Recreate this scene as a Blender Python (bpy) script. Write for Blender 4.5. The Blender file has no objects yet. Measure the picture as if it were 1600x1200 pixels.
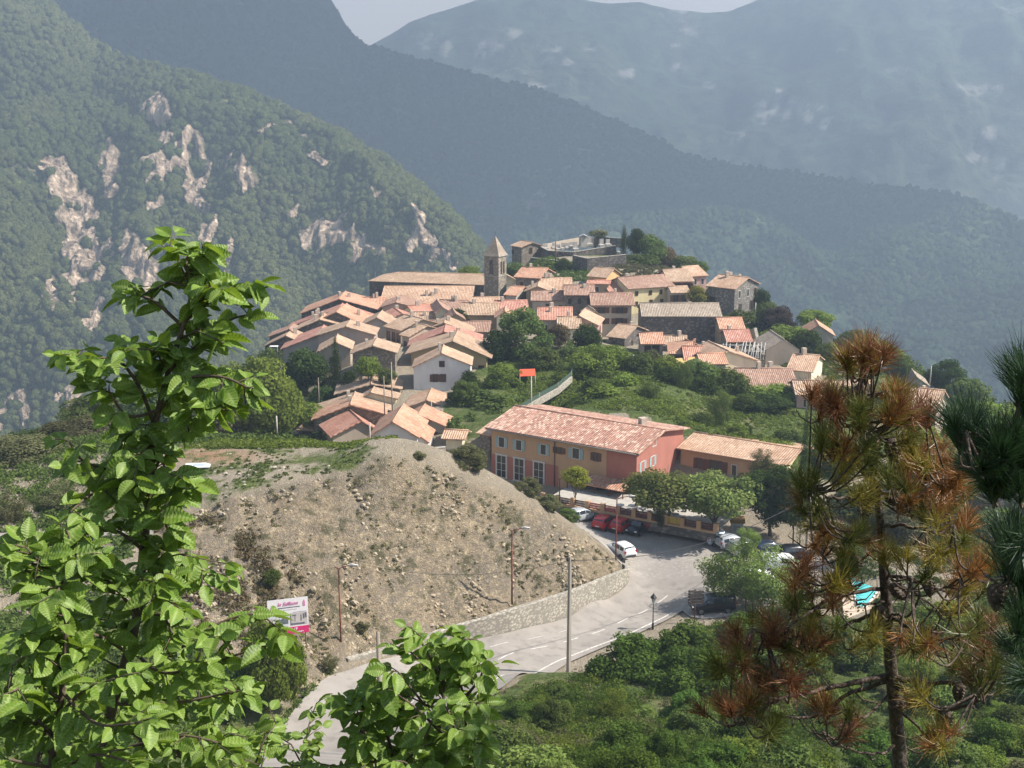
import bpy, math, random
import numpy as np
from mathutils import Vector, noise
R = math.radians
SC = bpy.context.scene
COL = SC.collection
random.seed(7); np.random.seed(7)
# ------------------------------------------------------------------ camera, world, sun, exposure
F = 1931.0; PITCH = R(13.1); CZ = 50.0          # focal length in pixels of a 1600 px wide frame; eye height
cam = bpy.data.cameras.new('camera'); camo = bpy.data.objects.new('camera', cam); COL.objects.link(camo)
cam.sensor_width = 36; cam.lens = F / 1600 * 36; cam.clip_start = .05; cam.clip_end = 30000
camo.location = (0, 0, CZ); camo.rotation_euler = (R(90) - PITCH, 0, 0); SC.camera = camo
SUN_A = R(-2); SUN_E = R(47)                      # azimuth from +X towards +Y, elevation
w = bpy.data.worlds.new('World'); SC.world = w; w.use_nodes = True
nt = w.node_tree; nt.nodes.clear()
sky = nt.nodes.new('ShaderNodeTexSky'); sky.sky_type = 'NISHITA'; sky.sun_disc = False
sky.sun_elevation = SUN_E; sky.sun_rotation = R(90) - SUN_A; sky.air_density = 1.0; sky.dust_density = .8; sky.altitude = 700
# thin bright cloud over the blue
tc = nt.nodes.new('ShaderNodeTexCoord'); mp = nt.nodes.new('ShaderNodeMapping'); mp.inputs['Scale'].default_value = (2, 2, 7)
ns = nt.nodes.new('ShaderNodeTexNoise'); ns.inputs['Scale'].default_value = 1.6; ns.inputs['Detail'].default_value = 6
rp = nt.nodes.new('ShaderNodeValToRGB'); rp.color_ramp.elements[0].position = .12; rp.color_ramp.elements[1].position = .36
mx = nt.nodes.new('ShaderNodeMixRGB'); mx.inputs[2].default_value = (13.5, 12.3, 11.6, 1)
bg = nt.nodes.new('ShaderNodeBackground'); bg.inputs[1].default_value = .05
wo = nt.nodes.new('ShaderNodeOutputWorld')
L = nt.links.new
L(tc.outputs['Generated'], mp.inputs[0]); L(mp.outputs[0], ns.inputs['Vector']); L(ns.outputs[0], rp.inputs[0])
sxz = nt.nodes.new('ShaderNodeSeparateXYZ'); band = nt.nodes.new('ShaderNodeMapRange'); band.inputs['From Min'].default_value = .12; band.inputs['From Max'].default_value = .34; band.inputs['To Min'].default_value = 1; band.inputs['To Max'].default_value = .0
mulc = nt.nodes.new('ShaderNodeMath'); mulc.operation = 'MULTIPLY'; L(tc.outputs['Generated'], sxz.inputs[0]); L(sxz.outputs[2], band.inputs[0]); L(band.outputs[0], mulc.inputs[0]); L(rp.outputs[0], mulc.inputs[1]); L(mulc.outputs[0], mx.inputs[0]); L(sky.outputs[0], mx.inputs[1]); L(mx.outputs[0], bg.inputs[0]); L(bg.outputs[0], wo.inputs[0])
sl = bpy.data.lights.new('sun', 'SUN'); sl.energy = 5.0; sl.angle = R(.5); sl.color = (1, .94, .85)
so = bpy.data.objects.new('sun', sl); COL.objects.link(so)
so.rotation_euler = Vector((math.cos(SUN_E) * math.cos(SUN_A), math.cos(SUN_E) * math.sin(SUN_A), math.sin(SUN_E))).to_track_quat('Z', 'Y').to_euler()
so.location = (60, 20, 120)
SC.view_settings.view_transform = 'Standard'; SC.view_settings.look = 'None'
SC.view_settings.exposure = 1.45; SC.view_settings.gamma = 1
SC.render.engine = 'CYCLES'
cy = SC.cycles
cy.max_bounces = 6; cy.diffuse_bounces = 2; cy.glossy_bounces = 2; cy.transmission_bounces = 3; cy.transparent_max_bounces = 6
cy.volume_bounces = 0; cy.use_denoising = True; cy.sample_clamp_indirect = 3; cy.caustics_reflective = False; cy.caustics_refractive = False
# ------------------------------------------------------------------ picture <-> place
cp, sp = math.cos(PITCH), math.sin(PITCH)
def P(px, py, Y):                                 # the point at horizontal distance Y seen at pixel (px, py)
    u = (px - 800) / F; v = (600 - py) / F
    dy = cp + v * sp; dz = -sp + v * cp
    s = Y / dy
    return Vector((u * s, Y, CZ + dz * s))
def proj(x, y, z):
    z = z - CZ
    d = y * cp - z * sp
    d = np.maximum(d, .01)
    return 800 + x / d * F, 600 - (y * sp + z * cp) / d * F
# ------------------------------------------------------------------ mesh helpers
def tag(o, label=None, cat=None, group=None, kind=None):
    if label: o['label'] = label
    if cat: o['category'] = cat
    if group: o['group'] = group
    if kind: o['kind'] = kind
    return o
def empty(name, loc, label=None, cat=None, group=None, rz=0):
    o = bpy.data.objects.new(name, None); COL.objects.link(o); o.location = loc; o.rotation_euler = (0, 0, rz)
    o.empty_display_size = .5
    return tag(o, label, cat, group)
def kids(o): return [c for c in o.children]
def copy_tree(o, parent=None):
    c = o.copy(); COL.objects.link(c); c.parent = parent
    for k in kids(o): copy_tree(k, c)
    return c
class MB:
    def __init__(s): s.v = []; s.f = []; s.m = []; s.uv = []; s.sm = []
    def face(s, pts, m=0, uv=None, smooth=False):
        i = len(s.v); s.v += [tuple(p) for p in pts]; s.f.append(tuple(range(i, i + len(pts)))); s.m.append(m)
        s.uv.append(uv if uv else [(0, 0)] * len(pts)); s.sm.append(smooth)
    def mesh(s, verts, faces, m=0, smooth=False):
        i = len(s.v); s.v += [tuple(p) for p in verts]
        for f in faces: s.f.append(tuple(i + k for k in f)); s.m.append(m); s.uv.append([(0, 0)] * len(f)); s.sm.append(smooth)
    def box(s, c, d, rz=0, m=0, ax=None):         # centre, size, turn about Z (or own axes)
        if ax is None:
            ax = (Vector((math.cos(rz), math.sin(rz), 0)), Vector((-math.sin(rz), math.cos(rz), 0)), Vector((0, 0, 1)))
        c = Vector(c); a, b, e = ax[0] * d[0] / 2, ax[1] * d[1] / 2, ax[2] * d[2] / 2
        vs = [c + i * a + j * b + k * e for k in (-1, 1) for j in (-1, 1) for i in (-1, 1)]
        s.mesh(vs, [(0, 2, 3, 1), (4, 5, 7, 6), (0, 1, 5, 4), (2, 6, 7, 3), (0, 4, 6, 2), (1, 3, 7, 5)], m)
    def tube(s, pts, rad, n=6, m=0, cap=True, smooth=True):
        pts = [Vector(p) for p in pts]; vs = []; fs = []
        if not hasattr(rad, '__len__'): rad = [rad] * len(pts)
        up = Vector((0, 0, 1)); prev = None
        for i, p in enumerate(pts):
            t = (pts[min(i + 1, len(pts) - 1)] - pts[max(i - 1, 0)]).normalized()
            if prev is None:
                a = t.cross(up if abs(t.z) < .9 else Vector((1, 0, 0))).normalized()
            else: a = (prev - t * prev.dot(t)).normalized()
            prev = a; b = t.cross(a)
            for k in range(n):
                q = 2 * math.pi * k / n; vs.append(p + (a * math.cos(q) + b * math.sin(q)) * rad[i])
        for i in range(len(pts) - 1):
            for k in range(n):
                k2 = (k + 1) % n; fs.append((i * n + k, i * n + k2, (i + 1) * n + k2, (i + 1) * n + k))
        if cap: fs += [tuple(reversed(range(n))), tuple(range((len(pts) - 1) * n, len(pts) * n))]
        s.mesh(vs, fs, m, smooth)
    def build(s, name, mats, parent=None, origin=None):
        o = Vector(origin) if origin is not None else (Vector(parent.location) if parent is not None and parent.type == 'EMPTY' and parent.parent is None else Vector((0, 0, 0)))
        if parent is not None and origin is None and parent.type == 'MESH' and parent.parent is not None:
            o = Vector(parent.parent.location)
        me = bpy.data.meshes.new(name); me.from_pydata([(x - o.x, y - o.y, z - o.z) for x, y, z in s.v], [], s.f)
        if not isinstance(mats, (list, tuple)): mats = [mats]
        for mt in mats: me.materials.append(mt)
        me.polygons.foreach_set('material_index', s.m); me.polygons.foreach_set('use_smooth', s.sm)
        ul = me.uv_layers.new(name='UVMap'); flat = [c for u in s.uv for q in u for c in q]; ul.data.foreach_set('uv', flat)
        me.update()
        ob = bpy.data.objects.new(name, me); COL.objects.link(ob)
        if parent is not None: ob.parent = parent
        else: ob.location = o
        return ob
def np_mesh(name, V, Fc, mats, parent=None, smooth=False, attrs=None, mi=None):
    me = bpy.data.meshes.new(name); V = np.asarray(V, np.float32); Fc = np.asarray(Fc, np.int32); k = Fc.shape[1]
    me.vertices.add(len(V)); me.vertices.foreach_set('co', V.ravel())
    me.loops.add(Fc.size); me.loops.foreach_set('vertex_index', Fc.ravel())
    me.polygons.add(len(Fc)); me.polygons.foreach_set('loop_start', np.arange(0, Fc.size, k, dtype=np.int32))
    me.polygons.foreach_set('loop_total', np.full(len(Fc), k, np.int32))
    me.polygons.foreach_set('use_smooth', np.full(len(Fc), smooth, bool))
    if mi is not None: me.polygons.foreach_set('material_index', np.asarray(mi, np.int32))
    for mt in (mats if isinstance(mats, (list, tuple)) else [mats]): me.materials.append(mt)
    me.update(calc_edges=True)
    for nm, (dom, arr) in (attrs or {}).items():
        a = me.attributes.new(nm, 'FLOAT', dom); a.data.foreach_set('value', np.asarray(arr, np.float32))
    ob = bpy.data.objects.new(name, me); COL.objects.link(ob)
    if parent is not None: ob.parent = parent
    return ob
# ------------------------------------------------------------------ materials
def newmat(name):
    m = bpy.data.materials.new(name); m.use_nodes = True; t = m.node_tree; t.nodes.clear()
    o = t.nodes.new('ShaderNodeOutputMaterial'); b = t.nodes.new('ShaderNodeBsdfPrincipled'); t.links.new(b.outputs[0], o.inputs[0])
    b.inputs['Roughness'].default_value = .85; b.inputs['Specular IOR Level'].default_value = .3
    return m, t, b, o
def node(t, ty, **kw):
    n = t.nodes.new(ty)
    for k, v in kw.items():
        if k in n.inputs: n.inputs[k].default_value = v
        else: setattr(n, k, v)
    return n
def c4(c): return (c[0], c[1], c[2], 1)
def noise_fac(t, scale, detail=4, lo=.35, hi=.65, coord='Object', rough=.6, stretch=None, obj_seed=False):
    tcn = node(t, 'ShaderNodeTexCoord'); src = tcn.outputs[coord]
    if stretch:
        mpn = node(t, 'ShaderNodeMapping'); mpn.inputs['Scale'].default_value = stretch; t.links.new(src, mpn.inputs[0]); src = mpn.outputs[0]
    n = node(t, 'ShaderNodeTexNoise', Scale=scale, Detail=detail, Roughness=rough); t.links.new(src, n.inputs['Vector'])
    r = node(t, 'ShaderNodeMapRange'); r.inputs['From Min'].default_value = lo; r.inputs['From Max'].default_value = hi
    t.links.new(n.outputs[0], r.inputs[0]); return r.outputs[0]
def mix(t, fac, a, b, mode='MIX'):
    n = node(t, 'ShaderNodeMixRGB', blend_type=mode)
    if hasattr(fac, 'is_linked') or hasattr(fac, 'links'): t.links.new(fac, n.inputs[0])
    else: n.inputs[0].default_value = fac
    for i, c in ((1, a), (2, b)):
        if isinstance(c, (tuple, list)): n.inputs[i].default_value = c4(c)
        else: t.links.new(c, n.inputs[i])
    return n.outputs[0]
def bump(t, b, fac, strength=.4, dist=.1):
    n = node(t, 'ShaderNodeBump', Strength=strength, Distance=dist); t.links.new(fac, n.inputs['Height']); t.links.new(n.outputs[0], b.inputs['Normal'])
MATS = {}
def mat(name, c1, c2=None, scale=3, rough=.85, bmp=0, bd=.05, metal=0, lo=.35, hi=.65, spec=.3, stretch=None, c3=None, s3=20):
    if name in MATS: return MATS[name]
    m, t, b, o = newmat(name)
    b.inputs['Roughness'].default_value = rough; b.inputs['Metallic'].default_value = metal; b.inputs['Specular IOR Level'].default_value = spec
    if c2 is None: c2 = tuple(x * .8 for x in c1)
    f = noise_fac(t, scale, 5, lo, hi, stretch=stretch)
    col = mix(t, f, c1, c2)
    if c3: col = mix(t, noise_fac(t, s3, 3, .5, .7), col, c3)
    t.links.new(col, b.inputs['Base Color'])
    if bmp: bump(t, b, f, bmp, bd)
    MATS[name] = m; return m
# ------------------------------------------------------------------ ground sheet through measured points
CT = []   # (px, py, Y)
def ct(*a): CT.extend(a)
# road and car park
ct((533,1032,95),(600,1025,97.5),(700,1005,101.5),(800,988,105),(860,973,109),(900,959,112),(942,937,117),(978,921,120),(985,900,124),(560,1085,88),(640,1075,91),(740,1065,94),(888,1058,97),(960,1025,102),(1030,990,108),
   (800,1020,101),(900,990,107.5),(980,960,113.5),(1000,850,131.3),(1060,880,126),(940,815,138),(1000,828,135.6),(1060,835,134.2),(1130,850,131.3),(1200,870,127.7),(1100,930,118),(1150,950,115),
   (1080,965,112.6),(500,1110,85.5),(450,1165,80),(420,1195,77.5),(520,1180,79),(560,1140,83),(1260,900,122.5),(880,795,142))
# mound: top, crest and far side; ground behind the retaining wall
ct((300,790,108),(360,760,109.5),(450,745,111),(540,732,112),(600,716,112),(640,724,112),(300,720,119),(470,720,116.5),(380,692,126),(480,688,126),(560,696,122),(660,736,113),(720,745,115),(780,768,117),
   (850,797,119),(905,838,120.5),(940,860,121.5),(965,876,123),(300,684,129),(230,780,113),
   (440,850,103),(560,820,106.5),(560,900,102),(680,850,109.5),(680,920,105.8),(780,860,112.5),(860,870,115.5),(440,950,96),(460,1020,91),(330,880,99),(350,960,92),(250,900,97),
   (860,945,111.5),(800,958,107.5),(900,925,114),(940,905,118.5),(700,980,103.5),(620,1003,99.5),(560,1012,96.5))
# behind the mound towards the hotel
CTW = [(-2,153,-48.8),(8,148,-48.3),(15,141.5,-47.8),(20,150,-48.4),(30,144,-48.2),(36,139,-48.2),(-12,154,-47.2),(-6,144,-47.4),(4,140,-47.6),(0,130,-45.2),(-12,134,-44.5),(-25,140,-42),(-20,148,-46.5),(-30,150,-46.5),(-14,163,-46.5),(-24,170,-47),(10,172,-42),(6,172,-46),(30,166,-46.2),(42,150,-46.5),(-40,150,-42.5),(-55,140,-40),
  (-50,120,-37.5),(-70,115,-38.5),(-45,103,-38),(-60,95,-36),(-40,86,-39),(-30,80,-40.5),(-18,73,-40.3),(0,73,-40.3),(15,72,-40),(-50,70,-32),(-30,66,-37),(-10,60,-35),(10,60,-34.5),(30,62,-36),(0,88,-43.4),(14,86,-42.8),(25,95,-44.6),
  (0,40,-26),(-30,40,-24),(30,40,-26),(0,15,-13),(-25,15,-11),(25,15,-13),(0,0,-2.2),(-20,0,-1),(20,0,-2.5),(0,5,-5.5),(-60,20,-14),(60,20,-16),(0,-20,2),(60,70,-36),(50,90,-43),(45,105,-45),(60,110,-46),(38,120,-48.3),(45,128,-49)]
# gardens, village, knoll
ct((760,620,180),(820,640,166),(870,560,205),(900,600,186),(1000,600,178),(1000,650,160),(1100,680,155),(1200,700,151),(1250,722,147),(1100,600,186),(1200,650,172),(1160,625,187),(1290,610,186),
   (1060,565,214),(1003,530,250),(1120,530,238),(690,612,188),(640,600,190),(600,640,180),(560,690,166),(480,640,195),(420,600,212),(440,560,222),(540,580,200),(590,520,238),(700,540,215),(700,500,252),(770,475,271),(600,480,268),
   (460,520,240),(900,520,232),(900,460,268),(960,420,285),(900,420,290),(840,408,298),(930,398,304),(1000,405,305),(1060,425,300),(1080,450,275),(1170,500,255),(1150,540,228),(1240,560,222),
   (1300,560,240),(1330,600,205),(1400,650,190),(1480,690,185),(1500,760,165),(1550,790,155),(1400,760,160),(1350,800,150),(1450,850,140),(1550,900,125),(1350,930,118),(1450,1000,100),(1550,1050,85),(1350,1050,92),(1420,1150,75),(1550,1150,70),
   (1400,600,230),(1500,640,215),(1600,690,200),(1700,760,170))
CTW += [(-60,215,-56),(-75,190,-58),(-60,170,-52),(-80,150,-48),(-100,130,-42),(-100,100,-36),(-65,240,-65),(-55,265,-70),(-40,290,-72),(-10,310,-62),(20,330,-50),(50,325,-55),(70,300,-62),(80,270,-66),(85,240,-66),(95,215,-64),(110,190,-60),(110,150,-52),(110,110,-46),(110,70,-36),
  (-110,260,-100),(-110,200,-85),(-130,160,-65),(-130,100,-45),(-60,320,-110),(0,350,-85),(60,350,-90),(100,320,-95),(130,280,-100),(140,220,-85),(150,160,-65),(-140,40,-20),(140,40,-24),(0,400,-130),(-120,380,-170),(130,400,-160),(200,250,-130),(-200,250,-150),(200,100,-60),(-200,100,-60),(-200,0,-20),(200,0,-30)]
pts = [tuple(P(*c)) for c in CT] + [(x, y, z + CZ) for x, y, z in CTW]
TX = np.array(pts)
def _k(d2): return np.where(d2 > 1e-9, .5 * d2 * np.log(np.maximum(d2, 1e-9)), 0)
n_ = len(TX); S_ = TX[:, :2] / 50.0
A_ = np.zeros((n_ + 3, n_ + 3)); d2_ = ((S_[:, None] - S_[None]) ** 2).sum(-1); A_[:n_, :n_] = _k(d2_) + np.eye(n_) * .0025
A_[:n_, n_] = 1; A_[:n_, n_ + 1:] = S_; A_[n_, :n_] = 1; A_[n_ + 1:, :n_] = S_.T
W_ = np.linalg.solve(A_, np.concatenate([TX[:, 2], np.zeros(3)]))
def tps(x, y):
    x = np.atleast_1d(np.asarray(x, float)); y = np.atleast_1d(np.asarray(y, float)); q = np.stack([x, y], -1) / 50.0; out = np.empty(len(q))
    for i in range(0, len(q), 8000):
        c = q[i:i + 8000]; d2 = ((c[:, None] - S_[None]) ** 2).sum(-1)
        out[i:i + 8000] = _k(d2) @ W_[:n_] + W_[n_] + c @ W_[n_ + 1:]
    return out
def gz0(x, y):
    x = np.atleast_1d(np.asarray(x, float)); y = np.atleast_1d(np.asarray(y, float))
    h = tps(np.clip(x, -200, 200), np.clip(y, -40, 400))
    ex = np.maximum(np.abs(x) - 200, 0); ey = np.maximum(y - 400, 0)
    far = -330.0 + CZ
    t = 1 - np.exp(-(ex + ey) / 250)
    return h * (1 - t) + far * t
def gz(x, y): return float(gz0(x, y)[0])
def G(px, py, lo=40, hi=420):                     # where the sight line through a pixel meets the ground
    Y = lo
    while Y < hi:
        p = P(px, py, Y)
        if p.z <= gz(p.x, p.y): break
        Y *= 1.01
    a, b = Y / 1.01, Y
    for _ in range(12):
        m_ = (a + b) / 2; p = P(px, py, m_)
        if p.z <= gz(p.x, p.y): b = m_
        else: a = m_
    p = P(px, py, b); return Vector((p.x, p.y, gz(p.x, p.y)))
def inpoly(px, py, poly):
    r = np.zeros(px.shape, bool); n = len(poly); j = n - 1
    for i in range(n):
        xi, yi = poly[i]; xj, yj = poly[j]
        c = ((yi > py) != (yj > py)) & (px < (xj - xi) * (py - yi) / (yj - yi + 1e-12) + xi); r ^= c; j = i
    return r
def fbm(x, y, z=0, oct=4):
    return noise.fractal(Vector((x, y, z)), 1.0, 2.0, oct)
# road outlines in the picture: wall side (far) and valley side (near), from lower left to the car park
ROAD_F = [(405,1200),(425,1160),(450,1120),(490,1075),(530,1052),(560,1040),(620,1024),(700,1006),(760,997),(800,989),(860,974),(898,961),(942,938),(976,922),(986,903),(972,884)]
ROAD_N = [(600,1200),(620,1175),(655,1140),(705,1110),(760,1087),(800,1069),(860,1047),(935,1015),(1008,986),(1060,960),(1090,930),(1150,900)]
PARK = [(880,800),(915,806),(960,812),(1040,820),(1110,832),(1180,845),(1290,868),(1330,885),(1300,910),(1200,945),(1160,960),(1075,968),(1050,960),(1090,925),(975,885),(950,848)]
PARK_W = [G(*q) for q in PARK]
RF_W = [G(*q) for q in ROAD_F]; RN_W = [G(*q) for q in ROAD_N]
road_poly = [(p.x, p.y) for p in RF_W] + [(p.x, p.y) for p in reversed(RN_W)]
park_poly = [(p.x, p.y) for p in PARK_W]
def axis(segs):
    out = []
    for a, b, s in segs: out += list(np.arange(a, b, s))
    return np.array(out + [segs[-1][1]])
AX = axis([(-7800,-2000,700),(-2000,-500,150),(-500,-200,30),(-200,-80,4),(-80,-56,1.6),(-56,26,.55),(26,80,1.3),(80,200,4),(200,500,30),(500,2000,150),(2000,7800,700)])
AY = axis([(-150,-20,26),(-20,60,3),(60,76,1.2),(76,138,.55),(138,250,1.5),(250,340,2.2),(340,430,6),(430,1000,60),(1000,7000,600)])
XX, YY = np.meshgrid(AX, AY); xs = XX.ravel(); ys = YY.ravel(); zs = gz0(xs, ys)
ppx, ppy = proj(xs, ys, zs)
MOUND = [(245,800),(300,800),(380,772),(470,752),(560,738),(600,712),(660,732),(720,745),(780,768),(850,797),(905,832),(975,872),(975,890),(940,925),(860,955),(800,970),(700,990),(545,1030),(500,1080),(440,1100),(380,1060),(300,980),(230,900)]
inm = inpoly(ppx, ppy, MOUND) & (ys > 85) & (ys < 124)
inr = inpoly(xs, ys, road_poly) | inpoly(xs, ys, park_poly)
# soften masks by a few grid steps
def blurmask(m, k=3):
    a = m.reshape(XX.shape).astype(float)
    for _ in range(k): a = (a + np.roll(a, 1, 0) + np.roll(a, -1, 0) + np.roll(a, 1, 1) + np.roll(a, -1, 1)) / 5
    return a.ravel()
mm = blurmask(inm, 3); rr = blurmask(inr, 3)
dz = np.zeros(len(xs)); near = (np.abs(xs) < 210) & (ys < 430)
for i in np.nonzero(near)[0]:
    x, y = xs[i], ys[i]
    if mm[i] > .02:
        n1 = fbm(x * .35 + y * .12, y * .22, 3, 5); n2 = noise.ridged_multi_fractal(Vector((x * .30 + y * .12, y * .08 - x * .02, 1.7)), 1, 2, 5, 1, 2)
        dz[i] = mm[i] * (1 - rr[i]) * (n1 * .32 + (n2 - 1.1) * .85)
    elif rr[i] < .01: dz[i] = fbm(x * .1, y * .1, 9, 4) * (.25 if y > 75 else .6)
dz *= (rr < .01) | (mm > .5)
zs2 = zs + dz - .12 * (rr > .3)
nx, ny = len(AX), len(AY); idx = np.arange(nx * ny).reshape(ny, nx)
Fq = np.stack([idx[:-1, :-1], idx[:-1, 1:], idx[1:, 1:], idx[1:, :-1]], -1).reshape(-1, 4)
# what covers the ground: bare earth, green
GRN = [(690,640),(760,560),(860,540),(1000,545),(1160,600),(1330,640),(1400,700),(1300,760),(1100,700),(1000,650),(800,640),(740,690),(690,680)]
gm = inpoly(ppx, ppy, GRN).astype(float); gm = np.maximum(gm, inpoly(ppx, ppy, [(1450,740),(1640,730),(1640,860),(1500,850)]).astype(float))
gm = np.maximum(gm, (ys > 300).astype(float)); gm = np.maximum(gm, ((ys < 90) & ~inr).astype(float) * .8)
gm = np.maximum(gm, inpoly(ppx, ppy, [(600,1210),(650,1170),(760,1110),(880,1082),(960,1045),(1030,1008),(1110,985),(1400,960),(1640,900),(1640,1300),(500,1300)]).astype(float))
gm = np.maximum(gm, (np.abs(xs) > 62).astype(float) * .9)
gm = np.maximum(gm, inpoly(ppx, ppy, [(420,1150),(445,1105),(470,1075),(500,1085),(460,1120),(432,1170)]).astype(float) * .7)
plat = inpoly(ppx, ppy, [(230,770),(240,700),(300,680),(480,685),(600,695),(600,712),(540,735),(450,752),(380,772),(300,800),(240,800)]) & (ys > 105)
gm = np.where(plat, .40 + .3 * (ppy < 700), gm)
gm = blurmask(gm > 0, 1) * gm
m, t, b, o = newmat('ground_cover')
at = node(t, 'ShaderNodeAttribute', attribute_name='green'); am = node(t, 'ShaderNodeAttribute', attribute_name='mound')
ar = node(t, 'ShaderNodeAttribute', attribute_name='red')
f1 = noise_fac(t, .35, 6, .38, .62, rough=.65); f2 = noise_fac(t, 2.6, 5, .4, .62, rough=.7); f3 = noise_fac(t, 9, 4, .45, .62); f4 = noise_fac(t, .09, 3, .4, .6)
earth = mix(t, f1, (.42, .34, .24), (.32, .255, .175)); earth = mix(t, f3, earth, (.46, .41, .33))
# broken limestone and marl: ochre and grey streaks running down to the right
fs = noise_fac(t, .16, 4, .42, .6, stretch=(1, 1.3, .6)); fr = noise_fac(t, 1.1, 6, .42, .58, rough=.75, stretch=(1, .45, 1.6))
ag = node(t, 'ShaderNodeAttribute', attribute_name='grey'); ff = node(t, 'ShaderNodeMath', operation='MAXIMUM'); t.links.new(fs, ff.inputs[0]); t.links.new(ag.outputs['Fac'], ff.inputs[1]); rock = mix(t, ff.outputs[0], (.43, .31, .19), (.235, .20, .165)); rock = mix(t, fr, rock, (.50, .39, .25)); rock = mix(t, f2, rock, (.27, .225, .17))
vo = node(t, 'ShaderNodeTexVoronoi', Scale=2.2); tcx = node(t, 'ShaderNodeTexCoord'); t.links.new(tcx.outputs['Object'], vo.inputs['Vector'])
mr = node(t, 'ShaderNodeMapRange'); mr.inputs['From Min'].default_value = .0; mr.inputs['From Max'].default_value = .35; mr.inputs['To Min'].default_value = 1; mr.inputs['To Max'].default_value = 0
t.links.new(vo.outputs['Distance'], mr.inputs[0])
rock = mix(t, mr.outputs[0], rock, (.52, .43, .30))
scr = noise_fac(t, .55, 5, .52, .62, rough=.7); rock = mix(t, scr, rock, (.15, .135, .08))
grass = mix(t, f1, (.12, .17, .04), (.19, .22, .065)); grass = mix(t, f2, grass, (.065, .095, .028)); grass = mix(t, noise_fac(t, .22, 4, .55, .68), grass, (.24, .23, .11))
base = mix(t, ar.outputs['Fac'], earth, (.42, .25, .15))
base = mix(t, am.outputs['Fac'], base, rock)
gmn = node(t, 'ShaderNodeMath', operation='MULTIPLY_ADD'); t.links.new(f1, gmn.inputs[0]); gmn.inputs[1].default_value = .6; t.links.new(at.outputs['Fac'], gmn.inputs[2])
gr = node(t, 'ShaderNodeMapRange'); gr.inputs['From Min'].default_value = .6; gr.inputs['From Max'].default_value = .9; t.links.new(gmn.outputs[0], gr.inputs[0])
t.links.new(mix(t, gr.outputs[0], base, grass), b.inputs['Base Color']); b.inputs['Roughness'].default_value = .95; b.inputs['Specular IOR Level'].default_value = .15
ad = node(t, 'ShaderNodeMath', operation='ADD'); t.links.new(fr, ad.inputs[0]); t.links.new(f3, ad.inputs[1]); bump(t, b, ad.outputs[0], .9, .16)
redm = np.exp(-(((ppx - 330) / 75) ** 2 + ((ppy - 712) / 14) ** 2)) * plat
ground = np_mesh('ground', np.stack([xs, ys, zs2], -1), Fq, m, smooth=True, attrs={'green': ('POINT', gm * (1 - mm)), 'mound': ('POINT', mm), 'red': ('POINT', redm), 'grey': ('POINT', np.clip(np.exp(-(((ppx - 360) / 110) ** 2 + ((ppy - 900) / 110) ** 2)) + np.exp(-(((ppx - 760) / 120) ** 2 + ((ppy - 900) / 45) ** 2)), 0, 1))})
tag(ground, kind='structure')
# ------------------------------------------------------------------ mountains: real slopes lofted from ridge to foot
def lin(c, px, k): return float(np.interp(px, [q[0] for q in c], [q[k] for q in c]))
def mountain(name, ridge, foot, px0, px1, nu, nv, amp, fs, seed, material, zbot, power=1.0, rockf=None, bedge=0):
    U = np.linspace(px0, px1, nu); V = np.linspace(0, 1, nv)
    vs = np.zeros((nv + 3, nu, 3)); rk = np.zeros((nv + 3, nu))
    for j, u in enumerate(U):
        a = P(u, lin(ridge, u, 1), lin(ridge, u, 2)); c = P(u, lin(foot, u, 1), lin(foot, u, 2))
        for i, v in enumerate(V):
            p = a.lerp(c, v); p.z = a.z + (c.z - a.z) * v ** power
            q = Vector((p.x / fs, p.y / fs * .6, seed))
            n = noise.ridged_multi_fractal(q, .9, 2.1, 6, 1, 2) - 1.0 + .5 * fbm(p.x / fs * 3, p.y / fs * 3, seed + 5, 4)
            k = min(1, v * 5 + .12)
            p.z += n * amp * k; p.y += fbm(p.x / fs * 1.5, p.z / fs * 2, seed + 9, 4) * amp * .8 * k
            vs[i + 2, j] = p
        vs[1, j] = (vs[2, j, 0] * 1.04, vs[2, j, 1] + 120, vs[2, j, 2] - 90); vs[0, j] = (vs[2, j, 0] * 1.1, vs[2, j, 1] + 420, zbot)
        vs[nv + 2, j] = (vs[nv + 1, j, 0], vs[nv + 1, j, 1] - 60, zbot)
    W = vs.reshape(-1, 3); rx, ry = proj(W[:, 0], W[:, 1], W[:, 2])
    if rockf is not None:
        rkv = rockf(rx, ry, W); n = np.array([.5 + .5 * noise.noise(Vector((q[0] / 12, q[1] / 22, q[2] / 60))) for q in W])
        n2 = np.array([noise.ridged_multi_fractal(Vector((q[0] / 16, q[1] / 30, q[2] / 75)), 1, 2, 4, 1, 2) for q in W]); rkv = rkv * np.clip((n2 - .72) * 5, 0, 1); W[:, 1] -= rkv * (4 + 10 * np.clip(n2 - .8, 0, 1.5))
        rk = rkv
    else: rk = rk.ravel()
    idx = np.arange(len(W)).reshape(nv + 3, nu)
    Fm = np.stack([idx[1:, :-1], idx[1:, 1:], idx[:-1, 1:], idx[:-1, :-1]], -1).reshape(-1, 4)
    ob = np_mesh(name, W, Fm, material, smooth=True, attrs={'rock': ('POINT', rk)}); tag(ob, kind='structure'); return ob, W, idx, rk
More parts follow.
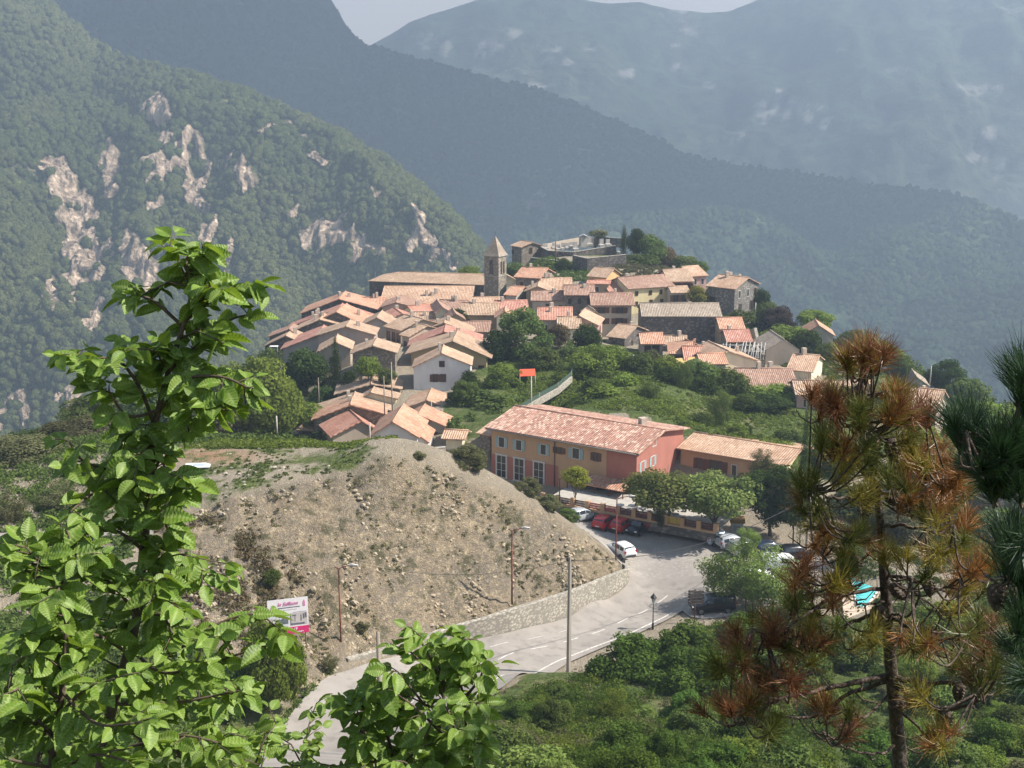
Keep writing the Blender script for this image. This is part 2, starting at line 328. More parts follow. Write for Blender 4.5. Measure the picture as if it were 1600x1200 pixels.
def hillmat(name, g1, g2, g3, r1, r2, sc, rocknoise):
    m, t, b, o = newmat(name); at = node(t, 'ShaderNodeAttribute', attribute_name='rock')
    fa = noise_fac(t, sc, 6, .4, .6, rough=.7); fb = noise_fac(t, sc * 6, 5, .4, .6, rough=.7); fc = noise_fac(t, sc * .25, 4, .42, .6)
    g = mix(t, fa, g1, g2); g = mix(t, fc, g, g3); g = mix(t, fb, g, tuple(x * .5 for x in g1))
    r = mix(t, noise_fac(t, sc * 5, 6, .42, .58, stretch=(1.6, 1, .22), rough=.78), r1, r2)
    rn = noise_fac(t, rocknoise, 6, .60, .66, rough=.7)
    sc_ = node(t, 'ShaderNodeMath', operation='MAXIMUM'); t.links.new(at.outputs['Fac'], sc_.inputs[0])
    sm = node(t, 'ShaderNodeMath', operation='MULTIPLY'); t.links.new(rn, sm.inputs[0]); sm.inputs[1].default_value = .55; t.links.new(sm.outputs[0], sc_.inputs[1])
    t.links.new(mix(t, sc_.outputs[0], g, r), b.inputs['Base Color']); b.inputs['Roughness'].default_value = 1; b.inputs['Specular IOR Level'].default_value = 0
    bump(t, b, fb, 1, 3.0); return m
CLIFF = [(85,268,16,16),(108,300,12,30),(135,320,10,14),(148,342,9,12),(125,400,20,42),(150,435,10,38),(170,390,8,16),(205,400,11,28),(228,425,14,26),(84,455,6,20),(145,495,8,22),(250,170,16,14),(253,210,6,26),(262,240,8,22),
  (246,258,18,12),(243,290,10,26),(302,250,12,34),(318,270,10,20),(283,250,7,18),(305,308,14,14),(345,255,6,10),(375,262,12,24),(388,275,8,10),(175,262,11,28),(328,358,10,22),(358,398,5,20),(500,365,22,14),(530,355,20,16),(515,375,14,8),
  (560,385,10,14),(590,400,14,12),(648,345,10,22),(660,375,14,12),(690,400,16,10),(30,640,14,22),(110,630,18,14),(10,660,14,18),(240,640,8,8),(620,262,14,5),(440,205,26,5),(490,245,14,4),(600,295,16,4),(690,315,10,4),(470,330,24,5)]
def rock1(px, py, W):
    r = np.zeros(len(px))
    wx = np.array([noise.noise(Vector((a / 26, c / 26, 0))) for a, c in zip(px, py)]); wy = np.array([noise.noise(Vector((a / 20, c / 60, 7))) for a, c in zip(px, py)])
    for cx, cyy, a, bb in CLIFF:
        bb *= 1.15
        d = ((px + wx * 12 - cx) / a) ** 2 + ((py + wy * 20 - cyy) / bb) ** 2; r = np.maximum(r, np.clip((2.3 - d) * 3, 0, 1))
    return r
m1 = hillmat('near_hill', (.08, .105, .04), (.12, .145, .055), (.17, .18, .08), (.68, .52, .38), (.24, .18, .13), .02, .012)
R1 = [(-700,-500,1900),(-200,-190,1650),(0,-60,1500),(100,30,1420),(150,70,1380),(250,105,1320),(400,150,1250),(520,205,1200),(620,262,1150),(665,300,1120),(720,355,1090),(760,400,1070),(860,480,1020),(1000,600,960)]
F1 = [(-700,800,900),(0,790,820),(400,760,820),(700,700,860),(1000,720,900)]
hillA, WA, IA, RA = mountain('hillside', R1, F1, -560, 960, 640, 320, 34, 230, 2.0, m1, -430, 1.05, rock1)
m2 = hillmat('mid_hill', (.055, .085, .045), (.085, .12, .055), (.10, .13, .06), (.40, .37, .33), (.28, .26, .24), .008, .004)
R2 = [(-900,-700,3000),(200,-220,2700),(430,-70,2600),(500,-25,2600),(520,5,2580),(545,48,2540),(575,76,2500),(640,92,2420),(700,105,2380),(800,135,2300),(900,165,2200),(1000,205,2100),(1060,238,2020),(1100,250,2000),(1250,265,1900),(1400,285,1800),(1500,302,1700),(1560,325,1660),(1600,345,1620),(1800,430,1500),(2200,560,1400)]
F2 = [(-900,620,1500),(600,600,1450),(1200,640,1300),(1600,720,1050),(2200,800,1000)]
hillB, WB, IB, RB = mountain('hill', R2, F2, -500, 2150, 420, 150, 60, 520, 4.3, m2, -430, .95)
m3 = hillmat('far_hill', (.07, .095, .055), (.10, .125, .07), (.13, .15, .09), (.62, .58, .52), (.40, .37, .34), .004, .0025)
FARROCK = [(1215,150,20,12),(1230,170,45,20),(1190,175,15,18),(1150,215,12,10),(1265,185,20,10),(1290,195,12,10),(920,75,20,6),(980,115,15,8),(1060,105,14,7),(1110,130,10,10),(1530,140,40,10),(1545,205,14,14),(1530,240,16,22),(1560,260,8,30),(1400,110,20,4),(830,135,24,8),(760,75,16,18),(700,80,10,10),(800,50,20,8),(870,100,30,8)]
def rock3(px, py, W):
    r = np.zeros(len(px)); wx = np.array([noise.noise(Vector((a / 16, c / 16, 0))) for a, c in zip(px, py)])
    for cx, cyy, a, bb in FARROCK:
        d = ((px - cx) / a) ** 2 + ((py - cyy) / bb) ** 2 + wx * 1.6; r = np.maximum(r, np.clip((1 - d) * 1.2, 0, .7))
    return r * .8
R3 = [(-600,300,4200),(300,260,4300),(500,140,4400),(560,90,4450),(575,75,4450),(640,38,4450),(700,20,4450),(760,3,4450),(860,-4,4450),(960,4,4450),(1000,0,4450),(1060,11,4450),(1100,16,4450),(1140,14,4450),(1180,-2,4450),(1300,-50,4450),(1600,-90,4450),(2000,-120,4450),(2300,-60,4400)]
F3 = [(-600,420,3100),(2300,480,2900)]
hillC, WC, IC, RC = mountain('mountain', R3, F3, -300, 2200, 420, 150, 135, 1100, 7.7, m3, -430, 1.0, rock3)
# ------------------------------------------------------------------ woods on the slopes (one mass, nobody could count them)
def woods(name, W, idx, rk, n, size, seed, material, skip=2, pxlim=(-300, 1900)):
    rs = np.random.RandomState(seed); nv, nu = idx.shape
    i = rs.randint(skip, nv - 2, n); j = rs.randint(0, nu - 1, n); u = rs.rand(n, 1); v = rs.rand(n, 1)
    a = W[idx[i, j]]; b_ = W[idx[i, j + 1]]; c = W[idx[i + 1, j]]; d = W[idx[i + 1, j + 1]]
    p = (a * (1 - u) + b_ * u) * (1 - v) + (c * (1 - u) + d * u) * v
    pxx, pyy = proj(p[:, 0], p[:, 1], p[:, 2])
    den = np.array([noise.noise(Vector((q[0] / size / 6, q[1] / size / 6, q[2] / size / 6))) for q in p])
    ok = (rk[idx[i, j]] < .2 + .5 * (rs.rand(n) < .25)) & (pxx > pxlim[0]) & (pxx < pxlim[1]) & (pyy > -260) & (den + rs.rand(n) * .8 > .05); p = p[ok]; den = den[ok]
    g = (1 + 5 ** .5) / 2
    iv = np.array([(-1, g, 0), (1, g, 0), (-1, -g, 0), (1, -g, 0), (0, -1, g), (0, 1, g), (0, -1, -g), (0, 1, -g), (g, 0, -1), (g, 0, 1), (-g, 0, -1), (-g, 0, 1)]) / 1.9
    fi = np.array([(0, 11, 5), (0, 5, 1), (0, 1, 7), (0, 7, 10), (0, 10, 11), (1, 5, 9), (5, 11, 4), (11, 10, 2), (10, 7, 6), (7, 1, 8), (3, 9, 4), (3, 4, 2), (3, 2, 6), (3, 6, 8), (3, 8, 9), (4, 9, 5), (2, 4, 11), (6, 2, 10), (8, 6, 7), (9, 8, 1)])
    k = len(p); s = size * (.45 + .75 * rs.rand(k, 1, 1)); V = iv[None] * s * np.array([1, 1, 1.15]) * (1 + (rs.rand(k, 12, 1) - .5) * .7) + p[:, None] + np.array([0, 0, .25 * size])
    Fm = (fi[None] + (np.arange(k) * 12)[:, None, None]).reshape(-1, 3)
    ob = np_mesh(name, V.reshape(-1, 3), Fm, material, smooth=True, attrs={'tone': ('POINT', np.repeat(rs.rand(k), 12))}); return tag(ob, kind='stuff')
def woodmat(name, a, b2, c, sc):
    m, t, b, o = newmat(name); at = node(t, 'ShaderNodeAttribute', attribute_name='tone'); f = noise_fac(t, sc, 4, .35, .65); f2 = noise_fac(t, .004, 4, .4, .6)
    col = mix(t, at.outputs['Fac'], a, b2); col = mix(t, f2, col, c); col = mix(t, f, col, tuple(x * .45 for x in a)); t.links.new(col, b.inputs['Base Color'])
    b.inputs['Roughness'].default_value = 1; b.inputs['Specular IOR Level'].default_value = 0; bump(t, b, noise_fac(t, sc * 1.5, 4, .3, .7), 1, 1.5); return m
woods('wooded_slope', WA, IA, RA, 40000, 4.7, 3, woodmat('wood_near', (.075, .10, .034), (.15, .175, .055), (.19, .20, .075), .5), pxlim=(-120, 1000))
woods('wooded_ridge', WB, IB, RB, 44000, 4.8, 5, woodmat('wood_mid', (.04, .07, .032), (.07, .10, .045), (.055, .085, .04), .25), skip=1, pxlim=(-60, 1720))
# ------------------------------------------------------------------ road, car park, kerbs and markings
def strip_pts(Lw, Rw, nL, nC):
    def res(p, n):
        d = [0]
        for a, b_ in zip(p, p[1:]): d.append(d[-1] + math.hypot(b_.x - a.x, b_.y - a.y))
        q = np.linspace(0, d[-1], n); return np.stack([np.interp(q, d, [k.x for k in p]), np.interp(q, d, [k.y for k in p])], -1)
    a, c = res(Lw, nL), res(Rw, nL); s = np.linspace(0, 1, nC)[None, :, None]
    g = a[:, None] * (1 - s) + c[:, None] * s; return g
def smooth_line(p, it=2):
    for _ in range(it):
        q = [p[0]]
        for a, b_ in zip(p, p[1:]): q += [a.lerp(b_, .25), a.lerp(b_, .75)]
        p = q + [p[-1]]
    return p
m_asph = mat('asphalt', (.30, .27, .24), (.24, .215, .19), .5, .9, .15, .02, c3=(.34, .31, .275), s3=3)
m_road = mat('road_asphalt', (.29, .26, .23), (.235, .21, .185), .3, .9, .15, .02, c3=(.20, .18, .16), s3=.9)
m_white = mat('road_paint', (.66, .63, .58), (.34, .31, .28), 5, .8)
m_conc = mat('concrete', (.42, .39, .34), (.34, .31, .27), 1.5, .9, .2)
RFs, RNs = smooth_line(RF_W), smooth_line(RN_W)
g = strip_pts(RFs, RNs, 150, 16); zr = gz0(g[..., 0].ravel(), g[..., 1].ravel()).reshape(g.shape[:2])
V = np.concatenate([g, (zr + .06)[..., None]], -1).reshape(-1, 3); idx = np.arange(150 * 16).reshape(150, 16)
Fr = np.stack([idx[:-1, :-1], idx[1:, :-1], idx[1:, 1:], idx[:-1, 1:]], -1).reshape(-1, 4)
tag(np_mesh('road', V, Fr, m_road, smooth=True), kind='structure')
PU = smooth_line([G(*q) for q in [(876,797),(915,805),(960,811),(1040,820),(1110,832),(1180,845),(1290,868),(1335,888)]]); PL = smooth_line([G(*q) for q in [(930,842),(968,880),(1000,905),(1060,948),(1082,968),(1130,966),(1200,947),(1300,912),(1335,895)]])
gp = strip_pts(PU, PL, 90, 50); zp = gz0(gp[..., 0].ravel(), gp[..., 1].ravel()).reshape(gp.shape[:2]) + .03
V = np.concatenate([gp, zp[..., None]], -1).reshape(-1, 3); idx = np.arange(90 * 50).reshape(90, 50)
tag(np_mesh('car_park', V, np.stack([idx[:-1, :-1], idx[1:, :-1], idx[1:, 1:], idx[:-1, 1:]], -1).reshape(-1, 4), m_asph, smooth=True), kind='structure')
def on_road(i, s):                                # i: row 0..149, s: 0 wall side .. 1 valley side
    a = g[int(i)]; x = np.interp(s * 15, range(16), a[:, 0]); y = np.interp(s * 15, range(16), a[:, 1]); return Vector((x, y, gz(x, y) + .068))
mk = MB()
def line(i0, i1, s0, s1, wd=.13):
    n = max(2, int(abs(i1 - i0) / 1.5)); pa = [on_road(i0 + (i1 - i0) * k / n, s0 + (s1 - s0) * k / n) for k in range(n + 1)]
    for a, b_ in zip(pa, pa[1:]):
        d = (b_ - a); nrm = Vector((-d.y, d.x, 0)).normalized() * wd / 2; mk.face([a - nrm, b_ - nrm, b_ + nrm, a + nrm])
line(14, 128, .90, .90, .16)
for k in range(24, 140, 8): line(k, k + 4, .52, .52, .13)
for k in range(62, 118, 8): line(k, k + 4, .25, .24, .11)
tag(mk.build('road_markings', m_white), kind='structure')
# dusty verge strip along the valley side
# lower-left lane to the left of the picture
lw = [G(*q) for q in [(-120,846),(0,838),(60,834),(120,830),(180,828),(240,832)]]; lw2 = [G(*q) for q in [(-120,880),(0,860),(60,853),(120,846),(180,841),(240,840)]]
gg = strip_pts(lw, lw2, 40, 6); z_ = gz0(gg[..., 0].ravel(), gg[..., 1].ravel()).reshape(gg.shape[:2]) + .3
V = np.concatenate([gg, z_[..., None]], -1).reshape(-1, 3); idx = np.arange(240).reshape(40, 6)
tag(np_mesh('lane', V, np.stack([idx[:-1, :-1], idx[1:, :-1], idx[1:, 1:], idx[:-1, 1:]], -1).reshape(-1, 4), m_road), kind='structure')
# ------------------------------------------------------------------ stone and tile
def tilemat(name, c1, c2, c3, big=.16):            # canal tiles: u along the ridge, v down the slope, in metres
    m, t, b, o = newmat(name); uv = node(t, 'ShaderNodeUVMap')
    mp = node(t, 'ShaderNodeMapping'); mp.inputs['Scale'].default_value = (3.2, 1.9, 1); t.links.new(uv.outputs[0], mp.inputs[0])
    fl = node(t, 'ShaderNodeVectorMath', operation='FLOOR'); t.links.new(mp.outputs[0], fl.inputs[0])
    wn = node(t, 'ShaderNodeTexWhiteNoise'); wn.noise_dimensions = '3D'; t.links.new(fl.outputs[0], wn.inputs['Vector'])
    col = mix(t, wn.outputs[0], c1, c2)
    n2 = noise_fac(t, 1.3, 5, .42, .6, rough=.75); col = mix(t, n2, col, c3)
    n3 = noise_fac(t, .25, 3, .4, .62); col = mix(t, n3, col, tuple(x * .78 for x in c1))
    lich = noise_fac(t, 3.5, 5, .60, .68); col = mix(t, lich, col, tuple(min(1, x * 1.25 + .08) for x in c1))
    wa = node(t, 'ShaderNodeTexWhiteNoise'); va = node(t, 'ShaderNodeVectorMath', operation='ADD'); va.inputs[1].default_value = (17.3, 5.1, 2.2); t.links.new(fl.outputs[0], va.inputs[0]); t.links.new(va.outputs[0], wa.inputs['Vector'])
    hi_ = node(t, 'ShaderNodeMapRange'); hi_.inputs['From Min'].default_value = .80; hi_.inputs['From Max'].default_value = .84; t.links.new(wa.outputs[0], hi_.inputs[0]); lo_ = node(t, 'ShaderNodeMapRange'); lo_.inputs['From Min'].default_value = .24; lo_.inputs['From Max'].default_value = .19; t.links.new(wa.outputs[0], lo_.inputs[0])
    hm = node(t, 'ShaderNodeMath', operation='MULTIPLY'); hm.inputs[1].default_value = big; t.links.new(hi_.outputs[0], hm.inputs[0]); lm = node(t, 'ShaderNodeMath', operation='MULTIPLY'); lm.inputs[1].default_value = big; t.links.new(lo_.outputs[0], lm.inputs[0])
    col = mix(t, hm.outputs[0], col, (.74, .58, .44)); col = mix(t, lm.outputs[0], col, (.17, .085, .06))
    t.links.new(col, b.inputs['Base Color']); b.inputs['Roughness'].default_value = .9
    sx = node(t, 'ShaderNodeSeparateXYZ'); t.links.new(mp.outputs[0], sx.inputs[0])
    ml = node(t, 'ShaderNodeMath', operation='MULTIPLY'); t.links.new(sx.outputs[0], ml.inputs[0]); ml.inputs[1].default_value = 2 * math.pi
    sn = node(t, 'ShaderNodeMath', operation='SINE'); t.links.new(ml.outputs[0], sn.inputs[0]); 
    fr = node(t, 'ShaderNodeMath', operation='FRACT'); t.links.new(sx.outputs[1], fr.inputs[0])
    ad = node(t, 'ShaderNodeMath', operation='MULTIPLY_ADD'); t.links.new(fr.outputs[0], ad.inputs[0]); ad.inputs[1].default_value = .8; t.links.new(sn.outputs[0], ad.inputs[2])
    a2 = node(t, 'ShaderNodeMath', operation='MULTIPLY_ADD'); t.links.new(wn.outputs[0], a2.inputs[0]); a2.inputs[1].default_value = 1.2; t.links.new(ad.outputs[0], a2.inputs[2])
    bump(t, b, a2.outputs[0], .75, .06); return m
T = {'buff': tilemat('tiles_buff', (.44, .29, .19), (.34, .215, .145), (.48, .35, .245), .2),
     'orange': tilemat('tiles_orange', (.53, .275, .175), (.45, .22, .14), (.54, .33, .22), .22),
     'brown': tilemat('tiles_brown', (.36, .21, .15), (.25, .145, .11), (.42, .27, .20)),
     'pink': tilemat('tiles_pink', (.50, .22, .15), (.42, .19, .14), (.50, .28, .2)),
     'red': tilemat('tiles_red', (.47, .215, .155), (.40, .175, .13), (.48, .25, .19), .22),
     'grey': tilemat('tiles_grey', (.36, .29, .22), (.26, .21, .17), (.42, .34, .26)),
     'mixed': tilemat('tiles_mixed', (.48, .25, .18), (.28, .13, .09), (.55, .36, .27), .45),
     'peach': tilemat('tiles_peach', (.52, .32, .205), (.40, .235, .155), (.56, .40, .28), .2)}
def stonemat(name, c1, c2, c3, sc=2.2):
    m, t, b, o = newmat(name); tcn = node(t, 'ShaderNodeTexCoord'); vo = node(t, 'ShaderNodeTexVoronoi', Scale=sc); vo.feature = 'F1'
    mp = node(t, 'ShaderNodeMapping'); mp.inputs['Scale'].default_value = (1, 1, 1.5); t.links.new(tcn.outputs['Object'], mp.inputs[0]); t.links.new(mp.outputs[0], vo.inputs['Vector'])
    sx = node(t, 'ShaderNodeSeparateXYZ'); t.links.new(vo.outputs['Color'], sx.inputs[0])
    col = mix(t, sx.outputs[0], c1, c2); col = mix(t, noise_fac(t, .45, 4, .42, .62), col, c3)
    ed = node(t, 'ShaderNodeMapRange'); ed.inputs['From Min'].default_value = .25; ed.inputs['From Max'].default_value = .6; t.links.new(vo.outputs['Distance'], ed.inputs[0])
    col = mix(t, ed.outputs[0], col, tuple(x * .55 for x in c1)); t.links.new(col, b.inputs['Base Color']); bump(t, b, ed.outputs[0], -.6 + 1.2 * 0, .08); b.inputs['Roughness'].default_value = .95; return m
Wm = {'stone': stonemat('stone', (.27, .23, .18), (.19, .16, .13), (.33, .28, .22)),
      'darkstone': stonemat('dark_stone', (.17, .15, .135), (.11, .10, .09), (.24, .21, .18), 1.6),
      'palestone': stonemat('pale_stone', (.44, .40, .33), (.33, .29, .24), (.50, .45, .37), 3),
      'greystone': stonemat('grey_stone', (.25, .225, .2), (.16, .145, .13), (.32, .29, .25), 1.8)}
def plaster(k, c, d=.82): Wm[k] = mat('plaster_' + k, c, tuple(x * d for x in c), .8, .95, .1, .03, c3=tuple(x * .9 for x in c), s3=.35, stretch=(1, 1, .35))
plaster('beige', (.44, .36, .28)); plaster('tan', (.40, .31, .21)); plaster('cream', (.74, .66, .48)); plaster('white', (.72, .69, .66)); plaster('yellow', (.74, .62, .36))
plaster('pinkish', (.43, .33, .28)); plaster('grey', (.42, .38, .33)); plaster('orange', (.66, .42, .20)); plaster('rose', (.52, .32, .27)); plaster('ochre', (.48, .37, .22)); plaster('render', (.48, .41, .34)); plaster('lilac', (.60, .56, .54)); plaster('red', (.40, .16, .12))
m_dark = mat('window_dark', (.03, .028, .026), (.05, .045, .04), 4, .25, spec=.5)
m_frame = mat('window_frame', (.60, .57, .52), (.5, .47, .43), 6, .7)
m_brownw = mat('brown_wood', (.14, .065, .045), (.10, .045, .03), 6, .7)
m_blueshut = mat('shutter_blue', (.30, .40, .40), (.24, .33, .34), 5, .7)
m_eave = mat('eave_wood', (.22, .16, .11), (.14, .10, .07), 4, .9)
m_chim = mat('chimney_plaster', (.50, .42, .34), (.38, .31, .25), 3, .95)
def hframe(yaw): return Vector((math.cos(yaw), -math.sin(yaw), 0)), Vector((math.sin(yaw), math.cos(yaw), 0))   # along the facade, away from the viewer
def raise_(px, py, base, yawdir):                 # point above the line base + s*yawdir seen at px, py
    u = (px - 800) / F
    # x = u*dist; solve s with plane; iterate
    s = 0
    for _ in range(30):
        q = base + yawdir * s; p = P(px, py, q.y); s += (p.x - q.x) * .9 / (abs(yawdir.x) + .15) * (1 if yawdir.x > 0 else -1)
    q = base + yawdir * s; p = P(px, py, q.y); return s, p.z
def window(root, c, ex, ey, w_, h_, style='dark'):
    """c: centre on the wall face; ex along the wall, ey inwards"""
    m = MB(); fm = {'dark': m_brownw, 'framed': m_frame, 'brown': m_brownw, 'blue': m_frame}[style]
    ax = (ex, ey, Vector((0, 0, 1))); t = .09
    for sx, sz, dx, dzz in ((0, .5, w_ + 2 * t, t), (0, -.5, w_ + 2 * t, t)): m.box(c + Vector((0, 0, sz * (h_ + t))) - ey * .02, (dx, .1, dzz), ax=ax)
    for sx in (-.5, .5): m.box(c + ex * sx * (w_ + t) - ey * .02, (t, .1, h_), ax=ax)
    fr = m.build('window', fm, root)
    g_ = MB(); g_.box(c - ey * .005, (w_, .04, h_), ax=ax)
    if style == 'brown': g_.box(c - ey * .03, (.05, .02, h_), ax=ax, m=1)
    g_.build('pane', [m_dark, fm], fr)
    if style in ('blue', 'brown'):
        for sx in (-1, 1):
            q = MB(); q.box(c + ex * sx * (w_ * .75 + .1) - ey * .06, (w_ * .5, .06, h_ + .06), ax=ax); q.build('shutter', m_blueshut if style == 'blue' else m_brownw, fr)
def slab(m, a, b_, c, d, th, mt=0, over=(0, 0), edge=1):
    """roof plane a-b eave, d-c ridge (a,b,c,d in order), thickness th, uv in metres"""
    a, b_, c, d = map(Vector, (a, b_, c, d)); n = (b_ - a).cross(d - a).normalized()
    if n.z < 0: n = -n
    Lx = (b_ - a).length; up = (d - a).length; k = (d - a).dot((b_ - a).normalized())
    top = [p + n * th for p in (a, b_, c, d)]
    m.face(top, mt, [(0, up), (Lx, up), (k + (c - d).length, 0), (k, 0)]); m.face([a, d, c, b_], edge)
    q = [a, b_, c, d]
    for i in range(4):
        j = (i + 1) % 4; m.face([q[i], q[j], top[j], top[i]], mt, [(0, 0), (1.7, 0), (1.7, .15), (0, .15)])
def chimney(root, x, y, z0, h, s=.55, cap=True, mt=None):
    m = MB(); m.box((x, y, z0 + h / 2), (s, s, h), .3); m.build('chimney', mt or m_chim, root)
def ground_low(cs): return min(gz(c.x, c.y) for c in cs)
HN = [0]
def house(kind, A, B, Y, yaw, D, wall, roof, label, apex=None, pitch=18, win=(), wr=(), ch=1, over=.4, deep=1.2, name='village_house', group='houses of the village', hip=0, ridge=True, th=.16, rows=None):
    """A, B: pixels of the two eave corners of the facade towards the camera; Y: depth of A; D: depth of the house"""
    HN[0] += 1; rs = random.Random(HN[0] * 13 + 5); yaw = R(yaw); ex, ey = hframe(yaw)
    pa = P(A[0], A[1], Y); s, zb = raise_(B[0], B[1], pa, ex); W_l = s; za = pa.z
    if kind != 'gable': zb = za = (za * .6 + zb * .4)
    C0 = Vector((pa.x, pa.y, 0)); mid = C0 + ex * (W_l / 2) + ey * (D / 2)
    cs = [C0, C0 + ex * W_l, C0 + ex * W_l + ey * D, C0 + ey * D]; g0 = ground_low(cs) - deep * .2
    rt = empty(name, (mid.x, mid.y, g0), label, 'house' if name.endswith('house') else name.replace('_', ' '), group)
    wl = MB(); rf = MB(); up = Vector((0, 0, 1))
    def pt(u, v, z): q = C0 + ex * u + ey * v; return Vector((q.x, q.y, z))
    tp = math.tan(R(pitch))
    if kind == 'gable':
        if apex is not None: us, zr = raise_(apex[0], apex[1], pa, ex)
        else: us = W_l / 2; zr = (za + zb) / 2 + W_l / 2 * tp
        us = min(max(us, .1), W_l - .1)
        fr = [pt(0, 0, g0), pt(W_l, 0, g0), pt(W_l, 0, zb), pt(us, 0, zr), pt(0, 0, za)]; bk = [pt(0, D, g0), pt(W_l, D, g0), pt(W_l, D, zb), pt(us, D, zr), pt(0, D, za)]
        wl.face(fr); wl.face(list(reversed(bk))); wl.face([bk[0], fr[0], fr[4], bk[4]]); wl.face([fr[1], bk[1], bk[2], fr[2]]); wl.face([fr[0], bk[0], bk[1], fr[1]])
        sl1 = (zr - za) / us; sl2 = (zr - zb) / (W_l - us); e = .02
        slab(rf, pt(-over, -over, za - over * sl1 + e), pt(-over, D + over, za - over * sl1 + e), pt(us, D + over, zr + e), pt(us, -over, zr + e), th)
        slab(rf, pt(W_l + over, D + over, zb - over * sl2 + e), pt(W_l + over, -over, zb - over * sl2 + e), pt(us, -over, zr + e), pt(us, D + over, zr + e), th)
        rdg = (pt(us, -over, zr + th + .04), pt(us, D + over, zr + th + .04)); fz = min(za, zb)
        def roofz(u, v): return (za + sl1 * u) if u < us else (zb + sl2 * (W_l - u))
    elif kind == 'side':
        zr = za + D / 2 * tp; e = .02
        fr = [pt(0, 0, g0), pt(0, D, g0), pt(0, D, za), pt(0, D / 2, zr), pt(0, 0, za)]; bk = [pt(W_l, 0, g0), pt(W_l, D, g0), pt(W_l, D, za), pt(W_l, D / 2, zr), pt(W_l, 0, za)]
        if hip: fr[3] = pt(0, D / 2, za); bk[3] = pt(W_l, D / 2, za) if hip > 1 else bk[3]
        wl.face(list(reversed(fr))); wl.face(bk); wl.face([fr[0], bk[0], bk[4], fr[4]]); wl.face([bk[1], fr[1], fr[2], bk[2]]); wl.face([fr[0], fr[1], bk[1], bk[0]])
        h0 = D / 2 * (1 if hip else 0); h1 = D / 2 * (1 if hip > 1 else 0); o0 = -over if not hip else h0; o1 = W_l + over if hip < 2 else W_l - h1; ze = za - over * tp + e
        slab(rf, pt(-over, -over, ze), pt(W_l + over, -over, ze), pt(o1, D / 2, zr + e), pt(o0, D / 2, zr + e), th)
        slab(rf, pt(W_l + over, D + over, ze), pt(-over, D + over, ze), pt(o0, D / 2, zr + e), pt(o1, D / 2, zr + e), th)
        if hip: rf.face([pt(-over, D + over, ze + th), pt(-over, -over, ze + th), pt(o0, D / 2, zr + e + th)], 0, [(0, 4), (D, 4), (D / 2, 0)])
        if hip > 1: rf.face([pt(W_l + over, -over, ze + th), pt(W_l + over, D + over, ze + th), pt(o1, D / 2, zr + e + th)], 0, [(0, 4), (D, 4), (D / 2, 0)])
        rdg = (pt(o0, D / 2, zr + th + .04), pt(o1, D / 2, zr + th + .04)); fz = za
        def roofz(u, v): return za + (v if v < D / 2 else D - v) * tp
    else:                                          # shed: rises away from the viewer
        zr = za + D * tp; e = .02
        fr = [pt(0, 0, g0), pt(0, D, g0), pt(0, D, zr), pt(0, 0, za)]; bk = [pt(W_l, 0, g0), pt(W_l, D, g0), pt(W_l, D, zr), pt(W_l, 0, za)]
        wl.face(list(reversed(fr))); wl.face(bk); wl.face([fr[0], bk[0], bk[3], fr[3]]); wl.face([bk[1], fr[1], fr[2], bk[2]])
        slab(rf, pt(-over, -over, za - over * tp + e), pt(W_l + over, -over, za - over * tp + e), pt(W_l + over, D + .1, zr + e + .1 * tp), pt(-over, D + .1, zr + e + .1 * tp), th)
        rdg = (pt(-over, D, zr + th), pt(W_l + over, D, zr + th)); fz = za
        def roofz(u, v): return za + v * tp
    if ridge: rf.tube([rdg[0], rdg[1]], .13, 6)
    wo = wl.build('wall', Wm[wall], rt); ro = rf.build('roof', [T[roof], m_eave], rt)
    for k in range(ch):
        u = W_l * rs.uniform(.2, .8); v = D * rs.uniform(.3, .7)
        chimney(ro, *(pt(u, v, 0).xy), roofz(u, v) - .1, rs.uniform(1.0, 1.5), rs.uniform(.45, .7))
    if rows:                                       # automatic regular windows: (columns, storeys, style, w, h)
        nc, nr, st, ww, hh = rows
        for r_ in range(nr):
            for c_ in range(nc): win = list(win) + [((c_ + .5) / nc + rs.uniform(-.02, .02), 1.3 + r_ * 2.8, ww, hh, st)]
    if not win and wall not in ('darkstone',) and 'blank' not in label and W_l > 3.5 and D > 3.2:
        for _q in range(rs.randint(1, 3)):
            win = list(win) + [((_q + rs.uniform(.3, .7)) / 3, rs.choice([1.2, 1.5, 3.6]), rs.uniform(.55, .8), rs.uniform(.8, 1.2), rs.choice(['dark', 'framed', 'brown']))]
    if not wr and D > 5 and abs(yaw) > .15: wr = [(rs.uniform(.3, .6), 1.5, .7, 1.0, 'dark')]
    for wn in win:                                 # (fraction along the facade, metres below the eave, w, h, style)
        window(rt, pt(wn[0] * W_l, 0, fz - wn[1]), ex, ey, wn[2], wn[3], wn[4] if len(wn) > 4 else 'dark')
    for wn in wr:                                  # same on the right-hand wall
        q = pt(W_l, wn[0] * D, fz - wn[1]); window(rt, q, ey, -ex, wn[2], wn[3], wn[4] if len(wn) > 4 else 'dark')
    rt['_'] = 0; del rt['_']
    return rt, pt, W_l, za, zr, roofz, wo, ro
g_, s_ = 'gable', 'side'
H = house
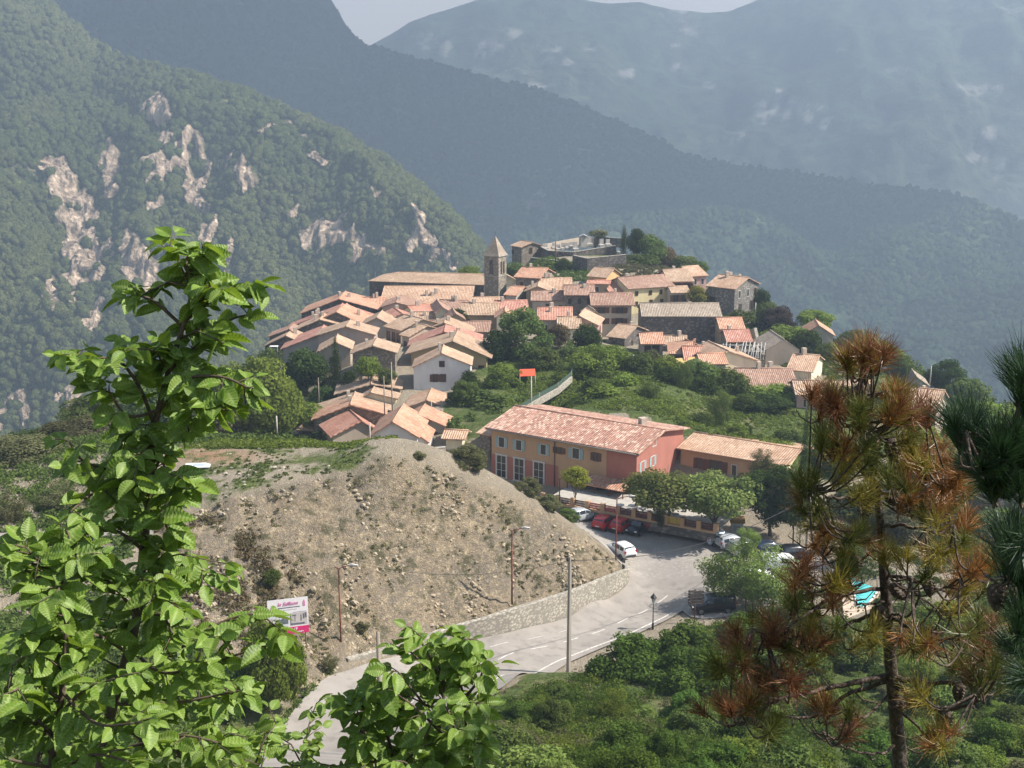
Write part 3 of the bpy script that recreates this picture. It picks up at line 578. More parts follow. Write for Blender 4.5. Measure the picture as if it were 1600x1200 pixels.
# lower cluster just behind the earth mound
H(g_,(520,681),(603,681),165,-22,6.2,'beige','pink','low beige house with ribbed tiles behind the mound, left of the grey gabled one',apex=(564,658),ch=0,deep=.5)
H(g_,(581,680),(651,682),157,4,9,'lilac','orange','grey gabled house with one brown window and a salmon roof right behind the mound crest',apex=(614,660),win=[(.5,.9,.8,1.9,'dark')],ch=0)
H(g_,(651,684),(668,691),158,4,6,'lilac','orange','small lean-to wing with a salmon roof right of the grey gabled mound house',apex=(652,680),ch=0,over=.2,name='house_annex',group=None)
H(g_,(618,664),(699,668),166,6,5,'render','orange','beige gabled house with a tall red-brown door right of the grey gabled house',apex=(654,648),win=[(.68,1.9,.9,2.3,'brown')],ch=1)
H(g_,(635,637),(698,637),178,2,7,'beige','peach','beige blank-gabled house below the white gabled house, peach tiles',apex=(667,626),ch=0)
H(g_,(491,655),(600,647),172,-3,4,'stone','orange','low stone house, orange roof just in front of a buff one, left village foot',apex=(548,633),ch=1)
H(g_,(491,646),(612,642),178,-3,5,'stone','buff','buff-roofed low house directly behind the orange-roofed stone one, left village foot',apex=(551,627),ch=1)
H(g_,(526,616),(625,608),186,-4,6.5,'stone','buff','wide buff-roofed stone house below the fig bush at the left foot of the village',apex=(580,601),ch=1)
H(g_,(566,622),(618,623),182,2,3,'cream','buff','narrow cream house squeezed between two wide buff roofs, left village foot',apex=(580,614),ch=0)
H(s_,(468,673),(491,669),173,10,4,'darkstone','buff','little shed with a buff roof at the far left village foot',ch=0,deep=.3,name='garden_shed',group=None)
# the white house and those around it
H(g_,(646,574),(735,571),188,0,6,'white','peach','white gabled house with an attic window and a double window over a rough stone base',apex=(690,553),win=[(.5,-.55,.7,.8,'dark'),(.38,1.7,.75,1.1,'brown'),(.52,1.7,.75,1.1,'dark')],ch=1,over=.25)
H(g_,(642,551),(760,556),199,3,8,'ochre','buff','ochre-walled house right behind the white gabled one, its eave reaching far to the right',apex=(708,533),ch=1,over=.9,win=[(.93,2.2,.8,1,'dark')])
H(g_,(640,540),(750,534),208,0,6,'pinkish','red','wide house with a rose-red roof and pale gutter behind the ochre-walled house',apex=(694,519),ch=1)
H(s_,(603,508),(627,519),222,50,9,'beige','buff','tall beige house with three dark windows in a row over the narrow street',win=[(.15,1.6,.8,1.6,'dark'),(.5,1.6,.8,1.6,'dark'),(.8,1.6,.8,1.6,'dark'),(.75,5,.8,1.6,'dark')],ch=1)
H(s_,(628,521),(639,529),214,45,8,'beige','buff','narrow tall beige house at the near end of the street row',win=[(.5,1.8,.7,1.5,'dark'),(.5,4.6,.7,1.5,'dark')],ch=1)
H(g_,(660,517),(736,521),222,3,6,'stone','buff','buff-roofed house behind the rose-red roof, a stone chimney pair on it',apex=(694,505),ch=2)
H(s_,(722,518),(763,518),226,2,7,'stone','brown','brown-roofed stone house beside the big round walnut tree',ch=0)
# left rows
H(g_,(551,552),(617,551),195,0,6,'stone','buff','stone gabled house overgrown with ivy behind the fig bush, right of the cypress',apex=(583,541),ch=1)
H(g_,(499,549),(547,545),202,-4,6,'beige','peach','low peach-roofed house directly behind the cypress',apex=(524,535),ch=0)
H(g_,(497,524),(584,523),212,0,6,'pinkish','buff','broad blank mauve gable with a thin buff roof edge above the cypress',apex=(541,511),ch=1)
H(g_,(442,545),(550,545),218,-2,9,'grey','red','red roof with a pale gutter above the dark round tree, left village edge',apex=(497,524),ch=2)
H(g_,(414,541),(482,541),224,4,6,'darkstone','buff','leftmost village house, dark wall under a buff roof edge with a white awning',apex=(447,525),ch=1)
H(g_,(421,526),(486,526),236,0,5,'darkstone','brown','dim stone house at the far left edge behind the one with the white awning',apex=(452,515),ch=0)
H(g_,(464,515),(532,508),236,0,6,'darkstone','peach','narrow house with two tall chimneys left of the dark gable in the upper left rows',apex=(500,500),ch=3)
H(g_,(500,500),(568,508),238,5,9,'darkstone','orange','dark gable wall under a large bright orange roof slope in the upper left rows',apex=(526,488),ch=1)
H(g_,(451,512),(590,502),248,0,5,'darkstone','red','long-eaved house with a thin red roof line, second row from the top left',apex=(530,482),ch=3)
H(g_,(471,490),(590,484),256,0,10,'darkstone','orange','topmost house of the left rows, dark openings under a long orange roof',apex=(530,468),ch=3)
H(g_,(566,508),(612,509),228,2,7,'grey','buff','grey-green gable between the mauve gable and the tall beige street house',apex=(589,497),ch=0)
H(g_,(593,506),(662,502),234,-18,6,'grey','pink','house with a steep-looking pink roof left of the tall beige street row',apex=(627,490),ch=0)
H(g_,(597,480),(652,482),254,2,9,'pinkish','brown','mauve-walled gable below the left end of the long church',apex=(619,473),ch=1)
H(s_,(566,484),(600,478),260,-6,9,'grey','orange','orange roof tucked left of the mauve gable below the long church',ch=2)
H('shed',(596,473),(735,475),264,3,7,'stone','peach','long peach roof running along the foot of the church wall',ch=3,pitch=20)
H(s_,(652,492),(682,494),244,-28,8,'cream','pink','cream house with shuttered windows and a pink roof below the middle of the church',rows=(3,1,'framed',.6,1),ch=1)
H(s_,(684,484),(724,486),250,8,8,'tan','brown','brown-roofed house between the church wall and the cream gabled house',ch=2)
H(g_,(683,487),(708,491),236,-10,8,'cream','brown','narrow cream gabled house with green-grey shutters left of the small round tree',apex=(690,480),win=[(.65,1.5,.7,1.2,'framed'),(.65,4,.7,1.2,'framed')],ch=0)
H(s_,(642,504),(698,505),236,-6,8,'stone','buff','low peach roof with two chimneys in front of the cream shuttered house',ch=2)
H(s_,(722,492),(776,492),238,2,9,'tan','buff','buff roof over a plain tan wall left of the little cream gable',ch=1)
H(s_,(738,479),(782,481),252,4,8,'stone','peach','peach roof right at the foot of the bell tower',ch=1)
H(s_,(777,488),(824,488),240,-4,9,'pinkish','red','red-roofed house below the bell tower, above the big walnut tree',ch=1)
H(g_,(776,495),(803,498),232,0,5,'cream','orange','little cream gable in front of the red roof below the bell tower',apex=(789,488),ch=0)
H(s_,(842,500),(892,499),230,2,9,'beige','pink','rose-roofed house right of the big walnut tree top',ch=2)
H(s_,(874,513),(906,514),222,0,8,'cream','buff','small buff-roofed house behind the dark ash tree',ch=1)
H(g_,(903,506),(933,508),226,12,7,'rose','peach','pink side gable left below the four-windowed house',apex=(905,494),ch=0)
# around the church
H(s_,(790,461),(806,461),262,25,7.5,'grey','orange','small house with an orange roof and a white gable right of the bell tower foot',ch=0)
H(g_,(780,438),(808,439),284,-12,6,'cream','buff','cream gable peeping out right behind the bell tower',apex=(791,430),ch=0)
H(s_,(806,433),(843,434),272,22,9,'stone','orange','stone house with a plain bright orange roof below the old hilltop block',win=[(.25,1.5,.6,.8),(.7,1.5,.6,.8)],wr=[(.5,1.6,.6,.8)],ch=1)
H(g_,(822,455),(862,456),262,4,6,'tan','buff','tan gable with two small dark windows under a dark verge, right of the white gable',apex=(840,448),win=[(.35,.8,.7,.8),(.68,.8,.7,.8)],ch=1)
H(s_,(842,455),(893,452),266,0,11,'beige','peach','wide peach roof right of the tan two-windowed gable',ch=2)
H(s_,(832,470),(888,469),256,2,8,'render','brown','blank pale house with one small window, under a peach roof, centre of the village',win=[(.42,1.1,.6,.7),(.78,1.5,.6,.9)],ch=1)
H(s_,(884,461),(928,461),253,0,8,'stone','brown','brown-roofed stone house with small windows left of the four-windowed house',rows=(3,2,'dark',.6,1),ch=1)
H(s_,(919,444),(951,443),264,8,4,'tan','pink','low tan block under a rose roof strip in front of the yellow-sided house',ch=0,pitch=10)
H(s_,(920,432),(947,432),273,32,6.5,'orange','buff','small house with a glowing orange-yellow side wall below the cemetery',ch=0,pitch=24)
H(s_,(928,476),(987,475),245,0,9,'render','brown','square house with four brown-shuttered windows under a brown roof',win=[(.2,1.2,1.5,1.1,'brown'),(.68,1.2,1.5,1.1,'brown'),(.2,3.4,1.5,1.1,'brown'),(.68,3.4,1.5,1.1,'brown')],ch=1,over=.7)
H(s_,(983,450),(1052,449),260,-22,10,'yellow','brown','long butter-yellow house with small scattered windows beside the four-windowed house',win=[(.17,1.1,.6,.8),(.48,1.1,.6,.8),(.72,1.1,.5,.8),(.17,3.3,.6,.8),(.5,3.5,.6,1.6),(.74,3.1,.6,.8)],ch=1)
H(s_,(953,457),(982,452),262,-14,8,'beige','pink','rose-roofed house half hidden left of the butter-yellow one',ch=1)
H(s_,(1046,441),(1082,438),266,-6,11,'rose','buff','buff-roofed house with dark balcony openings right of the butter-yellow one',win=[(.35,1.1,1.2,1.3,'brown'),(.75,1.1,1.4,1.3,'brown')],ch=1)
H(s_,(1081,432),(1104,430),272,-20,9,'rose','peach','pink-walled house at the top right end of the village skyline',rows=(2,1,'framed',.6,1.2),ch=0)
H(s_,(1051,458),(1076,456),258,-8,5,'render','buff','low house with dark balcony doors below the buff balcony house, left of the round bush',win=[(.2,1.2,1.1,1.3,'brown'),(.7,1.2,1,1.3)],ch=0)
H(s_,(1106,444),(1148,455),260,42,9.5,'greystone','peach','big dark grey-walled house at the right end of the skyline',win=[(.2,3,1.2,1.5)],wr=[(.2,1.4,.9,1.5,'framed'),(.55,1.4,.8,1.5,'framed'),(.85,1.4,.7,1.3),(.25,4.2,1,1.4),(.7,4.2,.9,1.8)],ch=3,pitch=20)
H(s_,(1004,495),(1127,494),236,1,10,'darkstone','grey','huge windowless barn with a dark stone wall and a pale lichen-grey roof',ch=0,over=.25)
H(s_,(1127,514),(1162,514),229,0,8,'tan','orange','small plain orange-roofed house at the right end of the huge barn',ch=0)
H(s_,(1138,534),(1173,534),219,0,8,'stone','red','red-roofed house behind the bare rafters',ch=1)
H(s_,(951,527),(976,526),224,32,9,'darkstone','buff','house with a dark front and a pale right gable below the four-windowed house',win=[(.3,1.5,.8,1.4)],ch=1)
H(s_,(1004,538),(1036,536),214,0,7,'pinkish','orange','small orange-roofed house with two dark doorways below the barn left corner',win=[(.25,1.2,1,1.6),(.65,1.2,1.2,1.7)],ch=0)
H(s_,(1040,537),(1070,541),222,8,6,'stone','buff','rough low wall house with pots on its roof edge at the foot of the barn',ch=1)
H(s_,(1047,552),(1080,553),206,6,9,'render','orange','house with an open dark porch and salmon hipped roof, centre right',win=[(.3,1.3,1,1.7),(.65,1.3,1,1.7)],ch=0,hip=1)
H(s_,(1072,562),(1122,562),202,2,8,'beige','pink','long rose-brown roof right of the dark porch house',ch=1)
H(s_,(1098,569),(1134,568),195,-4,6,'cream','orange','low bright orange roof in front of the pilastered cream gable',ch=0)
H(g_,(1112,561),(1184,564),199,-14,8,'cream','peach','broad cream gable with a dark downpipe stripe below the bare rafters',apex=(1137,549),ch=1)
H(g_,(1197,548),(1249,548),214,-4,9,'beige','grey','tall blank beige gable wall right of the bare rafters',apex=(1225,532),ch=0,over=.02)
H(s_,(1232,577),(1268,581),202,24,10,'cream','peach','mottled peach roof with a pale right gable next to the tall blank gable',wr=[(.6,2.5,.8,1)],ch=1)
H(s_,(1159,607),(1246,605),189,0,11,'greystone','brown','large old roof of mottled brown tiles over a grey wall with two small windows',win=[(.18,1.1,.8,.9),(.18,3.6,.8,.9)],ch=3,over=.35)
H(s_,(1246,617),(1296,615),178,4,7,'rose','buff','small house with a red porch half hidden left of the rusty pine',win=[(.3,1.2,.9,1.4,'framed'),(.6,1.2,.9,1.4,'framed')],ch=0)
H(s_,(1305,622),(1372,620),186,0,9,'cream','buff','pale-roofed house hidden behind the top of the rusty pine',ch=1)
H(s_,(1404,634),(1463,642),184,28,9,'beige','peach','house with a peach roof and bright right gable just right of the rusty pine top',wr=[(.5,2.2,1,1.3)],ch=1,pitch=24)
H(s_,(1558,698),(1670,690),146,-4,7,'darkstone','buff','roof at the far right edge behind the dark pine boughs',ch=0)
H(g_,(1261,519),(1302,524),236,8,6,'grey','orange','lone little house with an orange roof on the wooded slope right of the village',apex=(1279,509),ch=0)
H(g_,(1425,600),(1449,602),215,10,6,'lilac','grey','small pale grey roofed hut at the wood edge on the right',apex=(1432,590),ch=0,name='hut',group=None)
H(s_,(697,682),(722,686),160,10,3,'cream','peach','tiny sunlit canopy roof right of the red-brown door house',ch=0,over=.6,name='garden_shed',group=None)
H(s_,(608,498),(630,500),241,-14,6,'cream','buff','small cream house with two windows left of the cream shuttered house',win=[(.3,1.3,.6,.9,'framed'),(.7,1.3,.6,.9,'framed')],ch=1)
H(g_,(700,498),(724,498),231,-8,5,'ochre','brown','little ochre gable just left of the small round tree foot',apex=(711,490),win=[(.5,1.2,.6,.9)],ch=0)
H(s_,(655,513),(682,512),226,8,5,'beige','brown','low brown roof between the rose-red roof and the cream shuttered house',ch=1)
H(g_,(1078,547),(1100,547),213,-14,5,'cream','orange','narrow cream gable behind the long rose-brown roof',apex=(1089,540),win=[(.5,1.1,.6,.9,'framed')],ch=0)
H(g_,(920,492),(938,493),238,-10,5,'cream','buff','tiny cream gable at the left foot of the four-windowed house',apex=(929,486),ch=0)
H(s_,(508,482),(540,478),262,-4,6,'stone','brown','small brown roof rising behind the topmost left row',ch=2)
# ------------------------------------------------------------------ church
rt, pt, Wl, za, zr, rz, wo, ro = H(s_,(577,439),(756,446),283,13,11,'darkstone','buff','long dark stone church nave under a tile roof, left of the bell tower',pitch=15,hip=1,ch=0,
   win=[(.1,2.6,1,1.4),(.36,1.9,1,.7),(.66,1.9,1,.7),(.92,1.9,1,.7)],name='church',group=None,over=.3)
rt['category'] = 'church'
def tower():
    yaw = R(28); ex, ey = hframe(yaw); a = P(756.5, 400, 273); s, _z = raise_(779, 401, a, ex); z1 = a.z; b0 = Vector((a.x, a.y, 0)); g0 = gz(a.x, a.y) - 1.5
    c = b0 + ex * s / 2 + ey * s / 2; rt = empty('bell_tower', (c.x, c.y, g0), 'square stone bell tower with a pointed tiled spire above the village roofs', 'tower')
    m = MB(); m.box((c.x, c.y, (g0 + z1) / 2), (s, s, z1 - g0), -yaw); m.build('wall', TWR, rt)
    m = MB(); m.box((c.x, c.y, z1 + .12), (s + .5, s + .5, .24), -yaw); m.build('cornice', Wm['palestone'], rt)
    m = MB(); m.box((c.x, c.y, z1 - 4.4), (s + .2, s + .2, .16), -yaw); m.build('string_course', Wm['palestone'], rt)
    zt = P(774, 367, 273 + s * .6).z; h = s / 2 + .12; q = [Vector((c.x, c.y, z1 + .24)) + ex * i * h + ey * j * h for i, j in ((-1, -1), (1, -1), (1, 1), (-1, 1))]; m = MB(); top = Vector((c.x, c.y, zt))
    for i in range(4):
        j = (i + 1) % 4; L_ = (q[j] - q[i]).length; m.face([q[i], q[j], top], 0, [(0, 6), (L_, 6), (L_ / 2, 0)])
    sp_ = m.build('spire', T['grey'], rt)
    m = MB(); m.tube([top, top + Vector((0, 0, .9))], .05, 5); m.build('finial', m_brownw, sp_)
    for (wall_e, wall_n, offs) in ((ex, ey, (0,)), (ey, -ex, (-.55, .55))):
        for o in offs:
            f = c - wall_n * (s / 2) + wall_e * o; f.z = z1 - 2.6; m = MB(); wd = .95 if len(offs) == 1 else .6
            ax = (wall_e, wall_n, Vector((0, 0, 1))); m.box(f - wall_n * .02, (wd, .06, 2.6), ax=ax)
            m.tube([f + Vector((0, 0, 1.3)) - wall_n * .05, f + Vector((0, 0, 1.3)) + wall_n * .02], wd / 2, 12); m.build('louvred_opening', m_dark, rt)
TWR = stonemat('tower_stone', (.33, .28, .22), (.23, .195, .16), (.40, .34, .27), 1.5)
tower()
# old block on the hilltop
H(s_,(800,384),(815,386),310,55,6.2,'stone','buff','ruined old stone block with a low buff roof on the hilltop left of the cemetery',wr=[(.45,1.0,.8,1.3)],ch=0,pitch=16,name='stone_tower',group=None)
# ------------------------------------------------------------------ walls
def wallrun(name, pts_, h, th, mt, label, cat='wall', cap=None, down=1.0, group=None, h2=None):
    """pts_: (px, py of the top edge, Y)"""
    w3 = [P(*p) for p in pts_]; c = sum(w3, Vector()) / len(w3); rt = empty(name, (c.x, c.y, min(p.z for p in w3) - h), label, cat, group); m = MB(); k = MB()
    for i, (a, b_) in enumerate(zip(w3, w3[1:])):
        d = Vector((b_.x - a.x, b_.y - a.y, 0)).normalized(); n = Vector((-d.y, d.x, 0)) * th / 2
        g0 = a.z - h; g1 = b_.z - h
        A = [a - n, b_ - n, b_ + n, a + n]; Bt = [Vector((q.x, q.y, (g0 if j in (0, 3) else g1))) for j, q in enumerate(A)]
        m.mesh(A + Bt, [(0, 1, 2, 3), (4, 7, 6, 5), (0, 4, 5, 1), (1, 5, 6, 2), (2, 6, 7, 3), (3, 7, 4, 0)])
        if cap: 
            n2 = n * 1.25; A2 = [a - n2, b_ - n2, b_ + n2, a + n2]; k.mesh([q + Vector((0, 0, .003)) for q in A2] + [q + Vector((0, 0, .12)) for q in A2], [(4, 5, 6, 7), (0, 1, 5, 4), (1, 2, 6, 5), (2, 3, 7, 6), (3, 0, 4, 7), (0, 3, 2, 1)])
    m.build('masonry', mt, rt)
    if cap: k.build('coping', cap, rt)
    return rt
ps, ds, st_ = Wm['palestone'], Wm['darkstone'], Wm['stone']
wallrun('stone_wall', [(896,399,291),(917,404,285),(978,398,288)], 4.5, .5, ds, 'lower cemetery terrace wall with a dark left face and a lit right face', cap=ps)
wallrun('stone_wall', [(842,384,312),(858,392,302),(896,394,300),(962,384,304)], 3.6, .5, ds, 'upper front wall of the hilltop cemetery', cap=ps)
wallrun('stone_wall', [(830,403,300),(852,405,296),(876,408,292)], 2.6, .5, ds, 'low dark terrace wall left below the cemetery beside the ivy', cap=ps)
wallrun('concrete_wall', [(842,384,312),(872,377,322),(906,371,330),(929,372,330)], 2.4, .4, Wm['beige'], 'long pale concrete back wall of the cemetery')
wallrun('stone_wall', [(929,373,326),(934,370,322),(975,373,322)], 2.4, .4, ds, 'dark roofless back wall at the right end of the cemetery', cap=m_conc)
rs = random.Random(4); mtomb = mat('tomb_marble', (.50, .46, .41), (.34, .31, .28), 2, .6)
for i, (px, py, Y) in enumerate([(866,386,308),(872,388,307),(880,387,307),(887,386,307),(893,384,308),(908,383,309),(914,381,310),(921,380,312),(899,388,304),(852,387,309),(940,382,310),(950,381,311)]):
    p = P(px, py + 3, Y); m = MB(); hh = rs.uniform(.8, 1.7); rt = empty('tomb', (p.x, p.y, p.z), 'pale tomb in the hilltop cemetery, %s from the left' % ['second','third','fourth','fifth','sixth','eighth','ninth','tenth','seventh','first','eleventh','twelfth'][i], 'tomb', 'tombs in the cemetery')
    m.box((p.x, p.y, p.z + .25), (1.3, 2.2, .5), .2); m.build('slab', mtomb, rt); m = MB(); m.box((p.x, p.y + .8, p.z + .5 + hh / 2), (1.0, .3, hh), .2); m.build('headstone', mtomb, rt)
p = P(911, 385, 306); rt = empty('chapel_tomb', (p.x, p.y, p.z), 'tiny gabled tomb chapel with a dark doorway in the middle of the cemetery', 'tomb'); m = MB()
m.box((p.x, p.y, p.z + 1.2), (1.6, 1.6, 2.4), .3); m.build('wall', m_conc, rt); m = MB(); slab(m, (p.x - 1, p.y - 1, p.z + 2.4), (p.x - 1, p.y + 1, p.z + 2.4), (p.x, p.y + 1, p.z + 3), (p.x, p.y - 1, p.z + 3), .1, 0, edge=0); slab(m, (p.x + 1, p.y + 1, p.z + 2.4), (p.x + 1, p.y - 1, p.z + 2.4), (p.x, p.y - 1, p.z + 3), (p.x, p.y + 1, p.z + 3), .1, 0, edge=0); m.build('roof', m_conc, rt)
# bare rafters of the ruined house
def ruin():
    a, b_ = P(1122, 556, 207), P(1196, 560, 206); c = (a + b_) / 2; g0 = gz(c.x, c.y) - 2; rt = empty('ruined_house', (c.x, c.y + 4, g0), 'roofless ruined house with grey bare rafters beside the tall blank gable', 'house', 'houses of the village')
    m = MB(); y0 = a.y; D = 8; z = a.z - .6
    for (x0_, y0_, x1_, y1_) in ((a.x, y0, b_.x, y0), (a.x, y0 + D, b_.x, y0 + D)): m.box(((x0_ + x1_) / 2, y0_, (g0 + z) / 2), (abs(x1_ - x0_), .5, z - g0))
    for x_ in (a.x, b_.x): m.box((x_, y0 + D / 2, (g0 + z + .8) / 2), (.5, D - .6, z + .8 - g0))
    m.build('wall', Wm['stone'], rt); gw = mat('weathered_timber', (.42, .40, .37), (.24, .225, .21), 5, .9); r2 = random.Random(2)
    for k in range(19):
        x_ = a.x + (b_.x - a.x) * k / 18; m = MB(); m.tube([(x_ - .3, y0 - .3, z + r2.uniform(-.1, .2)), (x_ + r2.uniform(.5, 1.3), y0 + D * r2.uniform(.45, .55), z + 2.1 + r2.uniform(-.4, .2))], .1, 4); m.build('rafter', gw, rt)
    for k in range(3):
        m = MB(); m.tube([(a.x - .3, y0 + .5 + k * 1.5, z + .25 + k * .75), (b_.x + .3, y0 + .5 + k * 1.5, z + .2 + k * .75)], .11, 4); m.build('purlin', gw, rt)
ruin()
wallrun('stone_wall', [(1172,515,232),(1180,512,231),(1184,530,229)], 5, .6, Wm['palestone'], 'crumbling stump of pale wall standing right of the small orange roof')
# ------------------------------------------------------------------ the inn
plaster('inn_tan', (.50, .315, .185), .88); plaster('inn_red', (.40, .16, .12), .85)
W_IN = [(.075,1.75,.8,1.3,'blue'),(.20,1.75,.8,1.3,'blue'),(.375,1.75,.75,1.3,'blue'),(.485,1.5,.8,.7,'brown'),(.60,1.5,.95,1.3,'blue'),(.735,1.5,.65,.95,'brown')]
rt, pt, Wl, za, zr, rz, wo, ro = H(s_,(768,668),(995,706),155,33,13,'inn_tan','mixed','large tan and brick-red inn with a long mottled roof and shutters',pitch=10.5,ch=0,win=W_IN,name='inn',group=None,over=.65,deep=2,th=.2,
   wr=[(.12,2.2,.8,1.2,'blue'),(.33,2.2,.8,1.2,'blue'),(.36,-.3,.95,1.2,'framed')])
rt['category'] = 'inn'
ex, ey = hframe(R(33)); red = Wm['inn_red']; zg = za - 9
m = MB()
def quad_panel(m, p, q, z0, z1, n, off=.03):
    a, b_ = p - n * off, q - n * off; m.mesh([(a.x, a.y, z0), (b_.x, b_.y, z0), (b_.x, b_.y, z1), (a.x, a.y, z1)], [(0, 1, 2, 3)])
quad_panel(m, pt(-.03, 0, 0), pt(Wl * .48, 0, 0), zg, za - 3.55, ey); m.build('red_render', red, rt); m = MB(); quad_panel(m, pt(Wl * .805, 0, 0), pt(Wl + .03, 0, 0), zg, za - .1, ey)
m.build('red_render', red, rt); m = MB()
e3 = [pt(Wl + .03, -.03, zg), pt(Wl + .03, 13, zg), pt(Wl + .03, 13, za), pt(Wl + .03, 6.5, zr - .03), pt(Wl + .03, -.03, za)]; m.face(e3)
m.build('red_render', red, rt)
for u in (.075, .205, .345):                       # tall french windows in white surrounds
    c = pt(Wl * u, -.06, za - 5.0); m = MB(); ax = (ex, ey, Vector((0, 0, 1)))
    for sx in (-.78, .78): m.box(c + ex * sx, (.2, .16, 2.9), ax=ax)
    m.box(c + Vector((0, 0, 1.55)), (1.9, .2, .2), ax=ax); m.box(c + Vector((0, 0, -1.5)), (1.9, .3, .12), ax=ax); f = m.build('french_window', m_frame, rt)
    m = MB(); m.box(c, (1.36, .06, 2.8), ax=ax); m.build('pane', m_dark, f); m = MB()
    for sx in (0,): m.box(c - ey * .05 + ex * sx, (.07, .04, 2.8), ax=ax)
    for sz in (-.5, .45): m.box(c - ey * .05 + Vector((0, 0, sz)), (1.36, .04, .05), ax=ax)
    m.build('glazing_bar', m_frame, f)
m = MB(); q = pt(Wl * .455, -.1, 0); m.tube([(q.x, q.y, zg), (q.x, q.y, za - .1)], .06, 6); m.build('downpipe', m_brownw, rt)
m = MB(); a, b_ = pt(-.5, -.66, za - .12), pt(Wl + .5, -.66, za - .12); m.tube([a, b_], .09, 6); m.build('gutter', mat('zinc', (.30, .27, .24), (.2, .18, .16), 3, .5), rt)
m = MB(); c = pt(Wl * .86, 7.2, zr); m.box((c.x, c.y, zr + .45), (.8, .8, 1.3), .5); chm = m.build('chimney', m_chim, ro); m = MB(); m.box((c.x, c.y, zr + 1.42), (.9, .9, .3), .5); m.tube([(c.x, c.y, zr + 1.57), (c.x, c.y, zr + 1.9)], [.62, .1], 8); m.build('chimney_cowl', m_chim, chm)
# veranda with a scalloped tile roof
v0, v1 = Wl * .60, Wl * .985; m = MB(); zt = za - 3.9
slab(m, pt(v0, -2.6, zt - .55), pt(v1, -2.6, zt - .55), pt(v1, -.05, zt), pt(v0, -.05, zt), .12); vr = m.build('veranda_roof', [T['orange'], m_eave], rt)
m = MB()
for k in range(5): q = pt(v0 + .2 + (v1 - v0 - .4) * k / 4, -2.4, 0); m.tube([(q.x, q.y, zg + .5), (q.x, q.y, zt - .52)], .09, 6)
m.build('veranda_post', m_brownw, rt); m = MB(); quad_panel(m, pt(v0, 0, 0), pt(Wl * .80, 0, 0), zg, zt - .05, ey, .05); m.build('veranda_dark_panel', m_dark, rt)  # flat dark panel over the wall beneath the veranda roof
# lower wing
rt2, pt2, Wl2, za2, zr2, rz2, wo2, ro2 = H(s_,(1064,700),(1226,728),152.4,33,9.6,'inn_tan','peach','low wing of the inn under a bright mottled roof',pitch=9.5,ch=0,name='inn_wing',group=None,over=.45,deep=2,
   win=[(.19,1.75,.7,1.6,'brown'),(.35,1.75,1.5,1.7,'brown'),(.53,1.75,.6,1.4,'framed'),(.735,1.75,.75,1.5,'framed'),(.92,1.75,.6,1.3,'framed')],wr=[(.4,.9,.9,1.3,'blue')])
rt2['category'] = 'inn'; m = MB(); e3 = [pt2(Wl2 + .03, -.03, za2 - 7), pt2(Wl2 + .03, 9.6, za2 - 7), pt2(Wl2 + .03, 9.6, za2), pt2(Wl2 + .03, 4.8, zr2 - .03), pt2(Wl2 + .03, -.03, za2)]; m.face(e3); m.build('cream_render', Wm['yellow'], rt2)
H(s_,(750,676),(766,681),158,33,7,'stone','peach','small stone annex with a peach roof against the left end of the inn',ch=0,name='inn_annex',group=None,pitch=12)
H(s_,(1262,716),(1302,722),157,20,6,'rose','red','low rose building with a red roof edge past the wing of the inn',ch=0,name='outbuilding',group=None,pitch=12)
# ------------------------------------------------------------------ terrace fence
def terrace():
    zt_ = CZ - 46.2; rt = empty('terrace_fence', P(960, 800, 137), 'ochre balustrade with red lattice panels on a dark stone wall along the inn terrace', 'fence'); pxs = [862, 1165]
    a = None
    def at(px, pyt):
        lo, hi = 90, 200
        for _ in range(40):
            mid = (lo + hi) / 2
            if P(px, pyt, mid).z > zt_: lo = mid
            else: hi = mid
        p = P(px, pyt, lo); return Vector((p.x, p.y, zt_))
    p0, p1 = at(860, 772), at(1060, 807.5); d = (p1 - p0).normalized(); p0 = p0 - d * 1; Ln = (p1 - p0).length + 4.5; n = Vector((-d.y, d.x, 0)); ax = (d, n, Vector((0, 0, 1)))
    och = Wm['inn_tan']; redp = mat('lattice_red', (.42, .07, .04), (.32, .05, .03), 6, .6); brn = mat('lattice_brown', (.10, .035, .03), (.07, .025, .02), 6, .6)
    c = p0 + d * Ln / 2
    mm_ = MB(); mm_.box(c + Vector((0, 0, -1.66)), (Ln, .5, 1.0), ax=ax); mm_.build('base_wall', Wm['darkstone'], rt)
    mm_ = MB(); mm_.box(c + Vector((0, 0, -1.05)), (Ln, .46, .22), ax=ax); mm_.build('plinth', och, rt)
    nP = 11; st = Ln / nP; cols = [1, 1, 1, 0, 0, 1, 1, 1, 2, 1, 1]; yel = mat('yellow_panel', (.62, .45, .08), (.5, .36, .06), 3, .6)
    for k in range(nP + 1):
        mm_ = MB(); mm_.box(p0 + d * st * k + Vector((0, 0, -.47)), (.52, .42, .94), ax=ax); mm_.build('pillar', och, rt)
        if k < nP:
            mm_ = MB(); q = p0 + d * st * (k + .5)
            for i in range(3): mm_.box(q + Vector((0, 0, -.2 - .3 * i)), (st - .52, .08, .1), ax=ax)
            for i in range(9): mm_.box(q + d * (i - 4) * (st - .52) / 9 + Vector((0, 0, -.5)), (.1, .05, .72), ax=ax)
            mm_.build('lattice_panel', [brn, redp, yel][{1: 0, 0: 1, 2: 2}[cols[k]]], rt)
    return p0, d, n, zt_, Ln
TP0, TD, TN, TZ, TL = terrace()
tb = mat('white_plastic', (.75, .73, .70), (.65, .63, .6), 3, .5)
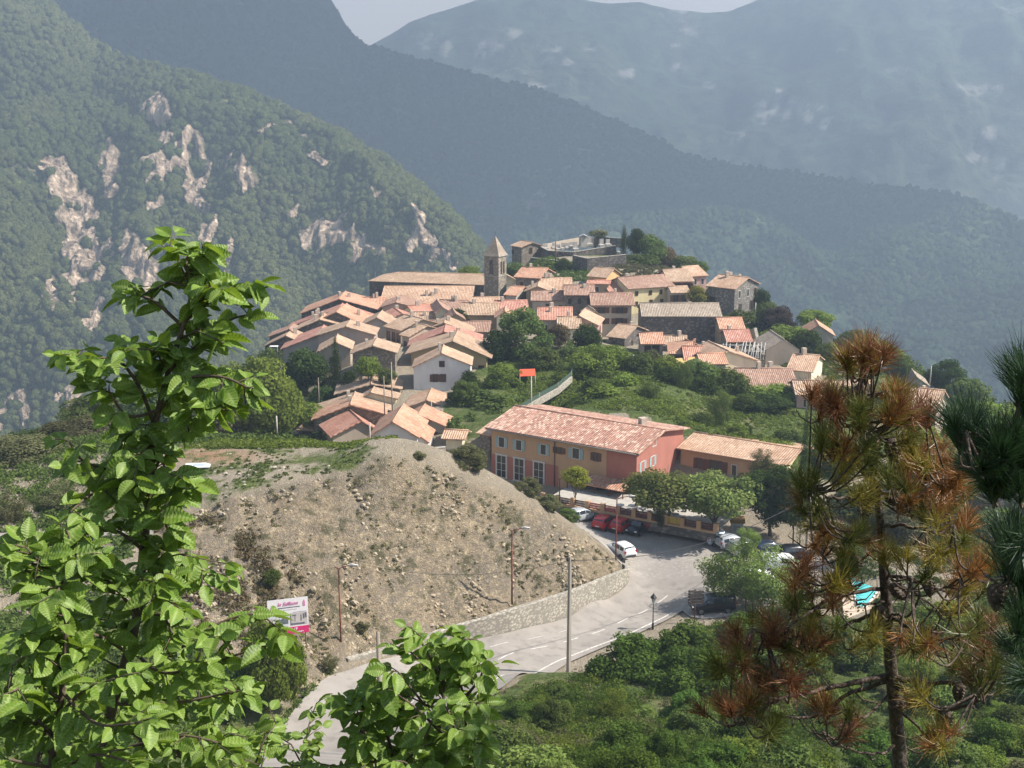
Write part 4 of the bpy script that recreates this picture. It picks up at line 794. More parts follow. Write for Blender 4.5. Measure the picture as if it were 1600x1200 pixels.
def table(s, v, lab):
    p = TP0 + TD * s + TN * v; z = TZ - 1.0; rt = empty('terrace_table', (p.x, p.y, z), lab, 'table', 'white tables on the inn terrace')
    m = MB(); m.tube([(p.x, p.y, z + .72), (p.x, p.y, z + .76)], .5, 14); m.build('table_top', tb, rt); m = MB(); m.tube([(p.x, p.y, z), (p.x, p.y, z + .72)], .05, 6); m.build('leg', tb, rt)
for i, (s, v) in enumerate(((9.6, 1.2), (10.9, 1.7), (12.4, 1.3), (14.2, 1.5), (16.4, 1.4))): table(s, v, ['white round table on the terrace, nearest the veranda', 'second white table from the veranda on the terrace', 'white terrace table beside the first plane tree branch', 'white terrace table under the plane tree', 'white terrace table farthest right under the plane tree'][i])
# terrace floor
m = MB(); a = TP0 + TN * .3; b_ = TP0 + TD * TL + TN * .3; m.face([(a.x, a.y, TZ - 1.0), (b_.x, b_.y, TZ - 1.0), (b_.x + TN.x * 7, b_.y + TN.y * 7, TZ - 1.0), (a.x + TN.x * 7, a.y + TN.y * 7, TZ - 1.0)])
tag(m.build('terrace_paving', m_conc), kind='structure')
# ------------------------------------------------------------------ retaining wall by the road
def retaining():
    top = [(545,1028,1036),(600,1014,1026),(660,995,1013),(705,980,1004),(757,966,996),(800,952,987),(850,937,975),(900,921,959),(942,904,937),(970,893,921),(984,888,908),(985,874,890)]
    rt = empty('retaining_wall', G(860, 975), 'pale rough stone retaining wall at the foot of the earth mound along the road', 'wall'); m = MB(); k = MB(); pp_ = []
    for px, yt, yb in top:
        b0 = G(px, yb); t_ = P(px, yt, b0.y + .25); pp_.append((b0, t_.z))
    def sm(v, i): return v
    for (a, za_), (b_, zb_) in zip(pp_, pp_[1:]):
        d = Vector((b_.x - a.x, b_.y - a.y, 0)).normalized(); n = Vector((-d.y, d.x, 0))
        if n.y < 0 and n.x > 0: n = -n
        w_ = n * .55; o = n * .05; A = [Vector((q.x, q.y, z)) for q, z in ((a + o, za_), (b_ + o, zb_), (b_ + w_, zb_), (a + w_, za_))]; B_ = [Vector((q.x, q.y, q.z - 1.5 if i else q.z - 1.5)) for i, q in enumerate(A)]
        B_ = [Vector((q.x, q.y, min(a.z, b_.z) - .6)) for q in A]; m.mesh(A + B_, [(0, 1, 2, 3), (4, 7, 6, 5), (0, 4, 5, 1), (1, 5, 6, 2), (2, 6, 7, 3), (3, 7, 4, 0)])
    m.build('masonry', Wm['palestone'], rt)
retaining()
wallrun('stone_wall', [(402,1178,79),(432,1135,84)], 2.6, .5, Wm['palestone'], 'short pale stone wall end at the lower lane, beside the dark round bush')
# ------------------------------------------------------------------ lamps, poles, wires
rust = mat('rust_red_paint', (.22, .075, .05), (.15, .05, .035), 3, .6); lampgrey = mat('lamp_grey', (.50, .47, .44), (.4, .38, .35), 4, .5); concp = mat('pole_concrete', (.36, .32, .27), (.27, .24, .20), 1.5, .9, stretch=(1, 1, .2))
def street_lamp(px, pyb, pyt, Y, adir, arm, label, back=.35):
    b0 = P(px, pyb, Y); z1 = P(px, pyt, Y).z; rt = empty('street_lamp', b0, label, 'street lamp', 'rust-red street lamps'); x, y = b0.x, b0.y
    m = MB(); m.tube([(x, y, b0.z - .4), (x, y, z1)], [.085, .055], 8); m.build('pole', rust, rt)
    d = Vector((math.cos(R(adir)), math.sin(R(adir)), 0)); p = Vector((x, y, z1)); m = MB()
    m.tube([p - d * back + Vector((0, 0, .12)), p + Vector((0, 0, -.05)), p + d * arm * .4 + Vector((0, 0, .14)), p + d * arm + Vector((0, 0, .30))], .045, 6); m.build('arm', rust, rt)
    h = p + d * (arm + .3) + Vector((0, 0, .32)); m = MB(); ax = (d, Vector((-d.y, d.x, 0)), Vector((0, 0, 1))); m.box(h, (.75, .26, .12), ax=ax); m.tube([h - d * .36, h - d * .1 + Vector((0, 0, .05)), h + d * .36], [.06, .13, .05], 8); m.build('lamp_head', lampgrey, rt)
street_lamp(533.5,1024,888,96.2,-5,.95,'rust-red street lamp standing right of the pink billboard')
street_lamp(800,938,829,107.8,-8,1.0,'rust-red street lamp at the wall foot in the middle of the earth slope')
street_lamp(962,880,779,123,-6,1.2,'rust-red street lamp beside the white car leaving the car park')
street_lamp(874,786,748,140,-8,1.15,'short-looking street lamp in front of the yellow-green tree by the inn')
def pole(px, pyb, pyt, Y, label, r=(.17, .11), mt=None, name='utility_pole', cat='utility pole', sq=True, ins=True):
    b0 = P(px, pyb, Y); z1 = P(px, pyt, Y).z; rt = empty(name, b0, label, cat); m = MB(); x, y = b0.x, b0.y
    m.tube([(x, y, b0.z - .4), (x, y, z1)], [r[0] * 1.3, r[1] * 1.3] if sq else r, 4 if sq else 8, smooth=not sq); m.build('pole', mt or concp, rt)
    if ins:
        m = MB(); m.box((x, y, z1 - .3), (.5, .1, .1)); m.build('bracket', m_brownw, rt)
    return Vector((x, y, z1))
t1 = pole(888.5,1055,870,97.4,'tall concrete utility pole on the near road verge')
t2 = pole(1259,882,771,127,'pale concrete utility pole beside the white van')
woodp = mat('pole_wood', (.30, .25, .20), (.22, .18, .14), 2, .9, stretch=(1, 1, .2)); pale = mat('pole_pale', (.50, .45, .38), (.4, .36, .3), 2, .9)
pole(613,642,566,172,'thin street-lit pole between the buff roofs and the village lane',(.1,.07),concp,sq=False)
pole(601,644,588,171,'short wooden pole left of the thin lit pole above the buff roofs',(.09,.07),woodp,sq=False)
pole(578.5,695,660,150,'white post at the left corner of the grey gabled house',(.1,.09),pale,sq=False,ins=False)
pole(674,640,627,175,'tiny pale post on the lane below the white gabled house',(.07,.06),pale,sq=False,ins=False,name='post',cat='post')
pole(433,676,650,129,'pale post at the back edge of the mound plateau',(.09,.08),pale,sq=False,ins=False,name='post',cat='post')
pole(499,640,590,185,'dark pole under the big round tree left of the cypress',(.09,.07),woodp,sq=False,ins=False)
pole(830,640,588,166,'pale pole with a crossarm right below the red parasol',(.1,.08),pale,sq=False)
pole(868,412,377,290,'rust-brown pole against the cemetery walls',(.14,.12),rust,sq=False,ins=False)
pole(1179,515,473,250,'pale pole at the right corner of the big skyline house',(.12,.1),pale,sq=False,ins=False)
pole(1453,600,572,215,'pale pole on the wooded slope right of the pale hut',(.12,.1),pale,sq=False,ins=False)
pole(1257,690,600,146,'dark wire pole behind the slim dead cypress',(.1,.08),woodp,sq=False)
pole(596,1200,988,66,'weathered wooden post rising behind the leafy bush at the lower centre',(.13,.11),woodp,sq=False,ins=False,name='wooden_post',cat='post')
mw = mat('wire', (.04, .04, .04), (.03, .03, .03), 3, .6)
def wire(a, b_, sag, r, label, name='power_line'):
    m = MB(); pts_ = [a.lerp(b_, k / 24) - Vector((0, 0, sag * 4 * (k / 24) * (1 - k / 24))) for k in range(25)]; m.tube(pts_, r, 5); o = m.build(name, mw); tag(o, label, 'cable'); return o
wire(t1 - Vector((0, 0, .3)), t2 - Vector((0, 0, .3)), 1.9, .03, 'black power line sagging across the car park between the two concrete poles')
wire(t1 - Vector((0, 0, .3)), P(560, 880, 104), 1.2, .014, 'thin line running left from the near concrete pole over the slope')
wire(P(601, 590, 171), P(499, 592, 185), .5, .03, 'thin line above the buff roofs at the village foot')
# lantern
def lantern():
    b0 = G(1020, 985); b0 = P(1020, 981, b0.y + .6); z1 = P(1020, 927, b0.y).z; x, y = b0.x, b0.y; rt = empty('lantern_post', b0, 'black old-style lantern on a slim post at the road edge', 'lantern'); k = mat('black_iron', (.02, .02, .02), (.03, .03, .03), 4, .5)
    m = MB(); m.tube([(x, y, b0.z - .5), (x, y, b0.z + .5), (x, y, b0.z + .55), (x, y, z1 - .95)], [.12, .1, .055, .045], 8); m.build('post', k, rt)
    m = MB(); m.tube([(x, y, z1 - .95), (x, y, z1 - .9), (x, y, z1 - .45)], [.1, .16, .27], 6, smooth=False); g_l = mat('lantern_glass', (.35, .38, .38), (.3, .33, .33), 3, .15); gl = m.build('lantern_glass', g_l, rt)
    m = MB(); m.tube([(x, y, z1 - .45), (x, y, z1 - .4), (x, y, z1 - .12), (x, y, z1)], [.34, .32, .1, .03], 6, smooth=False); m.build('lantern_cap', k, rt)
lantern()
# finger signs
def signpost():
    b0 = G(1085, 972); z1 = P(1085, 921, b0.y).z; x, y = b0.x, b0.y; br = mat('sign_brown', (.13, .07, .05), (.09, .05, .035), 4, .7); rt = empty('signpost', b0, 'brown signpost with a stack of small direction boards at the car park entrance', 'signpost')
    m = MB(); m.tube([(x, y, b0.z - .3), (x, y, z1)], .06, 6); m.build('post', br, rt)
    cr = mat('sign_text', (.45, .38, .3), (.4, .34, .27), 4, .7)
    for k in range(5):
        m = MB(); z = z1 - .2 - k * .29; m.box((x + .05, y - .09, z), (1.5, .05, .2), -.1); b_ = m.build('direction_board', br, rt); m = MB(); m.box((x + .05, y - .12, z), (1.2, .012, .05), -.1); m.build('lettering', cr, b_)
signpost()
# ------------------------------------------------------------------ billboard on the slope
def billboard():
    Y = 92.0; a, b_ = P(417, 939, Y), P(480.5, 931.5, Y + 1.3); low = P(481, 987, Y + 1.3); hgt = b_.z - low.z; d = Vector((b_.x - a.x, b_.y - a.y, 0)).normalized(); Lb = (Vector((b_.x, b_.y, 0)) - Vector((a.x, a.y, 0))).length
    n = Vector((d.y, -d.x, 0)); up = Vector((0, 0, 1)); shear = (b_.z - a.z) / Lb; dd = (d + up * shear).normalized(); rt = empty('billboard', Vector((a.x, a.y, a.z - hgt - .5)), 'white and pink advertising billboard tilted on the earth slope', 'billboard')
    def q(u, v, o=0): return Vector((a.x, a.y, a.z)) + d * u * Lb + up * (shear * u * Lb - v * hgt) + n * o
    wh = mat('board_white', (.78, .74, .74), (.72, .68, .69), 2, .6); pk = mat('board_pink', (.62, .03, .16), (.55, .03, .14), 2, .6); lp = mat('board_lightpink', (.66, .22, .42), (.6, .2, .38), 2, .6); gy = mat('board_grey', (.16, .16, .20), (.12, .12, .15), 2, .6); ph = mat('board_photo', (.55, .50, .46), (.42, .38, .38), 1, .6)
    def pan(name, u0, v0, u1, v1, mt, o, parent=rt):
        m = MB(); P8 = [q(u0, v1, o), q(u1, v1, o), q(u1, v0, o), q(u0, v0, o), q(u0, v1, o - .012), q(u1, v1, o - .012), q(u1, v0, o - .012), q(u0, v0, o - .012)]
        m.mesh(P8, [(0, 1, 2, 3), (4, 7, 6, 5), (0, 4, 5, 1), (1, 5, 6, 2), (2, 6, 7, 3), (3, 7, 4, 0)]); return m.build(name, mt, parent)
    pan('panel', 0, 0, 1, 1, wh, .02); pan('header_bar', .25, .235, .80, .26, gy, .03); pan('small_print', .25, .30, .72, .32, mat('board_lightgrey', (.5, .48, .52), (.45, .43, .47), 2), .03); pan('small_print', .62, .395, .95, .405, gy, .03)
    pan('footer_band', 0, .80, 1, 1, pk, .03); f1_ = pan('photograph', .03, .42, .50, .76, mat('board_sky', (.62, .62, .64), (.55, .55, .57), 1), .03); f2_ = pan('photograph', .54, .42, .97, .76, ph, .03)
    m = MB(); m.mesh([q(.10, .70, .035), q(.50, .70, .035), q(.50, .50, .035), q(.38, .53, .035), q(.22, .60, .035)], [(0, 1, 2, 3, 4)]); m.build('hill_picture', mat('pic_hill', (.15, .17, .19), (.1, .12, .13), 3), f1_)
    for (u0, v0, u1, v1) in ((.55, .44, .57, .74), (.60, .47, .70, .50), (.655, .5, .675, .66), (.55, .70, .90, .75), (.80, .48, .83, .66), (.86, .46, .90, .60), (.91, .44, .955, .58)): pan('picture_detail', u0, v0, u1, v1, gy, .035, f2_)
    m = MB()
    for k in range(28): t0, t1_ = 2 * math.pi * k / 28, 2 * math.pi * (k + 1) / 28; m.mesh([q(.125 + .062 * math.cos(t0), .27 + .095 * math.sin(t0), .034), q(.125 + .062 * math.cos(t1_), .27 + .095 * math.sin(t1_), .034), q(.125 + .045 * math.cos(t1_), .27 + .07 * math.sin(t1_), .034), q(.125 + .045 * math.cos(t0), .27 + .07 * math.sin(t0), .034)], [(0, 1, 2, 3)])
    m.build('round_emblem', lp, rt)
    m = MB(); m.mesh([q(.865, .14, .034), q(.90, .07, .034), q(.935, .14, .034), q(.93, .14, .034), q(.93, .25, .034), q(.87, .25, .034), q(.87, .14, .034)], [(0, 1, 2), (3, 6, 5, 4)]); m.build('house_emblem', lp, rt)
    def text(s, u, v, size, mt, name):
        c = bpy.data.curves.new(name, 'FONT'); c.body = s; c.size = size; c.extrude = .003; c.align_x = 'CENTER'; c.align_y = 'CENTER'; c.shear = .25; c.offset = .008; c.materials.append(mt)
        o_ = bpy.data.objects.new('tmp', c); COL.objects.link(o_); bpy.context.view_layer.update(); me_ = bpy.data.meshes.new_from_object(o_.evaluated_get(bpy.context.evaluated_depsgraph_get())); bpy.data.objects.remove(o_); me_.materials.clear(); me_.materials.append(mt); o = bpy.data.objects.new(name, me_); COL.objects.link(o); o.parent = rt; p = q(u, v, .045) - rt.location; z = -n if False else n; xa = dd; za_ = n; ya = za_.cross(xa); 
        from mathutils import Matrix
        o.matrix_local = Matrix(((xa.x, ya.x, za_.x, p.x), (xa.y, ya.y, za_.y, p.y), (xa.z, ya.z, za_.z, p.z), (0, 0, 0, 1)))
    text('le Sallison', .50, .14, .42, lp, 'lettering'); text('04', .14, .27, .16, lp, 'lettering'); text('& 19', .62, .865, .30, wh, 'lettering'); text('à vendre', .76, .945, .2, wh, 'lettering')
    m = MB()
    for u in (.08, .5, .92): t_ = q(u, .02, -.06); m.tube([t_, Vector((t_.x, t_.y, gz(t_.x, t_.y) - 1.2))], .06, 5)
    m.build('frame_post', woodp, rt)
billboard()
# white sheet board lying on the plateau
p = G(309, 731); rt = empty('lying_board', (p.x, p.y, p.z), 'white board with a grey patch lying flat on the mound plateau', 'board'); m = MB(); m.box((p.x, p.y, p.z + .25), (2.5, 1.6, .06), .1); m.build('panel', tb, rt); m = MB(); m.box((p.x + .1, p.y + .1, p.z + .29), (1.1, .7, .012), .1); m.build('patch', mat('board_blue', (.35, .4, .45), (.3, .35, .4), 2), rt)
# ------------------------------------------------------------------ cars
m_tyre = mat('tyre', (.02, .02, .02), (.03, .03, .03), 5, .8); m_rim = mat('rim', (.35, .35, .36), (.2, .2, .2), 5, .4, metal=.8)
def glassmat():
    m_, t_, b_, o_ = newmat('car_glass'); b_.inputs['Base Color'].default_value = (.03, .035, .04, 1); b_.inputs['Roughness'].default_value = .06; b_.inputs['Specular IOR Level'].default_value = .8; return m_
m_glass = glassmat(); m_red = mat('tail_lamp', (.35, .01, .01), (.3, .01, .01), 5, .3); m_head = mat('head_lamp', (.7, .7, .7), (.6, .6, .6), 5, .1); m_plate = mat('number_plate', (.7, .7, .66), (.65, .65, .6), 5, .5); m_bump = mat('black_trim', (.03, .03, .03), (.04, .04, .04), 5, .6)
def paint(n, c):
    m_, t_, b_, o_ = newmat('car_paint_' + n); b_.inputs['Base Color'].default_value = c4(c); b_.inputs['Roughness'].default_value = .35; b_.inputs['Coat Weight'].default_value = .6; b_.inputs['Coat Roughness'].default_value = .08; return m_
PT = {'white': paint('white', (.72, .72, .72)), 'red': paint('red', (.42, .015, .02)), 'dkred': paint('dark_red', (.12, .01, .02)), 'black': paint('black', (.012, .012, .016)), 'blue': paint('pale_blue', (.42, .53, .62)), 'silver': paint('silver', (.38, .40, .42)), 'navy': paint('navy', (.02, .03, .06)), 'grey': paint('grey', (.22, .23, .25))}
ST = {'hatch': [(-2.0,.45,.75,.80,.72,.55),(-1.93,.30,.92,1.12,.82,.60),(-1.62,.22,.95,1.44,.84,.62),(-.9,.2,.95,1.52,.86,.64),(.0,.2,.94,1.50,.86,.63),(.45,.2,.93,1.36,.86,.62),(1.05,.2,.90,.96,.85,.74),(1.6,.22,.80,.85,.83,.72),(1.98,.32,.62,.66,.74,.62)],
      'suv': [(-2.15,.5,.9,.95,.80,.6),(-2.1,.35,1.05,1.35,.88,.66),(-1.85,.28,1.05,1.62,.9,.68),(-.9,.28,1.05,1.70,.92,.7),(.1,.28,1.05,1.68,.92,.69),(.6,.28,1.04,1.50,.92,.67),(1.1,.28,1.02,1.08,.9,.8),(1.8,.3,.96,1.0,.88,.78),(2.15,.4,.7,.75,.8,.66)],
      'van': [(-2.2,.5,1.0,1.3,.84,.72),(-2.15,.32,1.1,1.78,.88,.74),(-1.6,.28,1.1,1.86,.9,.76),(-.3,.28,1.08,1.88,.9,.76),(.6,.28,1.06,1.80,.9,.74),(1.1,.28,1.04,1.45,.9,.74),(1.5,.28,1.0,1.08,.88,.8),(1.95,.3,.85,.9,.85,.74),(2.2,.4,.65,.7,.76,.6)]}
def car(px, py, heading, kind, col, label, Y=None, group='cars in the car park'):
    p = G(px, py) if Y is None else P(px, py, Y); rt = empty('parked_car' if kind != 'van' else 'parked_van', (p.x, p.y, p.z + .06), label, 'van' if kind == 'van' else 'car', group, R(heading)); st = ST[kind]; vs = []; fs = []
    for x, z0, zb, zt, wb, wt in st:
        h = [(wb * .86, z0), (wb * .98, z0 + .18), (wb, (z0 + zb) / 2), (wb * .97, zb), (wt, zt - .05), (wt * .82, zt)]; vs += [(x, -a, z) for a, z in h] + [(x, a, z) for a, z in reversed(h)]
    N = 12
    for i in range(len(st) - 1):
        for k in range(N): fs.append((i * N + k, (i + 1) * N + k, (i + 1) * N + (k + 1) % N, i * N + (k + 1) % N))
    fs += [tuple(range(N)), tuple(reversed(range((len(st) - 1) * N, len(st) * N)))]
    m = MB(); m.mesh(vs, fs, 0, True); body = m.build('body', PT[col], rt, origin=(0, 0, 0)); m = MB()
    def pnt(i, f, sgn, o=.015):
        x, z0, zb, zt, wb, wt = st[i]; a = wb * .97 * (1 - f) + wt * f; return Vector((x, sgn * (a + o), zb + (zt - .05 - zb) * f))
    lst = {'hatch': [(2, 3), (3, 4), (4, 5)], 'suv': [(2, 3), (3, 4), (4, 5)], 'van': [(3, 4), (4, 5)]}[kind]
    for sgn in (-1, 1):
        for (i, j) in lst:
            a, b_, c, d = pnt(i, .14, sgn), pnt(j, .14, sgn), pnt(j, .88, sgn), pnt(i, .88, sgn); m.face([a.lerp(b_, .05), b_.lerp(a, .05), c.lerp(d, .05), d.lerp(c, .05)])
        i = lst[-1][1]; a, b_, c = pnt(i, .14, sgn), pnt(i + 1, .6, sgn), pnt(i, .88, sgn); m.face([a, b_, c])
    i = lst[-1][1]; A0, B0 = st[i], st[i + 1]
    m.face([(B0[0] - .03, -B0[5] * .95, B0[3] + .03), (B0[0] - .03, B0[5] * .95, B0[3] + .03), (A0[0] + .06, A0[5] * .84, A0[3] + .0), (A0[0] + .06, -A0[5] * .84, A0[3] + .0)])
    r0, r1 = st[1], st[2]; m.face([(r0[0] - .035, -r0[4] * .74, r0[2] + .08), (r1[0] - .06, -r1[5] * .9, r1[3] - .02), (r1[0] - .06, r1[5] * .9, r1[3] - .02), (r0[0] - .035, r0[4] * .74, r0[2] + .08)])
    m.build('windows', m_glass, rt, origin=(0, 0, 0)); wx = {'hatch': 1.25, 'suv': 1.35, 'van': 1.4}[kind]; wr = .33 if kind != 'suv' else .38; wy = st[3][4]
    for x in (-wx, wx):
        for sgn in (-1, 1):
            m = MB(); m.tube([(x, sgn * (wy - .2), wr - .06), (x, sgn * (wy + .02), wr - .06)], wr, 16, smooth=False); w_ = m.build('wheel', m_tyre, rt, origin=(0, 0, 0)); m = MB(); m.tube([(x, sgn * (wy - .1), wr - .06), (x, sgn * (wy + .035), wr - .06)], wr * .6, 10, smooth=False); m.build('rim', m_rim, w_, origin=(0, 0, 0))
    f, r = st[-1], st[0]
    for sgn in (-1, 1):
        m = MB(); m.box((f[0] - .06, sgn * f[4] * .78, f[2] - .02), (.16, .3, .15)); m.build('headlight', m_head, rt, origin=(0, 0, 0)); m = MB(); m.box((st[1][0] + .02, sgn * st[1][4] * .86, st[1][2] - .02), (.14, .18, .34)); m.build('tail_light', m_red, rt, origin=(0, 0, 0))
        m = MB(); mp_ = pnt(lst[-1][1], .2, sgn, .09); m.box(mp_ + Vector((.1, 0, 0)), (.12, .16, .13)); m.build('wing_mirror', PT[col], rt, origin=(0, 0, 0))
    m = MB(); m.box((f[0] - .02, 0, f[1] + .08), (.1, f[4] * 1.5, .2)); m.build('bumper', m_bump, rt, origin=(0, 0, 0)); m = MB(); m.box((r[0] + .02, 0, r[1] + .02), (.12, r[4] * 1.7, .2)); m.build('bumper', m_bump, rt, origin=(0, 0, 0)); m = MB(); m.box((r[0] - .04, 0, r[1] + .25), (.02, .5, .11)); m.build('number_plate', m_plate, rt, origin=(0, 0, 0)); return rt
car(970,867,118,'hatch','white','white hatchback with a dark rear window driving out past the tip of the mound',group=None)
car(909,813,35,'hatch','silver','pale silver car half hidden behind the mound shrubs, leftmost in the car park')
car(944,824,62,'hatch','red','red small car with a black rear window, left of the bright red one')
car(973,828,55,'hatch','red','bright red hatchback seen from behind by the street lamp')
car(999,831,235,'hatch','black','black small car facing the viewer beside the bright red hatchback')
car(1015,824,60,'suv','dkred','dark red car at the right end of the red row, under the flowering shrub')
car(1126,849,20,'hatch','blue','pale blue hatchback first in the right-hand row')
car(1104,838,10,'hatch','black','black car mostly hidden left behind the pale blue hatchback')
car(1145,856,22,'hatch','silver','silver car just in front of the pale blue hatchback')
car(1165,866,24,'suv','grey','grey car behind the acacia top, third in the right-hand row')
car(1203,866,15,'hatch','navy','navy car behind the white van')
car(1243,872,15,'hatch','black','black car right behind the nose of the white van')
car(1223,893,-8,'van','white','white van with dark side windows left of the pale concrete pole')
car(1178,908,10,'hatch','white','white car seen through the acacia branches below the van')
car(1196,930,8,'hatch','white','second white car seen through the acacia, nearest the pines')
car(1113,955,185,'suv','black','dark car with a pale windscreen edge beside the signpost')
# kiosk, bins
p = G(1151, 834); rt = empty('kiosk', p, 'small white utility kiosk with an ochre flat roof under the dark trees', 'kiosk'); m = MB(); m.box((p.x, p.y, p.z + .7), (1.35, 1.1, 1.6), -.1); m.build('wall', Wm['white'], rt); m = MB(); m.box((p.x, p.y, p.z + 1.72), (1.7, 1.5, .42), -.1); m.build('roof', mat('ochre_paint', (.42, .24, .06), (.34, .19, .05), 2, .8), rt); m = MB(); m.box((p.x - .1, p.y - .6, p.z + .65), (.7, .04, 1.2), -.1); m.build('door', lampgrey, rt)
p = G(1052, 828); rt = empty('waste_bin', p, 'dark waste bin at the foot of the terrace wall', 'bin'); m = MB(); m.box((p.x, p.y, p.z + .45), (.8, .6, .95), -.3); m.build('body', m_bump, rt); m = MB(); m.box((p.x, p.y, p.z + .98), (.86, .66, .1), -.3); m.build('lid', m_bump, rt)
# red parasol, greenhouse, canopy, garden things
p = P(824, 581, 188); g0 = gz(p.x, p.y); rt = empty('parasol', (p.x, p.y, g0), 'bright orange-red garden canopy on thin posts in the garden below the walnut tree', 'canopy'); m = MB(); q = P(812, 577, 189.5), P(836, 576, 189.5), P(837, 587, 186.5), P(812, 588, 186.5); m.mesh([*q, *[k - Vector((0, 0, .06)) for k in q]], [(0, 3, 2, 1), (4, 5, 6, 7), (0, 1, 5, 4), (1, 2, 6, 5), (2, 3, 7, 6), (3, 0, 4, 7)]); m.build('canopy', mat('canopy_red', (.62, .10, .045), (.52, .08, .035), 3, .8), rt)
for k in q: m = MB(); m.tube([(k.x * .97 + p.x * .03, k.y, gz(k.x, k.y) - .3), (k.x * .97 + p.x * .03, k.y, k.z)], .04, 5); m.build('post', pale, rt)
a, b_ = P(985, 566, 196), P(1020, 578, 193); c = (a + b_) / 2; rt = empty('greenhouse', (c.x, c.y, gz(c.x, c.y)), 'pale green low shed roof with a yellow-white edge among the garden trees', 'shed'); m = MB(); d = Vector((b_.x - a.x, b_.y - a.y, 0)); slab(m, a, Vector((b_.x, b_.y, a.z)), Vector((b_.x, b_.y, a.z)) + Vector((-.5, 3, .8)), a + Vector((-.5, 3, .8)), .08, 0, edge=0); m.build('roof', mat('pale_green_sheet', (.34, .42, .35), (.28, .36, .3), 2, .5), rt); m = MB(); m.box((c.x, c.y + .1, a.z - .1), (3.6, .1, .22)); m.build('fascia', mat('yellow_trim', (.66, .62, .30), (.6, .55, .3), 2), rt); m = MB()
for t_ in (.05, .5, .95): q = a.lerp(b_, t_); m.tube([(q.x, q.y + .15, gz(q.x, q.y) - .3), (q.x, q.y + .15, a.z)], .05, 5)
m.build('post', woodp, rt)
a, b_ = P(1057, 569, 201), P(1088, 567, 200); c = (a + b_) / 2; rt = empty('awning', (c.x, c.y, gz(c.x, c.y)), 'yellow awning strip in front of the open porch house', 'awning'); m = MB(); slab(m, a, b_, b_ + Vector((0, 2, .5)), a + Vector((0, 2, .5)), .06, 0, edge=0); m.build('canvas', mat('yellow_canvas', (.70, .50, .20), (.6, .42, .17), 2), rt); m = MB()
for q in (a, b_): m.tube([(q.x, q.y + .05, gz(q.x, q.y) - .3), (q.x, q.y + .05, q.z)], .04, 5)
m.build('post', pale, rt)
p = P(428, 541, 221); rt = empty('awning', p - Vector((0, 0, 3)), 'white awning above a balcony on the leftmost village house', 'awning'); m = MB(); m.box((p.x, p.y, p.z), (1.5, 1, .08)); m.build('canvas', tb, rt); m = MB(); m.tube([(p.x - .7, p.y - .45, p.z - 3), (p.x - .7, p.y - .45, p.z)], .04, 5); m.tube([(p.x + .7, p.y - .45, p.z - 3), (p.x + .7, p.y - .45, p.z)], .04, 5); m.build('post', pale, rt)
wallrun('stone_wall', [(812,640,163),(843,622,168),(872,606,175),(893,588,184)], .9, .3, Wm['palestone'], 'garden wall of pale stone climbing behind the inn, with green netting on it')
def netting():
    pts_ = [P(*q) for q in ((812,633,163.2),(843,614,168.2),(872,598,175.2),(893,580,184.2),(897,560,193))]; rt = empty('net_fence', pts_[1] - Vector((0, 0, 1)), 'dark green netting fence on top of the pale garden wall behind the inn', 'fence'); m = MB()
    for a, b_ in zip(pts_, pts_[1:]): m.mesh([a, b_, b_ - Vector((0, 0, .6)), a - Vector((0, 0, .6)), a + Vector((0, .04, 0)), b_ + Vector((0, .04, 0)), b_ + Vector((0, .04, -.6)), a + Vector((0, .04, -.6))], [(0, 3, 2, 1), (4, 5, 6, 7), (0, 1, 5, 4)])
    m.build('netting', mat('green_net', (.06, .095, .07), (.04, .07, .05), 2, .9), rt)
    for a in pts_: m = MB(); m.tube([a - Vector((0, 0, 2)), a + Vector((0, 0, .1))], .05, 5); m.build('post', woodp, rt)
netting()
# garden terrace right of the red-brown door house
wallrun('concrete_wall', [(664,702,150),(696,699,151)], 2.0, .3, Wm['beige'], 'low beige garden wall right of the grey gabled house', cap=m_conc)
